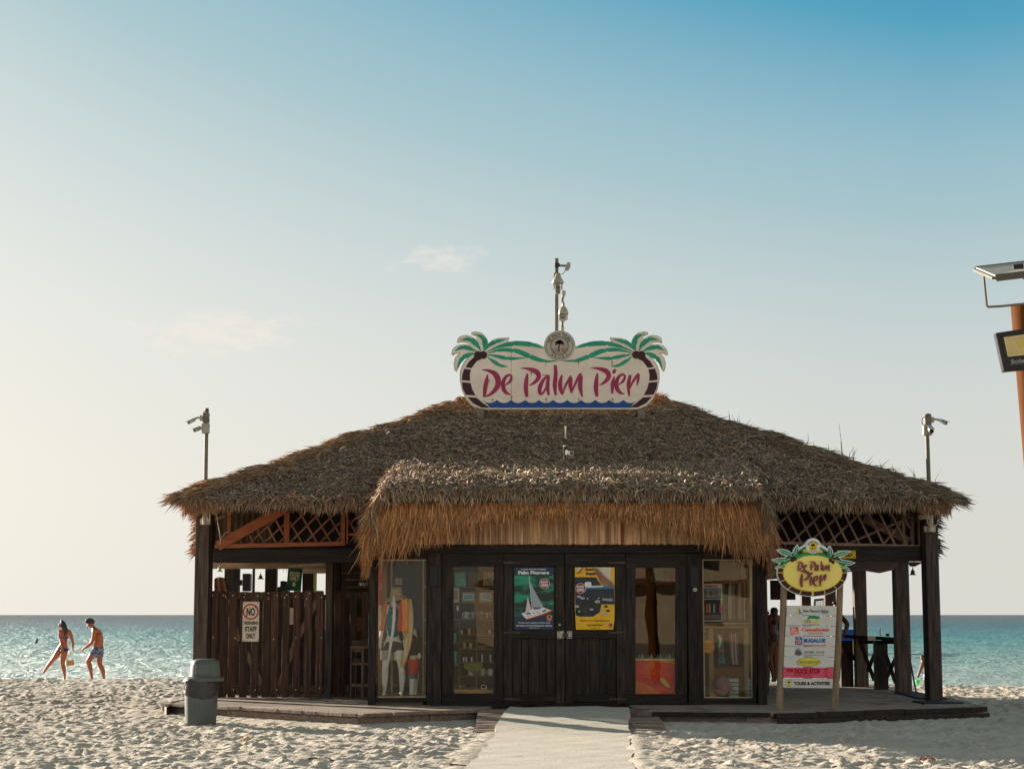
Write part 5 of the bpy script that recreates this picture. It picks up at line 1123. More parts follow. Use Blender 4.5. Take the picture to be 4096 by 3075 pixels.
for y in (200, 243, 282): MB().bar(Z6(425, y, 30.9), Z6(440, y, 30.9), .02, .02).build('clamp', black_m, lm)
MB().tube([Z6(404, 190, 30.85), Z6(398, 178, 30.85), Z6(410, 168, 30.86), Z6(426, 165, 30.86), Z6(438, 172, 30.86)], .007, 6).build('cable', black_m, lm)
bullet(lm, Z6, (332, 236), (283, 258), 12, 14, 30.88, arm=[(330, 232), (350, 222), (372, 222)]); p, q = Z6(365, 242, 30.85), Z6(388, 203, 30.85); MB().box(p, (q.x, 30.97, q.z)).build('bracket', camw, lm, bevel=.005)
bullet(lm, Z6, (372, 298), (326, 315), 15, 15, 30.85, arm=[(368, 296), (384, 296)])
rm = thing('camera_mast', Z7(327, 1440, 30.9), 'weathered mast with bullet cameras pointing right above the right roof corner', 'camera mast', 'camera masts on the roof')
MB().tube([Z7(327, 1450, 30.9), Z7(315, 1110, 30.9), Z7(320, 988, 30.9)], .036, 12).build('pole', mastp, rm)
p, q = Z7(304, 1052, 30.84), Z7(341, 990, 30.84); MB().box(p, (q.x, 30.97, q.z)).build('junction_box', mastp, rm, bevel=.006)
p, q = Z7(296, 1116, 30.82), Z7(345, 1054, 30.82); MB().box(p, (q.x, 30.95, q.z)).build('junction_box', camw, rm, bevel=.006)
p, q = Z7(341, 1040, 30.86), Z7(358, 1008, 30.86); MB().box(p, (q.x, 30.95, q.z)).build('bracket', camw, rm, bevel=.005)
bullet(rm, Z7, (392, 1032), (432, 1046), 10, 12, 30.88, arm=[(355, 1022), (375, 1022), (394, 1032)])
bullet(rm, Z7, (328, 1078), (342, 1094), 14, 15, 30.80, yo=-.14)
MB().tube([Z7(302, 1005, 30.85), Z7(288, 1015, 30.85), Z7(282, 1035, 30.85), Z7(290, 1056, 30.85), Z7(298, 1060, 30.85)], .007, 6).build('cable', black_m, rm)
# central masts behind the sign
cm = thing('camera_mast', ZC(466, 1200, 34.0), 'tall slender central mast with dome camera and small dish antenna behind the sign', 'camera mast')
MB().bar(ZC(466, 1400, 34.0), ZC(468, 125, 34.0), .066, .066).build('pole', mastp, cm, bevel=.006)
def dome(parent, z, prof, yh, Y, squash=1.0):
    """prof: list of (half width, y) in zoom px around x = cx"""
    pass
def latz(z, cx, prof, Y, n=20):          # lathe in zoom px: (half width, y)
    s_ = (z(1, 0, Y) - z(0, 0, Y)).length; mb = MB(); vs = []
    for r_, y in prof:
        c = z(cx, y, Y)
        for j in range(n): a = 2*math.pi*j/n; vs.append(c + Vector((r_*s_*math.cos(a), r_*s_*math.sin(a), 0)))
    k = len(prof); fs = [(i*n+j, i*n+(j+1) % n, (i+1)*n+(j+1) % n, (i+1)*n+j) for i in range(k-1) for j in range(n)]
    fs += [tuple(range(n)), tuple(range((k-1)*n, k*n))]; mb.sm = True; return mb.add(vs, fs)
DY = 33.72
p, q = ZC(424, 420, 33.86), ZC(520, 338, 33.86); MB().box(p, (q.x, 33.94, q.z)).build('bracket', mastp, cm, bevel=.006)
dm = latz(ZC, 486, [(30, 352), (36, 362), (46, 400), (62, 425), (80, 452), (88, 480), (88, 492), (60, 494)], DY).build('dome_housing', camw, cm)
latz(ZC, 486, [(47, 400), (49, 404)], DY).build('seam_ring', black_m, dm)
for a, b in ((418, 440), (532, 556)):
    MB().plate([ZC(a, 490, DY-.02), ZC(a+4, 588, DY-.02), ZC(b-6, 590, DY-.02), ZC(b, 545, DY-.02), ZC(b, 490, DY-.02)] if a < 500 else [ZC(a, 490, DY-.02), ZC(a, 545, DY-.02), ZC(a+6, 590, DY-.02), ZC(b-4, 588, DY-.02), ZC(b, 490, DY-.02)], .05).build('side_arm', camw, dm)
hd = MB().plate([ZC(x, y, DY-.06) for x, y in [(448, 515), (470, 503), (500, 503), (522, 512), (526, 580), (524, 625), (508, 640), (466, 640), (448, 622), (444, 560)]], .12).build('camera_head', camw, cm, bevel=.01)
MB().lathe(ZC(484, 552, DY-.075), [(.0, 0), (.036, 0), (.038, .02)], 18, 'Y').build('lens', lens_m, hd)
MB().plate([ZC(484 + 36*math.cos(a)*(1.0), 610 + 19*math.sin(a), DY-.07) for a in np.linspace(0, 6.0, 18)], .02).build('lens', lens_m, hd)
for x in (466, 502): MB().lathe(ZC(x, 610, DY-.075), [(.0, 0), (.012, 0), (.012, .01)], 12, 'Y').build('infrared_lamp', gal, hd)
dish = MB().tube([ZC(505, 230, 33.98), ZC(540, 231, 33.9), ZC(600, 234, 33.85)], .02, 8).build('dish_arm', mastp, cm)
for y in (205, 240): MB().bar(ZC(440, y, 33.93), ZC(512, y, 33.93), .03, .03).build('clamp', black_m, cm)
MB().plate([ZC(x, y, 33.82) for x, y in [(640, 176), (662, 182), (674, 206), (668, 250), (648, 292), (625, 304), (598, 298), (588, 284), (606, 222), (622, 186)]], .06).build('dish_antenna', camw, cm, bevel=.01)
MB().tube([ZC(598, 292, 33.85), ZC(590, 312, 33.86), ZC(570, 345, 33.88), ZC(528, 368, 33.9)], .006, 6).build('cable', black_m, cm)
c2 = thing('camera_mast', ZC(554, 1200, 34.1), 'shorter central mast with bent arm and bell-shaped dome camera behind the sign', 'camera mast')
MB().tube([ZC(550, 1400, 34.1), ZC(550, 1050, 34.1)], .024, 10).build('pole', mastp, c2)
MB().tube([ZC(550, 1060, 34.1), ZC(549, 750, 34.1), ZC(556, 700, 34.05), ZC(574, 664, 33.95)], .024, 10).build('pole', mastp, c2)
MB().tube([ZC(574, 664, 33.95), ZC(575, 612, 33.9), ZC(575, 600, 33.9)], [.036, .036, .02], 10).build('arm_cap', cream_m, c2)
p, q = ZC(529, 1210, 34.02), ZC(579, 1125, 34.02); MB().box(p, (q.x, 34.2, q.z)).build('pole_socket', camw, c2, bevel=.006)
d2 = latz(ZC, 566, [(14, 768), (20, 776), (21, 830), (30, 838), (48, 858), (64, 890), (73, 925), (76, 950), (50, 954)], 33.85).build('dome_housing', camw, c2)
MB().plate([ZC(x, y, 33.78) for x, y in [(508, 952), (606, 952), (606, 1020), (590, 1045), (560, 1054), (530, 1045), (510, 1018)]], .12).build('camera_head', camw, c2, bevel=.008)
MB().lathe(ZC(559, 992, 33.765), [(.0, 0), (.022, 0), (.022, .02)], 16, 'Y').build('lens', lens_m, c2)
for x in (528, 592):
    for y in (975, 992, 1010): MB().lathe(ZC(x, y, 33.77), [(.0, 0), (.008, 0), (.008, .01)], 8, 'Y').build('infrared_lamp', black_m, c2)
for a, b in ((502, 512), (612, 630)):
    p, q = ZC(a, 1026, 33.8), ZC(b, 950, 33.8); MB().box(p, (q.x, 33.9, q.z)).build('side_arm', camw, c2)
# cameras clamped to the front corner posts
cl = thing('security_camera', Z6(400, 1010, 30.7), 'pair of white bullet cameras on the left front post under the thatch', 'camera')
MB().tube([Z6(402, 1008, 30.75), Z6(402, 880, 30.75)], .035, 10).build('mount_pipe', cream_m, cl); p, q = Z6(367, 1008, 30.84), Z6(445, 965, 30.84); MB().box(p, (q.x, 30.88, q.z)).build('mount_plate', cream_m, cl)
p, q = Z6(370, 917, 30.66), Z6(408, 862, 30.66); MB().box(p, (q.x, 30.78, q.z)).build('junction_box', white_m, cl, bevel=.01); p, q = Z6(410, 915, 30.66), Z6(446, 863, 30.66); MB().box(p, (q.x, 30.78, q.z)).build('junction_box', white_m, cl, bevel=.01)
bullet(cl, Z6, (358, 889), (292, 897), 13, 15, 30.7, hood=False, arm=[(352, 889), (374, 889)], yo=-.05); bullet(cl, Z6, (456, 890), (490, 912), 13, 17, 30.68, hood=False, arm=[(440, 889), (460, 890)], yo=-.16)
MB().tube([Z6(424, 915, 30.7), Z6(418, 950, 30.68), Z6(422, 980, 30.68), Z6(436, 982, 30.68), Z6(441, 955, 30.68), Z6(438, 918, 30.7)], .011, 6).build('cable', white_m, cl)
MB().tube([Z6(490, 932, 30.75), Z6(500, 1000, 30.8), Z6(512, 1060, 30.85), Z6(520, 1120, 30.9), Z6(515, 1158, 30.95), Z6(530, 1100, 31.0), Z6(560, 1066, 31.02), Z6(600, 1064, 31.04)], .008, 6).build('cable', cream_m, cl)
cr2 = thing('security_camera', ZT(1690, 1100, 30.6), 'white bullet camera and clear lamp on the right front post under the thatch', 'camera')
MB().tube([ZT(1682, 1108, 30.66), ZT(1680, 950, 30.66)], .045, 12).build('mount_pipe', cream_m, cr2); p, q = ZT(1625, 1110, 30.70), ZT(1728, 1055, 30.70); MB().box(p, (q.x, 30.78, q.z)).build('mount_plate', cream_m, cr2)
bullet(cr2, ZT, (1625, 968), (1588, 975), 17, 24, 30.6, hood=False, arm=[(1622, 970), (1670, 965)], yo=-.16)
latz(ZT, 1650, [(18, 930), (20, 936), (20, 992), (14, 998)], 30.58).build('lamp_cylinder', M('frosted_plastic', lin(190, 186, 178), None, .2), cr2)
MB().tube([ZT(1648, 998, 30.6), ZT(1655, 1035, 30.6), ZT(1690, 1058, 30.6), ZT(1730, 1050, 30.6), ZT(1752, 1020, 30.6)], .01, 6).build('cable', cream_m, cr2)
rc = thing('security_camera', zm(2230, 1680, 9.23)(265, 1450, 30.3), 'small white camera on a rusty pipe standing in the hood thatch', 'camera')
ZK = zm(2230, 1680, 9.23)
MB().tube([ZK(275, 1500, 30.05), ZK(255, 960, 30.05)], .018, 10).build('pipe', M('rusty_pipe', lin(96, 66, 48), lin(66, 44, 34), .8, (9, 9, 9)), rc); p, q = ZK(212, 975, 30.0), ZK(298, 925, 30.0); MB().box(p, (q.x, 30.1, q.z)).build('pipe_cap', white_m, rc)
p, q = ZK(300, 1285, 29.98), ZK(395, 1095, 29.98); MB().box(p, (q.x, 30.1, q.z)).build('junction_box', white_m, rc, bevel=.01); MB().tube([ZK(390, 1180, 30.0), ZK(440, 1190, 29.98)], .014, 8).build('arm', white_m, rc)
MB().lathe(ZK(510, 1215, 29.9), [(.0, .0), (.040, 0), (.042, .01), (.04, .10), (.0, .11)], 20, 'Y').build('camera_body', white_m, rc); MB().lathe(ZK(510, 1215, 29.893), [(.0, 0), (.035, 0), (.035, .006)], 20, 'Y').build('lens', lens_m, rc)
rp = MB().tube([ZK(306, 690, 31.35), ZK(306, 670, 31.35), ZK(306, 300, 31.35), ZK(306, 225, 31.35)], [.006, .014, .014, .017], 8).build('roof_pipe', cream_m, None); tag(rp, 'short pale plastic pipe poking out of the thatch below the big sign', 'pipe')
an = MB().tube([ZT(865, 450, 32.2), ZT(847, 260, 32.2), ZT(828, 105, 32.2)], [.012, .008, .005], 6).build('whip_antenna', gal, None); tag(an, 'thin whip antenna rising from the right hip of the thatched roof', 'antenna')
tw = MB(); 
for pts in ([(2150, 1330), (2180, 1375), (2205, 1310)], [(2130, 1365), (2160, 1390), (2212, 1410)], [(2010, 1335), (2050, 1370), (2080, 1350)]): tw.tube([ZS(x, y, 33.9) for x, y in pts], [.012, .009, .004], 5)
# ------------------------------------------------------------------ litter bin
TY = 27.6; c_ = Z1(350, 1640, TY); s1 = (Z1(1, 0, TY) - Z1(0, 0, TY)).length
bn = thing('litter_bin', (c_.x, TY, 0.0), 'grey-green litter bin with domed lid and black bag in front of the gate', 'bin')
plas = M('bin_plastic', lin(92, 98, 94), lin(78, 85, 81), .5, (3, 3, 3), 0.002, 60, dirt=(lin(128, 134, 126), 5, .62), spec=.35)
def zoff(y): return Z1(0, y, TY).z
MB().lathe((c_.x-.03, TY, 0), [(100*s1, -.06), (101*s1, zoff(1630)), (106*s1, zoff(1500)), (108*s1, zoff(1370)), (100*s1, zoff(1360))], 32).build('body', plas, bn)
mb = MB(); vs = []; n = 48; prof = [(110, 1352), (116, 1362), (113, 1380), (114, 1400), (112, 1430), (113, 1450), (110, 1468), (107, 1470)]
for k, (r_, y) in enumerate(prof):
    for j in range(n):
        a = 2*math.pi*j/n; w = 1 + (.025*math.sin(a*17+k*1.3) + .02*math.sin(a*9-k*2.1)) * (1 if 0 < k < 7 else .4); dz = .03*math.sin(a*2+1.0)*(k > 4) + .008*math.sin(a*11+k)
        vs.append((c_.x - .03 + r_*s1*w*math.cos(a), TY + r_*s1*w*math.sin(a), zoff(y) + dz))
mb.sm = True; mb.add(vs, [(i*n+j, i*n+(j+1) % n, (i+1)*n+(j+1) % n, (i+1)*n+j) for i in range(7) for j in range(n)]).build('bin_bag', M('black_bag_film', (.018, .016, .018, 1), (.03, .027, .03, 1), .32, (9, 9, 9), .01, 14, spec=.5), bn)
lid = MB().lathe((c_.x+.02, TY, 0), [(120*s1, zoff(1366)), (124*s1, zoff(1360)), (124*s1, zoff(1346)), (116*s1, zoff(1338)), (100*s1, zoff(1334)), (98*s1, zoff(1320)), (93*s1, zoff(1262)), (91*s1, zoff(1240)), (80*s1, zoff(1226)), (60*s1, zoff(1220)), (0.001, zoff(1218))], 32).build('lid', plas, bn)
fl = MB(); 
for sx in (-1, 1): fl.add([(c_.x+.02+sx*52*s1, TY-93*s1*1.0, zoff(1262)), (c_.x+.02+sx*46*s1, TY-97*s1, zoff(1325)), (c_.x+.02+sx*50*s1, TY-97*s1, zoff(1325)), (c_.x+.02+sx*56*s1, TY-92*s1, zoff(1262))], [(0, 1, 2, 3)])
MB().plate([Vector((c_.x+.02-50*s1, TY-98*s1, zoff(1322))), Vector((c_.x+.02+50*s1, TY-98*s1, zoff(1322))), Vector((c_.x+.02+46*s1, TY-93*s1, zoff(1255))), Vector((c_.x+.02-46*s1, TY-93*s1, zoff(1255)))], .02).build('swing_flap', plas, lid, bevel=.006)

# ------------------------------------------------------------------ bar stool at the left, hanging lamps, odds and ends behind the gate
st = thing('bar_stool', Z1(1395, 1465, 31.4), 'brown wooden bar stool beside the mannequin window', 'stool'); SYY = 31.4
for a, b, y0, yo in ((1331, 1340, 1140, 0), (1402, 1422, 1140, 0), (1352, 1360, 1150, .38), (1434, 1450, 1150, .38)):
    p, q = Z1(a, 1450, SYY), Z1(b, y0, SYY); MB().box((p.x, SYY+yo, .2), (q.x, SYY+yo+.04, q.z)).build('leg', wood_mid, st, bevel=.003)
for y0, y1 in ((1385, 1403), (1245, 1260)): p, q = Z1(1335, y1, SYY), Z1(1450, y0, SYY); MB().box((p.x, SYY+.01, p.z), (q.x, SYY+.035, q.z)).build('stretcher', wood_mid, st)
p, q = Z1(1332, 1152, SYY-.02), Z1(1452, 1132, SYY-.02); MB().box(p, (q.x, SYY+.42, q.z)).build('seat', wood_mid, st, bevel=.006)
MB().plate([Z1(x, y, SYY+.36) for x, y in [(1344, 1135), (1342, 1105), (1352, 1096), (1450, 1096), (1450, 1135)]], .05).build('backrest', M('worn_fabric', lin(108, 84, 74), lin(84, 64, 56), .9, (40, 40, 40), .003), st, bevel=.006)
MB().plate([Z1(x, y, SYY+.02) for x, y in [(1340, 1150), (1350, 1168), (1370, 1174), (1400, 1172), (1400, 1150)]], .03).build('apron', wood_mid, st)
MB().tube([Z1(1352, 1232, SYY+.2), Z1(1400, 1234, SYY+.2)], .05, 10).build('roll', MATS['worn_fabric'], st)
brass = flat('aged_lamp_metal', (120, 82, 52), .4, .5, metal=.3)
def hlamp(z, cx, y0, y1, hw, Y, label, m_):
    l = latz(z, cx, [(hw*.12, y0-(y1-y0)*.6), (hw*.16, y0-2), (hw*.45, y0+2), (hw*.6, y1-8), (hw, y1-2), (hw*.95, y1)], Y, 16).build('pendant_lamp', m_, None); return tag(l, label, 'lamp', 'small bell lamps under the back eave')
hlamp(Z1, 735, 664, 690, 22, 37.2, 'small brass bell lamp hanging in the opening above the gate', brass)
hlamp(Z1, 462, 612, 640, 22, 37.0, 'small pale bell lamp close to the left corner post', cream_m)
hlamp(Z4, 1294, 515, 552, 28, 36.5, 'dark bell lamp hanging between the two right-hand posts', black_m)
MB_l = MB().tube([Z1(922, 598, 34.2), Z1(1152, 586, 34.2)], .03, 10).build('tube_lamp', cream_m, None); tag(MB_l, 'long pale unlit tube lamp under the soffit above the green banner', 'lamp')
cv = thing('folded_cover', Z1(480, 775, 33.2), 'tan folded canvas cover standing behind the left end of the gate', 'cover'); cvm = M('tan_canvas', lin(150, 110, 84), lin(116, 82, 60), .85, (6, 6, 6))
mb = MB(); top = [(427, 690), (440, 680), (458, 675), (480, 680), (492, 690)]; bot = [(427, 900), (455, 900), (480, 900), (510, 900), (545, 900)]
for k, (t_, b_) in enumerate(zip(top, bot)):
    yo = .06*math.sin(k*1.9)
    if k: pass
vs = [Z1(x, y, 33.2 + .06*(i % 2)) for i, (x, y) in enumerate(top)] + [Z1(x, y, 33.1 + .08*(i % 2)) for i, (x, y) in enumerate(bot)]; n = len(top)
vs += [v + Vector((0, .25, 0)) for v in vs]; N2 = 2*n
fs = [(i, i+1, n+i+1, n+i) for i in range(n-1)] + [(N2+i, N2+n+i, N2+n+i+1, N2+i+1) for i in range(n-1)] + [(i, N2+i, N2+i+1, i+1) for i in range(n-1)] + [(0, n, N2+n, N2), (n-1, N2+n-1, N2+2*n-1, 2*n-1)]
MB().add(vs, fs).build('canvas', cvm, cv)
sb = thing('loudspeaker', Z1(637, 770, 37.0), 'black loudspeaker box hung on a dark post behind the gate', 'loudspeaker')
p, q = Z1(612, 770, 37.0), Z1(664, 653, 37.0); MB().box(p, (q.x, 37.3, q.z)).build('cabinet', black_m, sb, bevel=.01); p, q = Z1(590, 732, 37.1), Z1(612, 695, 37.1); MB().box(p, (q.x, 37.2, q.z)).build('bracket', black_m, sb)
dk = flat('dark_equipment', (38, 30, 28)); t_ = MB().plate([Z1(x, y, 36.2) for x, y in [(842, 800), (842, 745), (865, 738), (865, 705), (880, 700), (906, 706), (906, 800)]], .25).build('bar_equipment', dk, None, bevel=.01); tag(t_, 'dark bar equipment standing on the back counter left of the green banner', 'equipment')
p, q = Z1(1010, 800, 36.5), Z1(1085, 652, 36.5); t_ = MB().box(p, (q.x, 36.9, q.z)).build('drinks_cooler', dk, None, bevel=.01); tag(t_, 'dark cooler cabinet right of the green banner', 'cooler')
p, q = Z1(1085, 800, 36.3), Z1(1102, 652, 36.3); t_ = MB().box(p, (q.x, 36.5, q.z)).build('drinks_column', flat('lime_panel', (150, 160, 70), .4), None); tag(t_, 'narrow yellow-green panel beside the dark cooler behind the gate', 'panel')
MB_ = MB().box(Z1(880, 992, 33.66), (Z1(957, 880, 33.66).x, 33.68, Z1(957, 880, 33.66).z)).build('wall_notice', signw, None); tag(MB_, 'blank cream paper notice seen between the gate pickets', 'notice')
MB_ = MB().box(Z1(1370, 1040, 33.6), (Z1(1410, 940, 33.6).x, 33.62, Z1(1410, 940, 33.6).z)).build('wall_notice', flat('brown_card', (120, 78, 52)), None); tag(MB_, 'brown card with a curl of lettering behind the narrow picket panel', 'notice')
cvg = thing('stacked_glasses', Z1(1400, 735, 33.0), 'row of glasses glinting on the rail behind the narrow picket panel', 'glasses')
gl2 = flat('glassware', (200, 190, 176), .1, .8)
for i in range(7): latz(Z1, 1392 + i*9, [(3.2, 735), (3.6, 715), (3.8, 712)], 33.1 + .04*(i % 2), 8).build('glass', gl2 if i % 2 else flat('amber_glass', (160, 90, 40), .15, .8), cvg)

# ------------------------------------------------------------------ right side: bar counter, railing, panels
ct = thing('bar_counter', (6.2, 35.4, .2), 'dark curved bar counter with cross-braced railing at the right end of the pavilion', 'counter')
pA = [Z4(x, y, Yq) for x, y, Yq in ((780, 990, 36.9), (950, 1003, 36.6), (1050, 1005, 35.9), (1170, 1012, 34.6))]
vs = []; 
for p in pA: vs += [p, p + Vector((.0, .42, 0)), p + Vector((0, .42, -.07)), p + Vector((0, 0, -.07))]
fs = [(4*i+j, 4*i+(j+1) % 4, 4*i+4+(j+1) % 4, 4*i+4+j) for i in range(3) for j in range(4)] + [(0, 1, 2, 3), (15, 14, 13, 12)]
MB().add(vs, fs).build('counter_top', M('black_counter_wood', (.022, .016, .013, 1), (.04, .028, .022, 1), .9, (2, 20, 20), spec=.03), ct, bevel=.01)
for (x0, x1, Yq) in ((760, 850, 36.95), (1010, 1108, 35.5)):
    p, q = Z4(x0, 1035, Yq), Z4(x1, 1035, Yq); MB().box((p.x, Yq, .2), (q.x, Yq+.14, q.z)).build('leg_panel', wood_dark, ct, bevel=.006)
for a, b, Ya in (((800, 1050), (860, 1180), 36.9), ((905, 1040), (1010, 1330), 36.2), ((1012, 1130), (960, 1265), 36.2), ((1085, 1110), (1168, 1350), 35.2), ((1168, 1165), (1100, 1310), 35.2)):
    MB().bar(Z4(*a, Ya), Z4(*b, Ya), .07, .05).build('brace', MATS['black_counter_wood'], ct)
MB().bar(Z4(900, 1045, 36.2), Z4(1170, 1048, 34.9), .07, .06).build('rail', MATS['black_counter_wood'], ct)
bt_ = thing('glass_bottle', Z4(1058, 1000, 35.8), 'clear bottle standing on the dark bar counter', 'bottle')
latz(Z4, 1058, [(9, 1000), (10, 996), (10, 965), (5, 952), (4, 944), (5, 942)], 35.95, 14).build('glass', flat('bottle_glass', (205, 212, 212), .08, .9), bt_)
latz(Z4, 1109, [(13, 1005), (15, 984), (14, 983)], 35.9, 14).build('cup', flat('brown_cup', (84, 50, 36)), None); cup = bpy.data.objects['cup']; tag(cup, 'small brown cup beside the bottle on the bar counter', 'cup')
pl_ = MB().tube([Z4(1277, 1190, 33.0), Z4(1319, 1418, 32.0)], .016, 8).build('leaning_rod', black_m, None); tag(pl_, 'thin dark rod leaning between the two right front posts', 'rod')
mt = MB(); a, b, c, d = G(3575, 2770, .205), G(3665, 2768, .205), G(3790, 2796, .205), G(3680, 2795, .205)
mt.add([a, b, c, d] + [v + Vector((0, 0, .02)) for v in (a, b, c, d)], [(0, 1, 2, 3), (4, 5, 6, 7), (0, 1, 5, 4), (1, 2, 6, 5), (2, 3, 7, 6), (3, 0, 4, 7)]); tag(mt.build('rubber_mat', flat('rubber', (36, 34, 36), .8), None), 'dark rubber mat on the deck between the right front posts', 'mat')
mt = MB(); a, b, c, d = G(3648, 2805, .205), G(3760, 2803, .205), G(3855, 2813, .205), G(3700, 2815, .205)
mt.add([a, b, c, d] + [v + Vector((0, 0, .02)) for v in (a, b, c, d)], [(0, 1, 2, 3), (4, 5, 6, 7), (0, 1, 5, 4), (1, 2, 6, 5), (2, 3, 7, 6), (3, 0, 4, 7)]); tag(mt.build('rubber_mat', MATS['rubber'], None), 'dark rubber mat in front of the right corner post', 'mat')
mt = MB(); a, b, c, d = G(1722, 2822, .203), G(2030, 2822, .203), G(2045, 2808, .203), G(1745, 2808, .203)
mt.add([a, b, c, d] + [v + Vector((0, 0, .02)) for v in (a, b, c, d)], [(0, 1, 2, 3), (4, 5, 6, 7), (0, 1, 5, 4), (1, 2, 6, 5), (2, 3, 7, 6), (3, 0, 4, 7)]); tag(mt.build('rubber_mat', MATS['rubber'], None), 'black door mat on the deck below the shelf window', 'mat')
mb_ = thing('menu_board', Z4(335, 735, 36.5), 'dark board hanging behind the directory sign', 'board')
p, q = Z4(244, 735, 36.5), Z4(426, 590, 36.5); MB().box(p, (q.x, 36.54, q.z)).build('board', flat('dark_brown_board', (52, 36, 34)), mb_); MB().bar(Z4(300, 590, 36.5), Z4(300, 480, 36.5), .03, .03).build('hanger', black_m, mb_)
MB().bar(Z4(390, 590, 36.5), Z4(390, 480, 36.5), .03, .03).build('hanger', black_m, mb_)

# ------------------------------------------------------------------ goods in the shop windows
def K(name, rgb, rough=.7, **k): return flat(name, rgb, rough, **k)
GY0 = 30.15
beige = M('beige_trim_paint', lin(190, 172, 130), None)
plinth = thing('display_floor', W(1610, 2795, 29.9), 'low display floor behind the mannequin window', 'display'); B((W(1508, 0, FY).x, FY+.12, .2), (W(1708, 0, FY).x, 31.2, W(0, 2789, FY+.1).z), 'platform', K('window_floor', (120, 108, 92)), plinth)
mw = thing('display_wall', W(1600, 2600, 30.9), 'dark grey board wall behind the mannequins', 'display'); B((W(1570, 0, 30.9).x, 30.9, .3), (W(1715, 0, 30.9).x, 30.95, 3.0), 'board', K('dark_grey_board', (44, 41, 39)), mw)
B((W(1505, 0, 30.9).x, 30.92, .3), (W(1569, 0, 30.9).x, 30.97, 3.0), 'side_board', K('tan_board', (150, 110, 66)), mw)
for x in (222, 545): MB().bar(ZM(x, 100, 30.7), ZM(x, 1480, 30.7), .03, .03).build('batten', beige, mw)
for y in (377, 713, 947): MB().bar(ZM(548, y, 30.68), ZM(585, y, 30.68), .02, .02).build('shelf_edge', beige, mw)
MB().box(ZM(258, 352, 30.88), ZM(326, 285, 30.88) + Vector((0, .02, 0))).build('socket_plate', K('switch_cream', (178, 170, 150)), mw); decal(ZM, circle(292, 320, 17, n=16), 30.87, K('switch_shadow', (130, 122, 106)), mw, 'socket')
rb = thing('red_banner', ZM(100, 690, 30.3), 'narrow red and white banner at the left edge of the mannequin window', 'banner')
decal(ZM, [(88, 165), (128, 165), (122, 330), (112, 470), (118, 560), (84, 560)], 30.3, K('banner_red', (196, 30, 22)), rb, 'cloth', .01); decal(ZM, [(84, 562), (118, 562), (122, 780), (100, 900), (84, 900)], 30.3, K('banner_pale', (196, 170, 150)), rb, 'cloth', .01); T('3', ZM, (104, 345, 120, 405), 30.295, K('banner_pale', (196, 170, 150)), rb)
def sj(z, x, y, Y, r, r2=None): s_ = (z(1, 0, Y) - z(0, 0, Y)).length; return (z(x, y, Y), r*s_, (r2 or r)*s_)
mq_m = M('mannequin_white', lin(232, 230, 222), lin(220, 218, 210), .4, (3, 3, 3), spec=.4)
mq = thing('mannequin', ZM(235, 1495, 30.1), 'headless white adult mannequin in a teal shirt, hat and striped shorts in the left window', 'mannequin')
J = [sj(ZM, 238, 930, 30.15, 62, 46), sj(ZM, 236, 760, 30.15, 54, 40), sj(ZM, 238, 620, 30.15, 66, 42), sj(ZM, 240, 540, 30.15, 30, 28), sj(ZM, 245, 470, 30.15, 26, 26), sj(ZM, 170, 595, 30.15, 26), sj(ZM, 128, 760, 30.12, 20), sj(ZM, 104, 960, 30.02, 15), sj(ZM, 104, 1010, 30.0, 12),
     sj(ZM, 312, 595, 30.15, 26), sj(ZM, 350, 770, 30.15, 20), sj(ZM, 352, 940, 30.05, 15), sj(ZM, 372, 1085, 30.0, 16),
     sj(ZM, 178, 980, 30.12, 46), sj(ZM, 165, 1130, 30.1, 36), sj(ZM, 155, 1200, 30.1, 31), sj(ZM, 155, 1290, 30.12, 33), sj(ZM, 148, 1440, 30.1, 18), sj(ZM, 130, 1484, 30.0, 16),
     sj(ZM, 292, 980, 30.15, 46), sj(ZM, 308, 1130, 30.15, 36), sj(ZM, 322, 1210, 30.15, 31), sj(ZM, 330, 1300, 30.17, 33), sj(ZM, 322, 1440, 30.15, 18), sj(ZM, 318, 1484, 30.05, 16)]
E = [(0, 1), (1, 2), (2, 3), (3, 4), (2, 5), (5, 6), (6, 7), (7, 8), (2, 9), (9, 10), (10, 11), (11, 12), (0, 13), (13, 14), (14, 15), (15, 16), (16, 17), (17, 18), (0, 19), (19, 20), (20, 21), (21, 22), (22, 23), (23, 24)]
skin(J, E, 'body', mq_m, mq)
J = [sj(ZM, 236, 915, 30.12, 84, 66), sj(ZM, 236, 760, 30.12, 78, 62), sj(ZM, 238, 630, 30.12, 86, 60), sj(ZM, 240, 572, 30.13, 62, 48)]
skin(J, [(0, 1), (1, 2), (2, 3)], 'tank_top', M('teal_tie_dye', lin(30, 122, 142), lin(190, 206, 206), .8, (3, 3, 2), lo=.5, hi=.6, detail=3), mq)
shm = K('shorts_charcoal', (66, 58, 62)); shw = K('shorts_pale', (198, 192, 186)); shg = K('shorts_stripe', (150, 142, 138))
J = [sj(ZM, 236, 905, 30.14, 80, 56), sj(ZM, 236, 950, 30.14, 84, 58), sj(ZM, 178, 1010, 30.12, 56, 50), sj(ZM, 172, 1060, 30.12, 54, 46), sj(ZM, 294, 1010, 30.15, 56, 50), sj(ZM, 300, 1060, 30.15, 54, 46)]
skin(J, [(0, 1), (1, 2), (2, 3), (1, 4), (4, 5)], 'shorts', shm, mq)
for cx, Yk in ((168, 30.12), (302, 30.15)): MB().tube([ZM(cx, 1020, Yk), ZM(cx, 1120, Yk)], [66*(ZM(1, 0, 30)-ZM(0, 0, 30)).length, 64*(ZM(1, 0, 30)-ZM(0, 0, 30)).length], 18).build('shorts_leg', shw if cx > 200 else shg, mq)
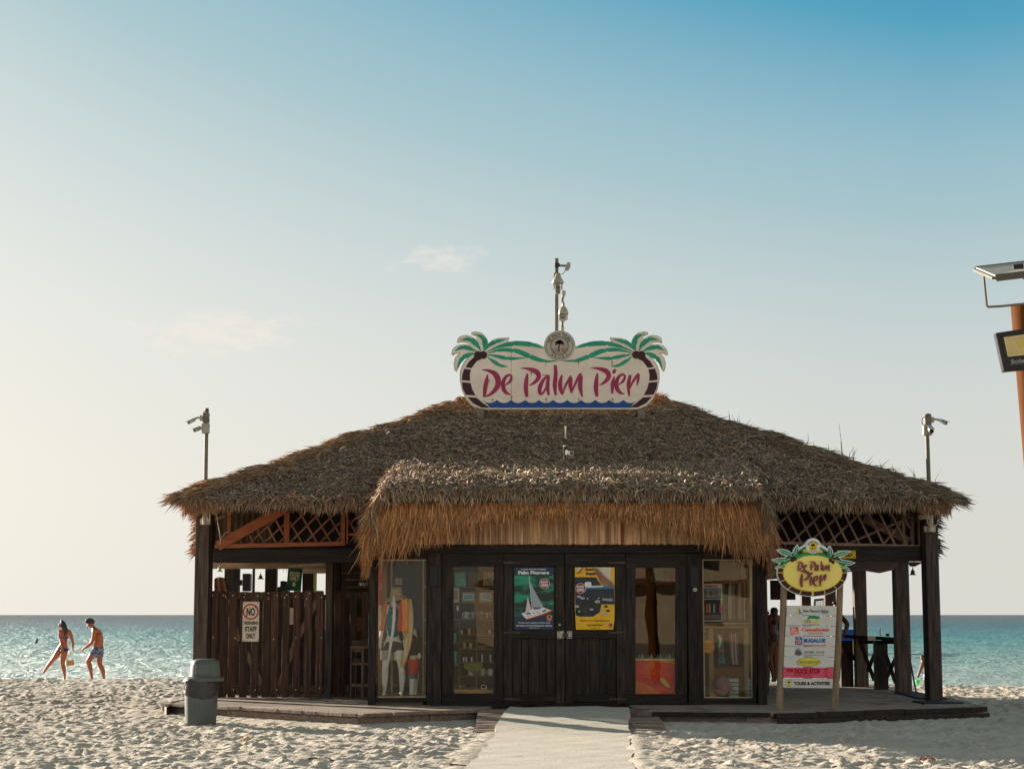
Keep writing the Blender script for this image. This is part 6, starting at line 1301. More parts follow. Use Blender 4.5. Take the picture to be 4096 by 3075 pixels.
ribbon(mb := MB(), ZM, 29.995, [(110, 945, 6), (180, 934, 7), (260, 925, 7), (350, 935, 6)], .01); mb.build('waist_stripe', shw, mq)
tow = M('orange_towel', lin(252, 178, 66), lin(246, 160, 52), .85, (6, 6, 14)); 
def cloth(pts_l, pts_r, Y, mat, name, par, amp=.02, n=5):
    L = catmull(pts_l, 4); Rr = catmull(pts_r, 4); k = min(len(L), len(Rr)); vs = []; m_ = 8
    for i in range(k):
        for j in range(m_+1):
            t = j/m_; x = L[i][0]*(1-t)+Rr[i][0]*t; y = L[i][1]*(1-t)+Rr[i][1]*t; vs.append(ZXf(x, y, Y - amp*math.sin(t*n*math.pi + i*.15)))
    nv = len(vs); vs += [v + Vector((0, .012, 0)) for v in vs]; w = m_+1; fs = []
    for i in range(k-1):
        for j in range(m_): a = i*w+j; fs += [(a, a+1, a+1+w, a+w), (nv+a, nv+a+w, nv+a+1+w, nv+a+1)]
    for i in range(k-1): a = i*w; b = a+m_; fs += [(a, a+w, nv+a+w, nv+a), (b, nv+b, nv+b+w, b+w)]
    for j in range(m_): a = j; b = (k-1)*w+j; fs += [(a, nv+a, nv+a+1, a+1), (b, b+1, nv+b+1, nv+b)]
    return MB().add(vs, fs).build(name, mat, par, smooth=True)
ZXf = ZM
cloth([(150, 530), (128, 620), (112, 740), (96, 822)], [(182, 545), (165, 640), (150, 740), (142, 826)], 29.97, tow, 'towel', mq)
cloth([(320, 510), (330, 620), (330, 730), (322, 836)], [(388, 495), (392, 610), (388, 730), (382, 838)], 29.95, tow, 'towel', mq)
cloth([(298, 530), (290, 640), (284, 740), (276, 826)], [(322, 520), (328, 640), (328, 740), (322, 832)], 29.965, K('towel_rust', (206, 84, 30)), 'towel', mq)
cloth([(380, 498), (384, 640), (372, 800), (340, 1060), (304, 1190)], [(424, 500), (444, 640), (440, 820), (414, 1000), (352, 1190)], 29.99, M('beige_drape', lin(238, 216, 172), lin(222, 198, 152), .85), 'drape', mq)
cloth([(232, 470), (232, 620), (222, 800), (196, 960), (178, 1140)], [(252, 470), (262, 620), (250, 800), (226, 960), (192, 1140)], 29.93, K('white_scarf', (205, 212, 210)), 'scarf', mq, .004)
hatm = M('straw_hat', lin(190, 166, 122), lin(160, 136, 98), .85, (60, 60, 60), .002)
htt = thing('straw_hat', ZM(270, 470, 30.1), 'wide brown sun hat tipped on top of the tall mannequin', 'hat'); s4 = (ZM(1, 0, 30.1)-ZM(0, 0, 30.1)).length
c0 = ZM(268, 475, 30.1); vs = []; n = 32; prof = [(112, -38), (118, -30), (106, -14), (64, 8), (60, 50), (54, 84), (34, 98), (10, 84), (1, 80)]
for r_, h in prof:
    for j in range(n):
        a = 2*math.pi*j/n; tilt = .28*r_*math.cos(a)*.8; vs.append(c0 + Vector((r_*s4*math.cos(a), r_*s4*.85*math.sin(a), (h + tilt*.6)*s4)))
m2 = MB(); m2.sm = True; m2.add(vs, [(i*n+j, i*n+(j+1) % n, (i+1)*n+(j+1) % n, (i+1)*n+j) for i in range(len(prof)-1) for j in range(n)]).build('hat', hatm, htt)
cord = MB(); cord.tube([ZM(208, 545, 29.93), ZM(205, 575, 29.92), ZM(214, 600, 29.92)], .01, 6).build('cord', black_m, htt)
MB().tube([ZM(320, 850, 29.9), ZM(345, 880, 29.9), ZM(340, 915, 29.9), ZM(315, 912, 29.9), ZM(312, 880, 29.9), ZM(330, 860, 29.9)], .008, 6).build('waist_cord', black_m, mq)
mk2 = thing('mannequin', ZM(430, 1495, 30.2), 'small white child mannequin in red to blue swim shorts and a dark shirt', 'mannequin')
J = [sj(ZM, 446, 1120, 30.25, 48, 40), sj(ZM, 450, 1000, 30.25, 44, 36), sj(ZM, 452, 890, 30.25, 50, 36), sj(ZM, 452, 800, 30.25, 20), sj(ZM, 440, 1230, 30.22, 40), sj(ZM, 436, 1330, 30.2, 33), sj(ZM, 432, 1420, 30.2, 28), sj(ZM, 422, 1484, 30.15, 20), sj(ZM, 470, 1230, 30.3, 36), sj(ZM, 468, 1330, 30.3, 28), sj(ZM, 462, 1484, 30.3, 18)]
skin(J, [(0, 1), (1, 2), (2, 3), (0, 4), (4, 5), (5, 6), (6, 7), (0, 8), (8, 9), (9, 10)], 'body', mq_m, mk2)
J = [sj(ZM, 448, 1100, 30.24, 56, 46), sj(ZM, 450, 1000, 30.24, 52, 44), sj(ZM, 452, 890, 30.24, 58, 44), sj(ZM, 452, 850, 30.24, 44, 36), sj(ZM, 400, 920, 30.2, 22), sj(ZM, 398, 1020, 30.15, 18)]
skin(J, [(0, 1), (1, 2), (2, 3), (2, 4), (4, 5)], 'shirt', K('dark_shirt', (34, 32, 38)), mk2)
gm = bpy.data.materials.new('red_to_blue_dye'); gm.use_nodes = True; t = gm.node_tree; co = N(t, 'ShaderNodeTexCoord'); sx_ = N(t, 'ShaderNodeSeparateXYZ'); t.links.new(co.outputs['Object'], sx_.inputs[0])
zb_ = ZM(0, 1310, 30.15).z - ORG[mk2.name].z; zt2 = ZM(0, 1115, 30.15).z - ORG[mk2.name].z
t.links.new(ramp(t, maprange(t, sx_.outputs[2], zb_, zt2), [(0.0, lin(60, 120, 150)), (.10, lin(90, 110, 130)), (.2, lin(150, 60, 70)), (.5, lin(200, 24, 20)), (1, lin(232, 70, 24))]), t.nodes['Principled BSDF'].inputs['Base Color'])
MB().tube([ZM(446, 1112, 30.22), ZM(446, 1200, 30.22), ZM(432, 1312, 30.22)], [61*s4, 58*s4, 46*s4], 22).build('shorts', gm, mk2)
decal(ZM, [(480, 1080), (496, 1046), (508, 1048), (524, 1082), (504, 1114)], 29.98, K('price_card', (196, 182, 150)), mk2, 'tag')
# shelf unit in the second window
shf = thing('shelf_unit', ZM(1060, 1430, 30.3), 'open wooden shelf unit full of souvenirs behind the second window', 'shelf'); sw = M('shelf_wood', lin(150, 118, 84), lin(124, 94, 64), .6, (3, 12, 12))
B((W(1795, 0, 30.75).x, 30.75, .25), (W(1995, 0, 30.75).x, 30.78, 3.0), 'back_panel', K('shelf_back', (34, 31, 31)), shf)
for y, x0, x1 in ((377, 850, 1280), (541, 850, 1280), (706, 850, 1280), (864, 915, 1280), (1007, 915, 1280), (1145, 915, 1280), (1285, 915, 1280), (950, 840, 905), (1178, 840, 905), (1430, 850, 1280)):
    p, q = ZM(x0, y+7, 30.2), ZM(x1, y, 30.2); MB().box(p, (q.x, 30.72, q.z)).build('shelf', sw, shf, bevel=.002)
for x, y0 in ((912, 730), (1089, 712)): p, q = ZM(x-4, 1430, 30.18), ZM(x+4, y0, 30.18); MB().box(p, (q.x, 30.7, q.z)).build('divider', sw, shf)
bs = thing('display_ledge', ZM(1060, 1466, 29.9), 'pale wooden ledge with lettering at the foot of the shelf window', 'ledge'); p, q = ZM(862, 1468, 29.85), ZM(1262, 1422, 29.85); MB().box(p, (q.x, 30.15, q.z)).build('ledge', M('pale_ledge', lin(196, 150, 92), lin(170, 124, 72), .6, (3, 12, 12)), bs)
T('Ca', ZM, (1135, 1372, 1196, 1418), 29.9, wht, bs)
def item(name, label, cat, pts, Y, mat, th=.04, group=None):
    o = MB().plate([ZM(x, y, Y) for x, y in pts], th).build(name, mat, None); return tag(o, label, cat, group)
tq = M('turquoise_book', lin(60, 156, 136), lin(96, 180, 160), .6, (9, 9, 9))
item('gift_box', 'turquoise boxed souvenir leaning on the top shelf', 'box', [(865, 225), (972, 223), (984, 368), (872, 372)], 30.25, tq)
item('gift_box', 'dark brown boxed souvenir in the middle of the top shelf', 'box', [(1002, 222), (1112, 222), (1112, 368), (1004, 370)], 30.28, K('brown_box', (70, 58, 52)))
item('gift_box', 'patterned boxed souvenir with colour dots at the right end of the top shelf', 'box', [(1162, 222), (1262, 222), (1262, 362), (1156, 362)], 30.26, M('patterned_box', lin(180, 160, 110), lin(90, 130, 110), .6, (14, 14, 14), lo=.48, hi=.52))
for k, (x0, x1, lab) in enumerate(((858, 914, 'pale framed picture cut off at the left end of the second shelf'), (938, 1080, 'grey frame with a tilted blue map picture left of its twin'), (1114, 1262, 'grey frame with a blue map picture at the right of the second shelf'))):
    f_ = thing('picture_frame', ZM((x0+x1)/2, 535, 30.25), lab, 'picture frame', 'picture frames on the second shelf')
    decal(ZM, [(x0, 426 if k else 385), (x1, 424 if k else 388), (x1-2, 532), (x0-2, 535)], 30.25, K('frame_grey', (120, 116, 108)) if k else K('frame_cream', (186, 176, 156)), f_, 'frame', .02)
    if k: a0 = (x0+x1)/2-52; decal(ZM, [(a0, 446-4*k), (a0+104, 450), (a0+98, 514), (a0-6, 505)], 30.243, wht, f_, 'mat', .004); decal(ZM, [(a0+5, 452-4*k), (a0+98, 455), (a0+93, 508), (a0, 500)], 30.238, M('map_print', lin(70, 150, 190), lin(120, 170, 180), .4, (14, 14, 14)), f_, 'picture', .004)
    else: decal(ZM, [(862, 410), (895, 412), (893, 505), (860, 506)], 30.244, K('frame_inner', (130, 124, 110)), f_, 'picture', .004)
def mug(cx, y0, y1, hw, Y, m1, label, side=1, grp='mugs on the third shelf'):
    t_ = thing('mug', ZM(cx, y1, Y), label, 'mug', grp); latz(ZM, cx, [(hw*.9, y1), (hw, y1-4), (hw, y0), (hw*.9, y0)], Y, 16).build('cup', m1, t_)
    MB().tube([ZM(cx+side*hw*.9, y0+12, Y), ZM(cx+side*hw*1.5, y0+14, Y), ZM(cx+side*hw*1.7, (y0+y1)/2, Y), ZM(cx+side*hw*1.5, y1-14, Y), ZM(cx+side*hw*.9, y1-10, Y)], .008, 8).build('handle', K('mug_white', (205, 200, 190), .3), t_); return t_
mgp = [M('mug_print_%s' % s_, lin(*c1), lin(*c2), .3, (16, 16, 16), lo=.48, hi=.54, spec=.5) for s_, c1, c2 in (('teal', (190, 206, 200), (60, 130, 150)), ('dark', (150, 146, 140), (50, 44, 50)), ('navy', (60, 60, 84), (150, 140, 130)), ('brown', (70, 54, 46), (140, 130, 110)))]
mug(985, 630, 702, 24, 30.3, mgp[0], 'teal and white mug at the left end of the third shelf', -1); mug(1050, 630, 702, 26, 30.3, mgp[1], 'grey photo mug second from the left on the third shelf', -1)
mug(1090, 630, 702, 26, 30.42, mgp[1], 'mug turned with its handle to the right, behind the grey photo mug', 1); mug(1148, 630, 702, 30, 30.3, mgp[2], 'dark blue photo mug third from the left on the third shelf', 1); mug(1236, 630, 702, 26, 30.3, mgp[3], 'dark brown mug at the right end of the third shelf', -1)
mug(1030, 1212, 1278, 28, 30.35, K('mug_white', (205, 200, 190), .3), 'plain white mug on the bottom left shelf', 1, 'white mugs on the bottom shelf'); mug(1150, 1212, 1278, 26, 30.35, K('mug_white', (205, 200, 190), .3), 'plain white mug on the bottom right shelf with its handle left', -1, 'white mugs on the bottom shelf'); mug(1235, 1212, 1278, 26, 30.35, K('mug_white', (205, 200, 190), .3), 'plain white mug at the far right of the bottom shelf', -1, 'white mugs on the bottom shelf')
def small(name, label, cat, cx, y0, y1, hw, mat, grp=None, Y=30.3): return tag(latz(ZM, cx, [(hw*.9, y1), (hw, y1-3), (hw, y0+4), (hw*.7, y0)], Y, 12).build(name, mat, None), label, cat, grp)
gld = K('gilt_yellow', (170, 150, 70), .35, spec=.6); clr = K('clear_glass', (196, 196, 206), .08, spec=.9)
small('tumbler', 'tall turquoise tumbler on the upper left side shelf', 'tumbler', 872, 845, 945, 15, K('turquoise_tumbler', (30, 150, 138), .4)); small('tumbler', 'tall turquoise tumbler on the lower left side shelf', 'tumbler', 880, 1028, 1172, 20, MATS['turquoise_tumbler'])
small('shot_glass', 'clear shot glass at the left of the fourth shelf', 'glass', 938, 810, 858, 11, clr); small('candle_jar', 'yellow-green jar in the middle of the fourth shelf', 'jar', 1015, 800, 858, 18, gld); small('clay_pot', 'small clay pot on the fourth shelf', 'pot', 1060, 815, 858, 13, K('clay', (140, 90, 60))); small('glass_ornament', 'small clear ornament at the right of the fourth shelf', 'ornament', 1222, 815, 850, 10, clr)
small('candle_jar', 'yellow-green jar at the left of the fifth shelf', 'jar', 965, 945, 1000, 17, gld); small('candle_jar', 'yellow-green jar second from the left on the fifth shelf', 'jar', 1028, 945, 1000, 17, gld)
for k, x in enumerate((958, 985, 1040)): small('shot_glass', ['leftmost clear shot glass on the sixth shelf', 'second clear shot glass on the sixth shelf', 'third clear shot glass on the sixth shelf'][k], 'glass', x, 1092, 1140, 9, clr, 'shot glasses on the sixth shelf')
for k, x in enumerate((1147, 1232)): small('tumbler', ['tall clear tumbler left on the right half of the sixth shelf', 'tall clear tumbler right on the right half of the sixth shelf'][k], 'glass', x, 1062, 1140, 9, clr, 'tall clear tumblers on the sixth shelf')
bk = thing('book_stack', ZM(1142, 1000, 30.3), 'stack of thin red-edged coasters on the fifth shelf', 'coasters')
for i in range(5): p, q = ZM(1098, 998-i*5, 30.25), ZM(1188, 994-i*5, 30.25); MB().box(p, (q.x, 30.4, q.z)).build('coaster', K('coaster_brown', (130, 80, 66)), bk)
item('green_cloth', 'olive green cloth hanging over the lower shelves', 'cloth', [(965, 1150), (1150, 1150), (1152, 1210), (1100, 1240), (1020, 1240), (960, 1200)], 30.12, K('olive_cloth', (96, 104, 46)), .01)
small('snow_globe', 'tiny round glass ornament hanging above the mugs', 'ornament', 897, 565, 618, 13, clr)
# third window: red counter with jewellery
ZXf = ZQ
rc_ = thing('counter', ZQ(330, 1520, 30.2), 'bright red and orange lettered counter behind the third window', 'counter'); redc = M('red_counter_cloth', lin(226, 22, 6), lin(240, 60, 8), .45, (3, 3, 3), lo=.4, hi=.7, spec=.4)
p, q = ZQ(100, 1530, 29.85), ZQ(560, 1160, 29.85); MB().box((p.x, 29.85, .22), (q.x, 30.7, q.z)).build('front', redc, rc_); p, q = ZQ(100, 1162, 29.83), ZQ(560, 1142, 29.83); MB().box(p, (q.x, 30.75, q.z)).build('top', M('counter_top_yellow', lin(226, 200, 130), None, .4), rc_)
T('Biba', ZQ, (200, 1212, 382, 1312), 29.844, K('counter_letter', (232, 84, 30), .5), rc_, bold=.01); T('Dushi', ZQ, (200, 1350, 400, 1440), 29.844, K('counter_letter2', (150, 10, 8), .5), rc_, bold=.01)
decal(ZQ, circle(285, 1208, 32, 44, 20), 29.838, K('orange_tag', (244, 110, 30)), rc_, 'tag'); decal(ZQ, [(360, 1158), (530, 1158), (530, 1196), (440, 1186), (365, 1172)], 29.84, K('orange_band', (240, 130, 20)), rc_, 'band')
decal(ZQ, [(365, 1340), (400, 1345), (440, 1380), (478, 1440), (470, 1450), (430, 1430), (385, 1390)], 29.84, K('yellow_flash', (250, 170, 50)), rc_, 'flash'); decal(ZQ, [(100, 1360), (200, 1400), (340, 1480), (400, 1528), (100, 1530)], 29.842, K('orange_panel', (216, 96, 40)), rc_, 'panel')
for i in range(12):
    x = 150 + i*32; tag(latz(ZQ, x, [(10, 1142), (14, 1130), (10, 1112 - (i % 3)*8), (3, 1100 - (i % 3)*8)], 30.25 + .05*(i % 2), 10).build('trinket', [K('trinket_blue', (90, 130, 170), .3), K('trinket_shell', (190, 170, 140), .5), K('trinket_dark', (60, 52, 50), .3)][i % 3], None), ['small blue trinket', 'small pale shell', 'small dark trinket'][i % 3] + (' on the left half' if i < 6 else ' on the right half') + ' of the red counter', 'trinket', 'trinkets along the red counter')
gl_ = MB().lathe(ZQ(332, 260, 31.2), [(.0, -.15), (.1, -.13), (.145, -.05), (.15, .02), (.11, .1), (.0, .14)], 20).build('paper_lantern', K('green_lantern', (70, 110, 80)), None); tag(gl_, 'round green hanging ornament high in the third window', 'ornament')
# fourth window: posters, shirts, mantel, dresses, crate
B((W(2812, 0, 30.9).x, 31.0, .3), (W(3030, 0, 30.9).x, 31.05, 3.0), 'window_back', K('tan_back', (70, 54, 38)), pav)
pr = thing('display_rack', ZQ(922, 745, 30.15), 'framed souvenir rack with cups and coloured lighters in the right window', 'rack'); decal(ZQ, [(815, 352), (1024, 352), (1028, 752), (818, 750)], 30.15, K('rack_white', (196, 186, 176)), pr, 'frame', .03)
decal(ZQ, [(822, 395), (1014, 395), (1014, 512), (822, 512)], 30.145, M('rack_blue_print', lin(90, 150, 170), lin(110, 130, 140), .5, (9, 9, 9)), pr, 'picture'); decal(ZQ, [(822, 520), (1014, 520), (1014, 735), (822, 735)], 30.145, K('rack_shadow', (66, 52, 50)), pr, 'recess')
T('Huggiez', ZQ, (818, 362, 980, 388), 30.145, K('rack_red', (180, 60, 60)), pr, bold=.05)
for x in (850, 905, 965): decal(ZQ, [(x-16, 500), (x-16, 430), (x+14, 430), (x+14, 500)] if x > 860 else [(x-12, 500), (x-12, 450), (x-4, 430), (x-4, 405), (x+4, 405), (x+4, 430), (x+12, 450), (x+12, 500)], 30.14, K('print_brown', (110, 86, 70)), pr, 'print')
for k, (x, c_) in enumerate(((865, (222, 90, 60)), (893, (232, 150, 40)), (940, (100, 170, 160)), (1004, (214, 70, 96)))): decal(ZQ, [(x-9, 565), (x+9, 565), (x+9, 660), (x-9, 660)], 30.138, K('lighter_%d' % 0 + str(c_[0]), c_, .4), pr, 'lighter', .012)
for x in (845, 890, 940, 988): decal(ZQ, circle(x, 535, 20, 16, 14, 180, 360), 30.138, K('print_dark', (50, 42, 44)), pr, 'cup')
decal(ZQ, [(826, 680), (1010, 680), (1010, 725), (826, 725)], 30.142, K('rack_grey', (120, 108, 104)), pr, 'panel')
rk = thing('shirt_rack', ZQ(1140, 735, 30.4), 'row of pale grey shirts on hangers in the right window', 'clothes rack'); MB().tube([ZQ(1030, 340, 30.45), ZQ(1260, 340, 30.45)], .012, 8).build('rail', gal, rk)
for k in range(7):
    x = 1040 + k*34; cloth([(x, 345), (x-16, 400), (x-18, 560), (x-14, 735)], [(x+8, 345), (x+18, 400), (x+20, 560), (x+22, 735)], 30.4 + .03*(k % 2), [K('shirt_grey', (140, 136, 132)), K('shirt_dark', (70, 64, 62)), K('shirt_white', (190, 184, 174))][k % 3], 'shirt', rk, .03, 3)
mn = thing('mantel_shelf', ZQ(1100, 1550, 30.3), 'beige mantel shelf with a dentil edge and frame in the right window', 'shelf'); be2 = M('beige_mantel', lin(176, 150, 104), lin(150, 126, 84), .6)
for x0, y0, x1, y1, yy2 in ((822, 765, 1350, 782, 30.05), (850, 782, 1335, 820, 30.2), (890, 822, 930, 1552, 30.25), (1262, 822, 1300, 1552, 30.25), (820, 850, 890, 862, 30.3)):
    p, q = ZQ(x0, y1, yy2), ZQ(x1, y0, yy2); MB().box(p, (q.x, 30.6, q.z)).build('moulding', be2, mn, bevel=.004)
for k in range(34): p, q = ZQ(905+k*12.6, 804, 30.17), ZQ(911+k*12.6, 788, 30.17); MB().box(p, (q.x, 30.2, q.z)).build('dentil', be2, mn)
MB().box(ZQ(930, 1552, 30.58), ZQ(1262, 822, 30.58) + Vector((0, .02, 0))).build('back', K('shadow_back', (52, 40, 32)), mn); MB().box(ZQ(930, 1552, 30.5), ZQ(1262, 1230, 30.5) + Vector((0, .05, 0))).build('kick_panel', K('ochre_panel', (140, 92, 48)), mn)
cw = thing('curtain', ZQ(1300, 1550, 29.95), 'beige pleated curtain at the right edge of the right window', 'curtain'); cloth([(1222, 130), (1224, 350), (1226, 500)], [(1370, 130), (1372, 350), (1374, 500)], 30.1, M('beige_curtain', lin(176, 146, 92), lin(140, 112, 66), .85, (12, 12, 2)), 'drape', cw, .05, 9); cloth([(1305, 500), (1310, 1000), (1330, 1545)], [(1374, 500), (1378, 1000), (1386, 1545)], 30.1, MATS['beige_curtain'], 'drape', cw, .05, 5)
dr_ = thing('hanging_dresses', ZQ(1080, 1200, 30.35), 'teal wrap dress and striped clothes hanging under the mantel', 'clothes')
cloth([(975, 885), (970, 1000), (990, 1080), (984, 1200)], [(1025, 885), (1040, 1000), (1046, 1090), (1060, 1195)], 30.3, M('teal_dress', lin(16, 120, 128), lin(60, 170, 160), .8, (4, 4, 4)), 'dress', dr_, .03, 3); cloth([(980, 890), (996, 960), (985, 1010)], [(990, 888), (1020, 940), (1002, 1030)], 30.26, K('cream_lapel', (220, 196, 160)), 'lapel', dr_, .0); cloth([(990, 1050), (992, 1072)], [(1044, 1046), (1046, 1066)], 30.26, K('coral_sash', (214, 100, 80)), 'sash', dr_, .0)
for k in range(5): cloth([(1098+k*20, 872), (1102+k*19, 1000), (1128+k*14, 1200)], [(1110+k*20, 872), (1116+k*19, 1000), (1140+k*14, 1205)], 30.3 + .02*(k % 2), [K('striped_mauve', (150, 120, 136)), K('striped_white', (206, 196, 196))][k % 2], 'striped_shirt', dr_, .01, 2)
cloth([(930, 900), (928, 1000), (920, 1040)], [(972, 890), (960, 980), (955, 1050)], 30.33, K('dark_shirt', (34, 32, 38)), 'shirt', dr_, .02); cloth([(1205, 900), (1215, 1000), (1230, 1170)], [(1240, 900), (1262, 1000), (1286, 1168)], 30.33, K('dark_shirt', (34, 32, 38)), 'shirt', dr_, .02)
og = MB().lathe(ZQ(875, 1014, 29.9), [(.0, -.01), (.105, -.008), (.11, 0), (.105, .008), (0, .01)], 24, 'Y').build('orange_disc', K('orange_disc', (232, 134, 24)), None); tag(og, 'round orange disc sticker at the left of the right window', 'sticker')
pk = thing('pink_cloth', ZQ(1030, 1550, 30.0), 'heap of dusty pink cloth at the foot of the right window', 'cloth'); pm_ = M('pink_cloth', lin(170, 120, 126), lin(130, 88, 110), .85, (4, 4, 4), .02, 8)
J = [sj(ZQ, 1030, 1310, 30.05, 70, 60), sj(ZQ, 1010, 1390, 30.05, 95, 70), sj(ZQ, 1030, 1470, 30.08, 78, 60), sj(ZQ, 1010, 1540, 30.1, 56, 50), sj(ZQ, 945, 1350, 30.05, 45), sj(ZQ, 1090, 1440, 30.02, 50)]
skin(J, [(0, 1), (1, 2), (2, 3), (1, 4), (2, 5)], 'cloth', pm_, pk)
for nm2, xa, xb, lb in (('slatted_crate', 1100, 1198, 'white slatted crate beside the pink cloth in the right window'), ('slatted_crate', 1300, 1325, 'sliver of a white slatted crate at the right edge of the window')):
    cr3 = thing(nm2, ZQ((xa+xb)/2, 1555, 30.2), lb, 'crate', 'white slatted crates in the right window'); wm = K('crate_white', (186, 200, 206))
    for k in range(5): p, q = ZQ(xa, 1385+k*43, 30.2), ZQ(xb, 1345+k*43+8, 30.2); MB().box(p, (q.x, 30.22, q.z)).build('slat', wm, cr3)
    p, q = ZQ(xa-3, 1556, 30.19), ZQ(xa+8, 1343, 30.19); MB().box(p, (q.x, 30.4, q.z)).build('upright', wm, cr3)

# ------------------------------------------------------------------ people
skin_m = M('tanned_skin', (0.42, 0.105, 0.032, 1), (0.34, 0.08, 0.026, 1), .42, (6, 6, 6), spec=.45); hair_m = M('dark_hair', (.035, .02, .014, 1), (.06, .035, .022, 1), .5, (60, 60, 8), .004)
def fingers(p, d, side, s=1.0):
    """five slim curled fingers starting at palm end p, pointing d"""
    out = []; d = Vector(d).normalized(); n_ = Vector(side).normalized(); th_ = d.cross(n_)
    for k, (o, L, c) in enumerate(((-.032, .062, .5), (-.011, .074, .45), (.011, .07, .5), (.030, .055, .6))):
        a = Vector(p) + n_*o - d*.02; out.append(([a, a + d*L*.5, a + d*L*.85 + th_*L*c*.4, a + d*L*1.0 + th_*L*c*.9], [.010, .009, .008, .006]))
    a = Vector(p) - n_*.035 - d*.05; out.append(([a, a - n_*.02 + d*.02 + th_*.015, a - n_*.022 + d*.045 + th_*.03], [.012, .010, .008]))
    return out
def person_hand(par, p, d, side):
    mb = MB()
    for pts, rr in fingers(p, d, side): mb.tube(pts, rr, 7)
    return mb.build('fingers', skin_m, par)
PY = 53.0
man = thing('person', ZP(1280, 1345, PY) , 'shirtless man in blue patterned swim shorts walking at the shore with head bowed', 'person')
def pj(x, y, r, dy=0, r2=None): s_ = (ZP(1, 0, PY) - ZP(0, 0, PY)).length; return (ZP(x, y, PY + dy), r*s_, (r2 or r)*s_)
J = [pj(1308, 800, 62, 0, 78), pj(1308, 700, 60, 0, 78), pj(1275, 600, 72, 0, 98), pj(1232, 530, 52, 0, 84), pj(1208, 482, 32), pj(1185, 448, 34), pj(1155, 425, 58, 0, 52), pj(1140, 395, 60, 0, 52), pj(1128, 470, 30, 0, 26),   # 8 jaw
     pj(1238, 555, 44, -.16), pj(1205, 690, 33, -.20), pj(1170, 760, 29, -.20), pj(1070, 835, 22, -.16), pj(1030, 868, 20, -.14), pj(1000, 895, 20, -.14, 14),
     pj(1250, 560, 40, .16), pj(1215, 680, 30, .20), pj(1190, 745, 26, .20), pj(1130, 790, 20, .12), pj(1112, 770, 18, .1),
     pj(1270, 870, 62, -.09), pj(1190, 975, 56, -.1), pj(1118, 1070, 42, -.1), pj(1150, 1180, 42, -.1), pj(1175, 1300, 24, -.1), pj(1185, 1400, 22, -.1), pj(1120, 1425, 18, -.1),
     pj(1320, 880, 60, .09), pj(1318, 1010, 54, .1), pj(1322, 1130, 40, .1), pj(1375, 1230, 42, .1), pj(1392, 1340, 23, .1), pj(1398, 1400, 22, .1), pj(1340, 1425, 18, .1)]
E = [(0, 1), (1, 2), (2, 3), (3, 4), (4, 5), (5, 6), (6, 7), (6, 8), (3, 9), (9, 10), (10, 11), (11, 12), (12, 13), (13, 14), (3, 15), (15, 16), (16, 17), (17, 18), (18, 19), (0, 20), (20, 21), (21, 22), (22, 23), (23, 24), (24, 25), (25, 26), (0, 27), (27, 28), (28, 29), (29, 30), (30, 31), (31, 32), (32, 33)]
skin(J, E, 'body', skin_m, man)
person_hand(man, J[14][0], (-.8, 0, -.35), (0, 1, 0)); person_hand(man, J[19][0], (-.6, 0, .3), (0, 1, 0))
# face: nose, ear, brow side seen in profile; short hair
fc = MB(); s_ = (ZP(1, 0, PY) - ZP(0, 0, PY)).length
fc.tube([ZP(1112, 436, PY), ZP(1098, 468, PY), ZP(1104, 482, PY)], [8*s_, 10*s_, 6*s_], 8); fc.build('nose', skin_m, man)
MB().tube([ZP(1150, 415, PY-.085), ZP(1152, 440, PY-.09), ZP(1146, 458, PY-.085)], [9*s_, 13*s_, 8*s_], 8).build('ear', skin_m, man)
MB().tube([ZP(1110, 494, PY), ZP(1122, 498, PY-.03)], 7*s_, 6).build('mouth', K('lip', (130, 60, 48)), man); MB().tube([ZP(1106, 440, PY-.035), ZP(1112, 441, PY-.045)], 6*s_, 6).build('eye', ink, man)
J = [pj(1206, 425, 30, 0, 48), pj(1185, 385, 50, 0, 58), pj(1145, 368, 50, 0, 60), pj(1105, 372, 38, 0, 52), pj(1084, 400, 24, 0, 40)]
skin(J, [(0, 1), (1, 2), (2, 3), (3, 4)], 'hair', hair_m, man)
shm2 = M('patterned_swim_shorts', lin(34, 58, 112), lin(138, 132, 140), .8, (7, 7, 12), lo=.46, hi=.54, detail=3)
J = [pj(1312, 775, 70, 0, 86), pj(1308, 860, 88, 0, 96), pj(1240, 920, 74, -.1), pj(1165, 1005, 70, -.1), pj(1318, 925, 76, .09), pj(1320, 1010, 72, .1)]
skin(J, [(0, 1), (1, 2), (2, 3), (1, 4), (4, 5)], 'swim_shorts', shm2, man)
cpm = thing('drinking_cup', ZP(1112, 770, PY+.1), 'white cup held in the far hand of the walking man', 'cup'); MB().lathe(ZP(1112, 765, PY+.1), [(20*s_, 0), (26*s_, 60*s_), (24*s_, 60*s_)], 14).build('cup', white_m, cpm)
wom = thing('person', ZP(690, 1345, PY-.4), 'woman in a dark blue bikini with long dark hair kicking one leg at the shore', 'person'); WY = PY - .4
def wj(x, y, r, dy=0, r2=None): s2 = (ZP(1, 0, WY) - ZP(0, 0, WY)).length; return (ZP(x, y, WY + dy), r*s2, (r2 or r)*s2)
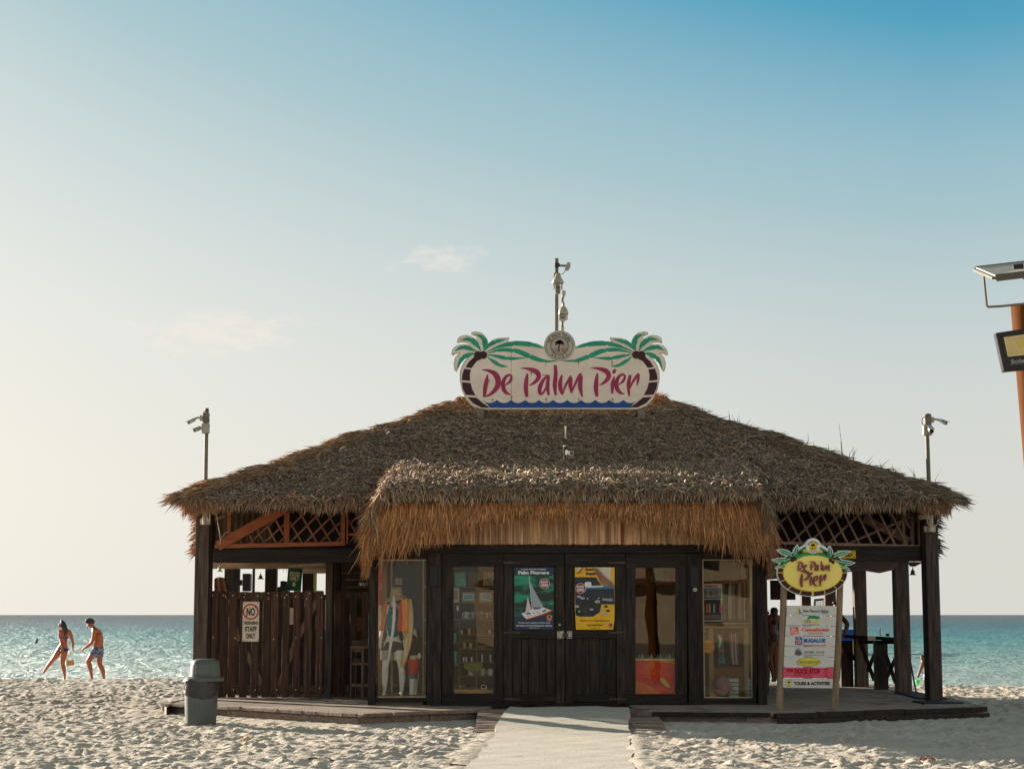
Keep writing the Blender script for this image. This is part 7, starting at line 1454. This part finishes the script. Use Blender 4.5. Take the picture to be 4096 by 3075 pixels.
J = [wj(668, 850, 78, 0, 66), wj(690, 760, 60, 0, 50), wj(700, 660, 66, 0, 52), wj(696, 560, 78, 0, 54), wj(680, 508, 30), wj(655, 465, 34), wj(645, 432, 54, 0, 58), wj(640, 405, 52, 0, 56),
     wj(612, 545, 32), wj(622, 660, 25, .05), wj(648, 770, 22, -.12), wj(662, 860, 17, -.2), wj(672, 900, 18, -.2, 12),
     wj(790, 552, 34), wj(828, 660, 27), wj(850, 750, 23), wj(846, 840, 16), wj(846, 868, 16),
     wj(608, 890, 62), wj(548, 985, 50), wj(500, 1045, 37), wj(430, 1130, 36, .1), wj(362, 1220, 23, .2), wj(332, 1262, 18, .24), wj(312, 1285, 14, .2),
     wj(712, 900, 62), wj(680, 1010, 50), wj(662, 1110, 37), wj(688, 1210, 37, .03), wj(705, 1330, 20), wj(706, 1400, 20), wj(680, 1425, 17, -.1)]
E = [(0, 1), (1, 2), (2, 3), (3, 4), (4, 5), (5, 6), (6, 7), (3, 8), (8, 9), (9, 10), (10, 11), (11, 12), (3, 13), (13, 14), (14, 15), (15, 16), (16, 17), (0, 18), (18, 19), (19, 20), (20, 21), (21, 22), (22, 23), (23, 24), (0, 25), (25, 26), (26, 27), (27, 28), (28, 29), (29, 30), (30, 31)]
skin(J, E, 'body', skin_m, wom); person_hand(wom, J[12][0], (.25, -.1, -1), (1, 0, 0)); person_hand(wom, J[17][0], (0, 0, -1), (0, 1, 0))
MB().tube([ZP(604, 440, WY), ZP(596, 458, WY), ZP(600, 468, WY)], [6*s_, 7*s_, 5*s_], 7).build('nose', skin_m, wom)
J = [wj(622, 405, 38, 0, 48), wj(650, 396, 58, .02, 62), wj(682, 440, 54, -.03), wj(704, 510, 46, -.08), wj(716, 570, 34, -.1), wj(706, 628, 12, -.1)]
skin(J, [(0, 1), (1, 2), (2, 3), (3, 4), (4, 5)], 'hair', hair_m, wom)
nb = K('dark_blue_swimwear', (36, 40, 92))
J = [wj(668, 835, 100, 0, 90), wj(670, 880, 108, 0, 98), wj(670, 930, 70, 0, 80)]
skin(J, [(0, 1), (1, 2)], 'bikini_bottom', nb, wom)
MB().tube([ZP(612, 655, WY-.06), ZP(650, 660, WY-.13), ZP(705, 662, WY-.14), ZP(755, 658, WY-.12), ZP(780, 655, WY-.03)], 7*s_, 6).build('bikini_strap', nb, wom); MB().tube([ZP(715, 660, WY-.15), ZP(722, 700, WY-.14), ZP(716, 745, WY-.13)], [6*s_, 9*s_, 4*s_], 6).build('bikini_tie', nb, wom)
MB().tube([ZP(768, 862, WY-.02), ZP(788, 870, WY-.03), ZP(780, 884, WY-.03)], 4*s_, 6).build('bikini_tie', nb, wom)
bag = thing('straw_handbag', ZP(790, 1148, WY), 'small tan straw handbag on a thin strap in the hand of the woman', 'handbag'); bgm = M('straw_bag', lin(200, 150, 84), lin(172, 124, 62), .8, (40, 40, 40), .004)
MB().plate([ZP(x, y, WY-.03) for x, y in [(728, 1145), (735, 1070), (748, 1055), (775, 1072), (820, 1062), (834, 1050), (850, 1068), (858, 1140), (845, 1150), (740, 1150)]], .1).build('bag', bgm, bag, bevel=.01)
MB().tube([ZP(750, 1058, WY), ZP(780, 985, WY), ZP(830, 885, WY), ZP(838, 900, WY), ZP(836, 1000, WY), ZP(834, 1052, WY)], 4*s_, 6).build('strap', bgm, bag)
# silhouettes under the roof, right of the shop
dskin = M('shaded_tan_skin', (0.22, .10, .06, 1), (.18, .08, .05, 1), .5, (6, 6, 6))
def stand(z, Y, label, base, pts, edges, cl_, ske, hairj):
    t_ = thing('person', base, label, 'person'); sk = (z(1, 0, Y) - z(0, 0, Y)).length
    f_ = lambda P: [(z(x, y, Y + d), r*sk, r2*sk) for x, y, r, r2, d in P]
    skin(f_(pts), edges, 'body', dskin, t_)
    for nm2, P, Ed, mm in cl_: skin(f_(P), Ed, nm2, mm, t_)
    skin(f_(hairj), [(i, i+1) for i in range(len(hairj)-1)], 'hair', hair_m, t_); return t_
bp = [(262, 1010, 42, 32, 0), (262, 930, 32, 26, 0), (266, 860, 42, 28, 0), (268, 830, 16, 15, 0), (272, 795, 25, 26, 0), (228, 870, 15, 15, 0), (218, 960, 13, 13, 0), (235, 1030, 11, 11, -.1), (305, 870, 16, 16, 0), (314, 960, 13, 13, 0), (310, 1040, 11, 11, 0), (245, 1070, 32, 32, 0), (240, 1170, 23, 23, 0), (262, 1260, 17, 17, 0), (268, 1325, 11, 11, 0), (255, 1333, 10, 10, -.1), (280, 1070, 32, 32, 0), (280, 1170, 23, 23, 0), (282, 1260, 17, 17, 0), (284, 1325, 11, 11, 0), (272, 1333, 10, 10, -.1)]
be_ = [(0, 1), (1, 2), (2, 3), (3, 4), (2, 5), (5, 6), (6, 7), (2, 8), (8, 9), (9, 10), (0, 11), (11, 12), (12, 13), (13, 14), (14, 15), (0, 16), (16, 17), (17, 18), (18, 19), (19, 20)]
stand(Z4, 36.6, 'long-haired woman in a knitted skirt standing in shade beside the shop', Z4(265, 1335, 36.6), bp, be_,
      [('skirt', [(262, 965, 40, 34, 0), (262, 1010, 48, 38, 0), (262, 1058, 46, 38, 0)], [(0, 1), (1, 2)], M('knitted_skirt', lin(96, 88, 80), lin(64, 58, 54), .9, (60, 60, 60))), ('top', [(264, 940, 36, 30, 0), (266, 870, 46, 32, 0)], [(0, 1)], K('dark_shirt', (34, 32, 38)))], None, [(272, 785, 31, 32, .02), (270, 840, 30, 26, .02), (262, 905, 22, 20, -.02)])
bp2 = [(x - 58, y + 28, a, b, d) for x, y, a, b, d in bp]
stand(Z4, 37.4, 'second shaded person half hidden by the shop corner', Z4(208, 1345, 37.4), bp2, be_, [('top', [(206, 1000, 40, 34, 0), (206, 900, 46, 32, 0)], [(0, 1)], K('dark_shirt', (34, 32, 38))), ('trousers', [(204, 1030, 44, 36, 0), (200, 1090, 36, 32, 0), (206, 1180, 26, 26, 0)], [(0, 1), (1, 2)], K('dark_trousers', (30, 28, 32)))], None, [(214, 815, 28, 30, .02), (212, 845, 22, 22, .02)])
bg_ = skin([sj(Z4, 212, 1100, 36.4, 12), sj(Z4, 216, 1170, 36.4, 17), sj(Z4, 218, 1205, 36.4, 12)], [(0, 1), (1, 2)], 'shopping_bag', K('pale_blue_bag', (120, 132, 152)), None); tag(bg_, 'pale blue carrier bag hanging beside the person at the shop corner', 'bag')
bp3 = [(720, 1040, 46, 36, 0), (722, 950, 40, 32, 0), (735, 850, 46, 32, 0), (732, 800, 16, 16, 0), (728, 760, 26, 28, 0), (775, 868, 18, 18, 0), (812, 912, 17, 17, -.2), (795, 985, 13, 13, -.3), (785, 1000, 12, 12, -.3), (695, 870, 17, 17, 0), (690, 960, 14, 14, -.1), (740, 1000, 11, 11, -.3), (700, 1100, 36, 34, -.1), (690, 1150, 26, 26, -.5), (700, 1260, 18, 18, -.5), (704, 1330, 12, 12, -.5), (745, 1100, 36, 34, -.1), (740, 1150, 26, 26, -.5), (742, 1260, 18, 18, -.5), (744, 1330, 12, 12, -.5)]
stand(Z4, 37.2, 'person leaning on the bar counter behind the directory sign', Z4(720, 1340, 37.2), bp3, [(0, 1), (1, 2), (2, 3), (3, 4), (2, 5), (5, 6), (6, 7), (7, 8), (2, 9), (9, 10), (10, 11), (0, 12), (12, 13), (13, 14), (14, 15), (0, 16), (16, 17), (17, 18), (18, 19)],
      [('top', [(722, 1000, 46, 38, 0), (732, 870, 50, 36, 0)], [(0, 1)], K('dark_shirt', (34, 32, 38))), ('trousers', [(720, 1050, 52, 40, 0), (712, 1130, 40, 36, -.2)], [(0, 1)], K('dark_trousers', (30, 28, 32)))], None, [(728, 748, 30, 31, .02), (722, 775, 24, 26, .02)])
# bather bending down behind the right post, and child's green bucket
bb = [(1400, 1285, 26, 26, 0), (1398, 1235, 24, 22, 0), (1380, 1195, 27, 22, 0), (1368, 1172, 12, 12, 0), (1362, 1150, 18, 19, 0), (1366, 1212, 12, 12, -.1), (1346, 1265, 10, 10, -.15), (1328, 1312, 8, 8, -.15), (1404, 1300, 22, 20, 0), (1388, 1325, 17, 17, -.2), (1392, 1375, 12, 12, -.1), (1420, 1300, 22, 20, 0), (1470, 1330, 17, 17, 0), (1500, 1352, 12, 12, 0)]
stand(Z4, 42.5, 'bather crouching on the sand behind the right post, one arm reaching down', Z4(1400, 1375, 42.5), bb, [(0, 1), (1, 2), (2, 3), (3, 4), (2, 5), (5, 6), (6, 7), (0, 8), (8, 9), (9, 10), (0, 11), (11, 12), (12, 13)],
      [('shorts', [(1402, 1275, 30, 28, 0), (1396, 1320, 24, 22, -.1)], [(0, 1)], K('pale_blue_shorts', (150, 170, 190)))], None, [(1364, 1140, 20, 21, 0), (1372, 1160, 14, 15, 0)])
gb_ = thing('toy_bucket', Z4(1332, 1358, 42.3), 'bright green beach bucket on the sand behind the right post', 'bucket'); latz(Z4, 1330, [(13, 1356), (17, 1328), (14, 1326)], 42.3, 14).build('bucket', K('bright_green', (70, 220, 90), .4), gb_); MB().tube([Z4(1343, 1330, 42.3), Z4(1352, 1318, 42.3), Z4(1356, 1335, 42.3)], .012, 6).build('handle', MATS['bright_green'], gb_)
# swimmer far out on the left
sw_ = skin([(ZP(185, 715, 110), .13, .13), (ZP(203, 722, 110), .2, .18), (ZP(225, 735, 110), .16, .1)], [(0, 1), (1, 2)], 'swimmer', K('dark_blue_rash_vest', (40, 84, 110)), None); tag(sw_, 'dark bather low in the water far left of the couple', 'swimmer')

# ------------------------------------------------------------------ boat beyond the bar
bo = thing('motor_boat', (16.7, 100, -.5), 'blue and ochre open motor boat moored behind the bar counter', 'boat'); BX, BYY = 16.7, 100
def hull(z0, z1, sc0, sc1, m_, nm):
    o_ = [(-3.2, 0), (-2.0, -.75), (0, -1.0), (2.6, -1.0), (2.8, 0), (2.6, 1.0), (0, 1.0), (-2.0, .75)]; vs = [(BX + x*s_ + (0 if x > -3 else -.0), BYY + y*s_, z + (.45 if x < -1.9 else .12 if x < 0 else 0)*(1 if z > 0 else .2)) for z, s_ in ((z0, sc0), (z1, sc1)) for x, y in o_]
    return MB().add(vs, [(i, (i+1) % 8, 8+(i+1) % 8, 8+i) for i in range(8)] + [tuple(range(8)), tuple(range(15, 7, -1))]).build(nm, m_, bo)
hull(-.7, .25, .78, .94, K('boat_ochre', (190, 150, 90)), 'lower_hull'); hull(.252, .85, .945, 1.03, K('boat_blue', (16, 70, 146), .35), 'upper_hull'); hull(.852, .93, 1.05, 1.05, K('boat_white', (220, 220, 214)), 'gunwale')
MB().add([(BX-1.2, BYY-.5, .95), (BX+.2, BYY-.6, .95), (BX+.2, BYY+.6, .95), (BX-1.2, BYY+.5, .95), (BX-.5, BYY-.45, 1.5), (BX+.2, BYY-.5, 1.55), (BX+.2, BYY+.5, 1.55), (BX-.5, BYY+.45, 1.5)], [(0, 1, 5, 4), (1, 2, 6, 5), (2, 3, 7, 6), (3, 0, 4, 7), (4, 5, 6, 7)]).build('windscreen', K('boat_white', (220, 220, 214)), bo)
for a, b in (((-2.8, 0, 1.35), (-2.6, 0, 1.9)), ((-2.8, 0, 1.9), (.2, -.5, 1.75)), ((-1.4, -.6, 1.0), (-1.4, -.3, 1.85)), ((.2, -.5, 1.5), (.9, -.5, 2.4))): MB().tube([Vector(a) + Vector((BX, BYY, 0)), Vector(b) + Vector((BX, BYY, 0))], .03, 6).build('rail', white_m, bo)
MB().tube([(BX-1.4, BYY, 1.8), (BX-1.4, BYY, 2.6)], .02, 6).build('aerial', white_m, bo)
# net frame out on the water seen under the oval sign
nf_ = thing('net_frame', Z4(605, 800, 46), 'frame with a hanging net on the shore behind the directory sign', 'net frame')
for a, b in (((565, 738), (642, 730)), ((568, 745), (563, 900)), ((640, 735), (650, 900))): MB().tube([Z4(*a, 46), Z4(*b, 46)], .03, 6).build('pole', black_m, nf_)
for x in np.linspace(575, 635, 6): MB().tube([Z4(x, 738, 46), Z4(x+4, 780, 46.1), Z4(x, 830, 46)], .008, 4).build('net_cord', K('net_grey', (130, 130, 125)), nf_)
for y in (752, 768, 785): MB().tube([Z4(568, y, 46), Z4(605, y+5, 46.1), Z4(644, y, 46)], .008, 4).build('net_cord', MATS['net_grey'], nf_)

# ------------------------------------------------------------------ solar floodlight on a post, near right
LY = 12.0
lpost = M('varnished_post', (0.14, 0.048, 0.008, 1), (0.08, 0.025, 0.005, 1), .85, (20, 20, 1.6), .003, lo=.35, hi=.7, spec=.08)
fp = thing('solar_street_light', Z7(1240, 3600, LY+.1), 'orange-brown wooden post with black floodlight and solar panel at the right edge', 'street light')
a, b = Z7(817+115, 332, LY+.15), Z7(817+115+.094*3150, 3480, LY+.15); b.z = -.2
MB().tube([a, a.lerp(b, .5), b], [.125, .128, .135], 20).build('post', lpost, fp)
fl_ = fp
FLY = LY - .08; q4 = [(730, 500), (780, 733), (1090, 704), (1040, 455)]
MB().plate([Z7(x, y, FLY) for x, y in q4], .07).build('housing', M('floodlight_black', lin(38, 36, 40), lin(30, 28, 32), .45, (9, 9, 9)), fl_, bevel=.006)
def qm(u, v): (a0, a1), (b0, b1), (c0, c1), (d0, d1) = q4; return (a0*(1-u)*(1-v) + d0*u*(1-v) + b0*(1-u)*v + c0*u*v, a1*(1-u)*(1-v) + d1*u*(1-v) + b1*(1-u)*v + c1*u*v)
refl = M('lamp_reflector', lin(206, 186, 130), lin(226, 208, 158), .35, (3, 3, 3), metal=.2)
A_ = [qm(.13, .14), qm(.10+.03, .64), qm(.87, .64), qm(.87, .14)]; B_ = [qm(.36, .28), qm(.36, .46), qm(.64, .46), qm(.64, .28)]
vs = [Z7(x, y, FLY-.002) for x, y in A_] + [Z7(x, y, FLY-.0195+.02) for x, y in B_]; decal(Z7, A_, FLY-.003, refl, fl_, 'reflector', .002)
for k in range(1, 5):
    t = k/5; mm_ = [(A_[i][0]*(1-t)+B_[i][0]*t, A_[i][1]*(1-t)+B_[i][1]*t) for i in range(4)]
    for i in range(4): MB().tube([Z7(*mm_[i], FLY-.006), Z7(*mm_[(i+1) % 4], FLY-.006)], .0022, 5).build('reflector_rib', refl, fl_)
decal(Z7, B_, FLY-.008, M('led_array', lin(214, 190, 96), lin(190, 164, 74), .4, (120, 120, 120)), fl_, 'led_array', .004)
T('Solar Light', Z7, (820, 652, 1040, 682), FLY-.004, K('grey_lettering', (136, 136, 138)), fl_, bold=.02, rot=-.09, th=.002); ribbon(mb := MB(), Z7, FLY-.004, [(816, 691, 2), (930, 680, 2), (1050, 668, 2)], .002); mb.build('line', MATS['grey_lettering'], fl_)
sp2 = fp
pc = [Z7(610, 130, LY+.05), Z7(1150, 66, LY+.5), Z7(1240, 118, LY-.35), Z7(728, 180, LY-.4)]
vs = pc + [v + Vector((0, 0, .03)) for v in pc]; MB().add(vs, [(0, 1, 2, 3), (7, 6, 5, 4), (0, 4, 5, 1), (1, 5, 6, 2), (2, 6, 7, 3), (3, 7, 4, 0)]).build('solar_panel', M('panel_underside', lin(196, 188, 172), lin(176, 166, 150), .5, (4, 4, 4)), sp2)
up_ = Vector((0, 0, .0)); 
for i in range(4): a, b = pc[i], pc[(i+1) % 4]; MB().bar(a + Vector((0, 0, .012)), b + Vector((0, 0, .012)), .045, .018).build('frame', M('panel_frame', lin(96, 90, 82), None, .6), sp2)
MB().tube([Z7(656, 158, LY-.1), Z7(658, 172, LY-.1), Z7(675, 335, LY-.02), Z7(682, 344, LY), Z7(760, 340, LY), Z7(900, 325, LY), Z7(1040, 310, LY)], .008, 8).build('bracket', M('bracket_wire', lin(128, 118, 102), None, .5, metal=.4), sp2)
MB().bar(Z7(835, 112, LY-.1), Z7(895, 105, LY-.1), .05, .02).build('junction_box', black_m, sp2); MB().tube([Z7(872, 118, LY-.1), Z7(895, 160, LY-.1), Z7(960, 250, LY-.05)], .010, 6).build('cable', black_m, sp2)

# ------------------------------------------------------------------ twigs and scraps on the sand
twm = flat('dry_twig', (70, 54, 42), .8)
def twig(pts, r_, label, z0=.03): return tag(MB().tube([G(x, y, z0 + (0.012 if 0 < i < len(pts)-1 else -.01)) for i, (x, y) in enumerate(pts)], [r_]*(len(pts)-1) + [r_*.4], 6).build('twig', twm, None), label, 'twig', 'twigs on the sand')
twig([(1103, 3045), (1150, 3050), (1200, 3040), (1260, 3030), (1320, 3038), (1355, 3046)], .012, 'long curved dry twig lying on the sand left of the mat')
twig([(1200, 3008), (1215, 3017)], .009, 'tiny twig lying above the long curved one'); twig([(1745, 3050), (1800, 3055), (1890, 3062)], .009, 'thin straight twig on the sand close to the mat edge')
twig([(3020, 3046), (3050, 3042), (3085, 3046)], .010, 'reddish twig on the sand right of the mat'); twig([(3335, 3066), (3360, 3064)], .014, 'short dark stick at the bottom right of the sand'); twig([(3870, 3038), (3925, 3036)], .010, 'short dark stick on the sand near the right edge')
lf_ = thing('dried_leaf', G(3710, 3040, .04), 'curled brown dry palm leaf scrap on the sand at right', 'leaf'); lfm = flat('dry_leaf', (126, 74, 46), .8)
for k in range(7): a_ = k*.9; c0 = G(3710, 3036, .05); MB().tube([c0, c0 + Vector((.05*math.cos(a_), .05*math.sin(a_), .02)), c0 + Vector((.11*math.cos(a_+.3), .11*math.sin(a_+.3), -.01))], [.006, .012, .003], 5).build('leaf_strip', lfm, lf_)
sp_ = MB().lathe(G(978, 2957, .03), [(.05, 0), (.06, .01), (.02, .022), (.001, .024)], 10).build('wood_scrap', flat('pale_scrap', (206, 158, 88)), None); tag(sp_, 'pale yellow scrap lying on the sand below the litter bin', 'scrap')

# ------------------------------------------------------------------ hotel behind the photographer, mirrored in the shop glass
ho = thing('hotel_building', (14, -45, 0), 'long beige hotel wing with a brown roof standing inland of the beach', 'building')
hm2 = M('beige_render', (0.62, 0.50, 0.36, 1), (0.54, 0.43, 0.31, 1), .9, (1, 1, 1)); hr_ = flat('brown_roof_tiles', (100, 62, 46), .8); hg = flat('hotel_window', (40, 46, 54), .2)
B((-2, -52, -.2), (60, -45, 7.5), 'wall', hm2, ho); MB().add([(-3, -53, 7.5), (61, -53, 7.5), (61, -44, 7.5), (-3, -44, 7.5), (1, -48.5, 10), (57, -48.5, 10)], [(0, 1, 2, 3), (3, 2, 5, 4), (0, 4, 5, 1), (1, 5, 2), (0, 3, 4)]).build('roof', hr_, ho)
for fz in (1.0, 4.3):
    for k in range(12): B((0 + k*5, -45.0, fz), (2.0 + k*5, -44.95, fz+1.7), 'window', hg, ho)
B((-2.1, -45.05, 3.3), (60.1, -43.6, 3.6), 'balcony_slab', hr_, ho)
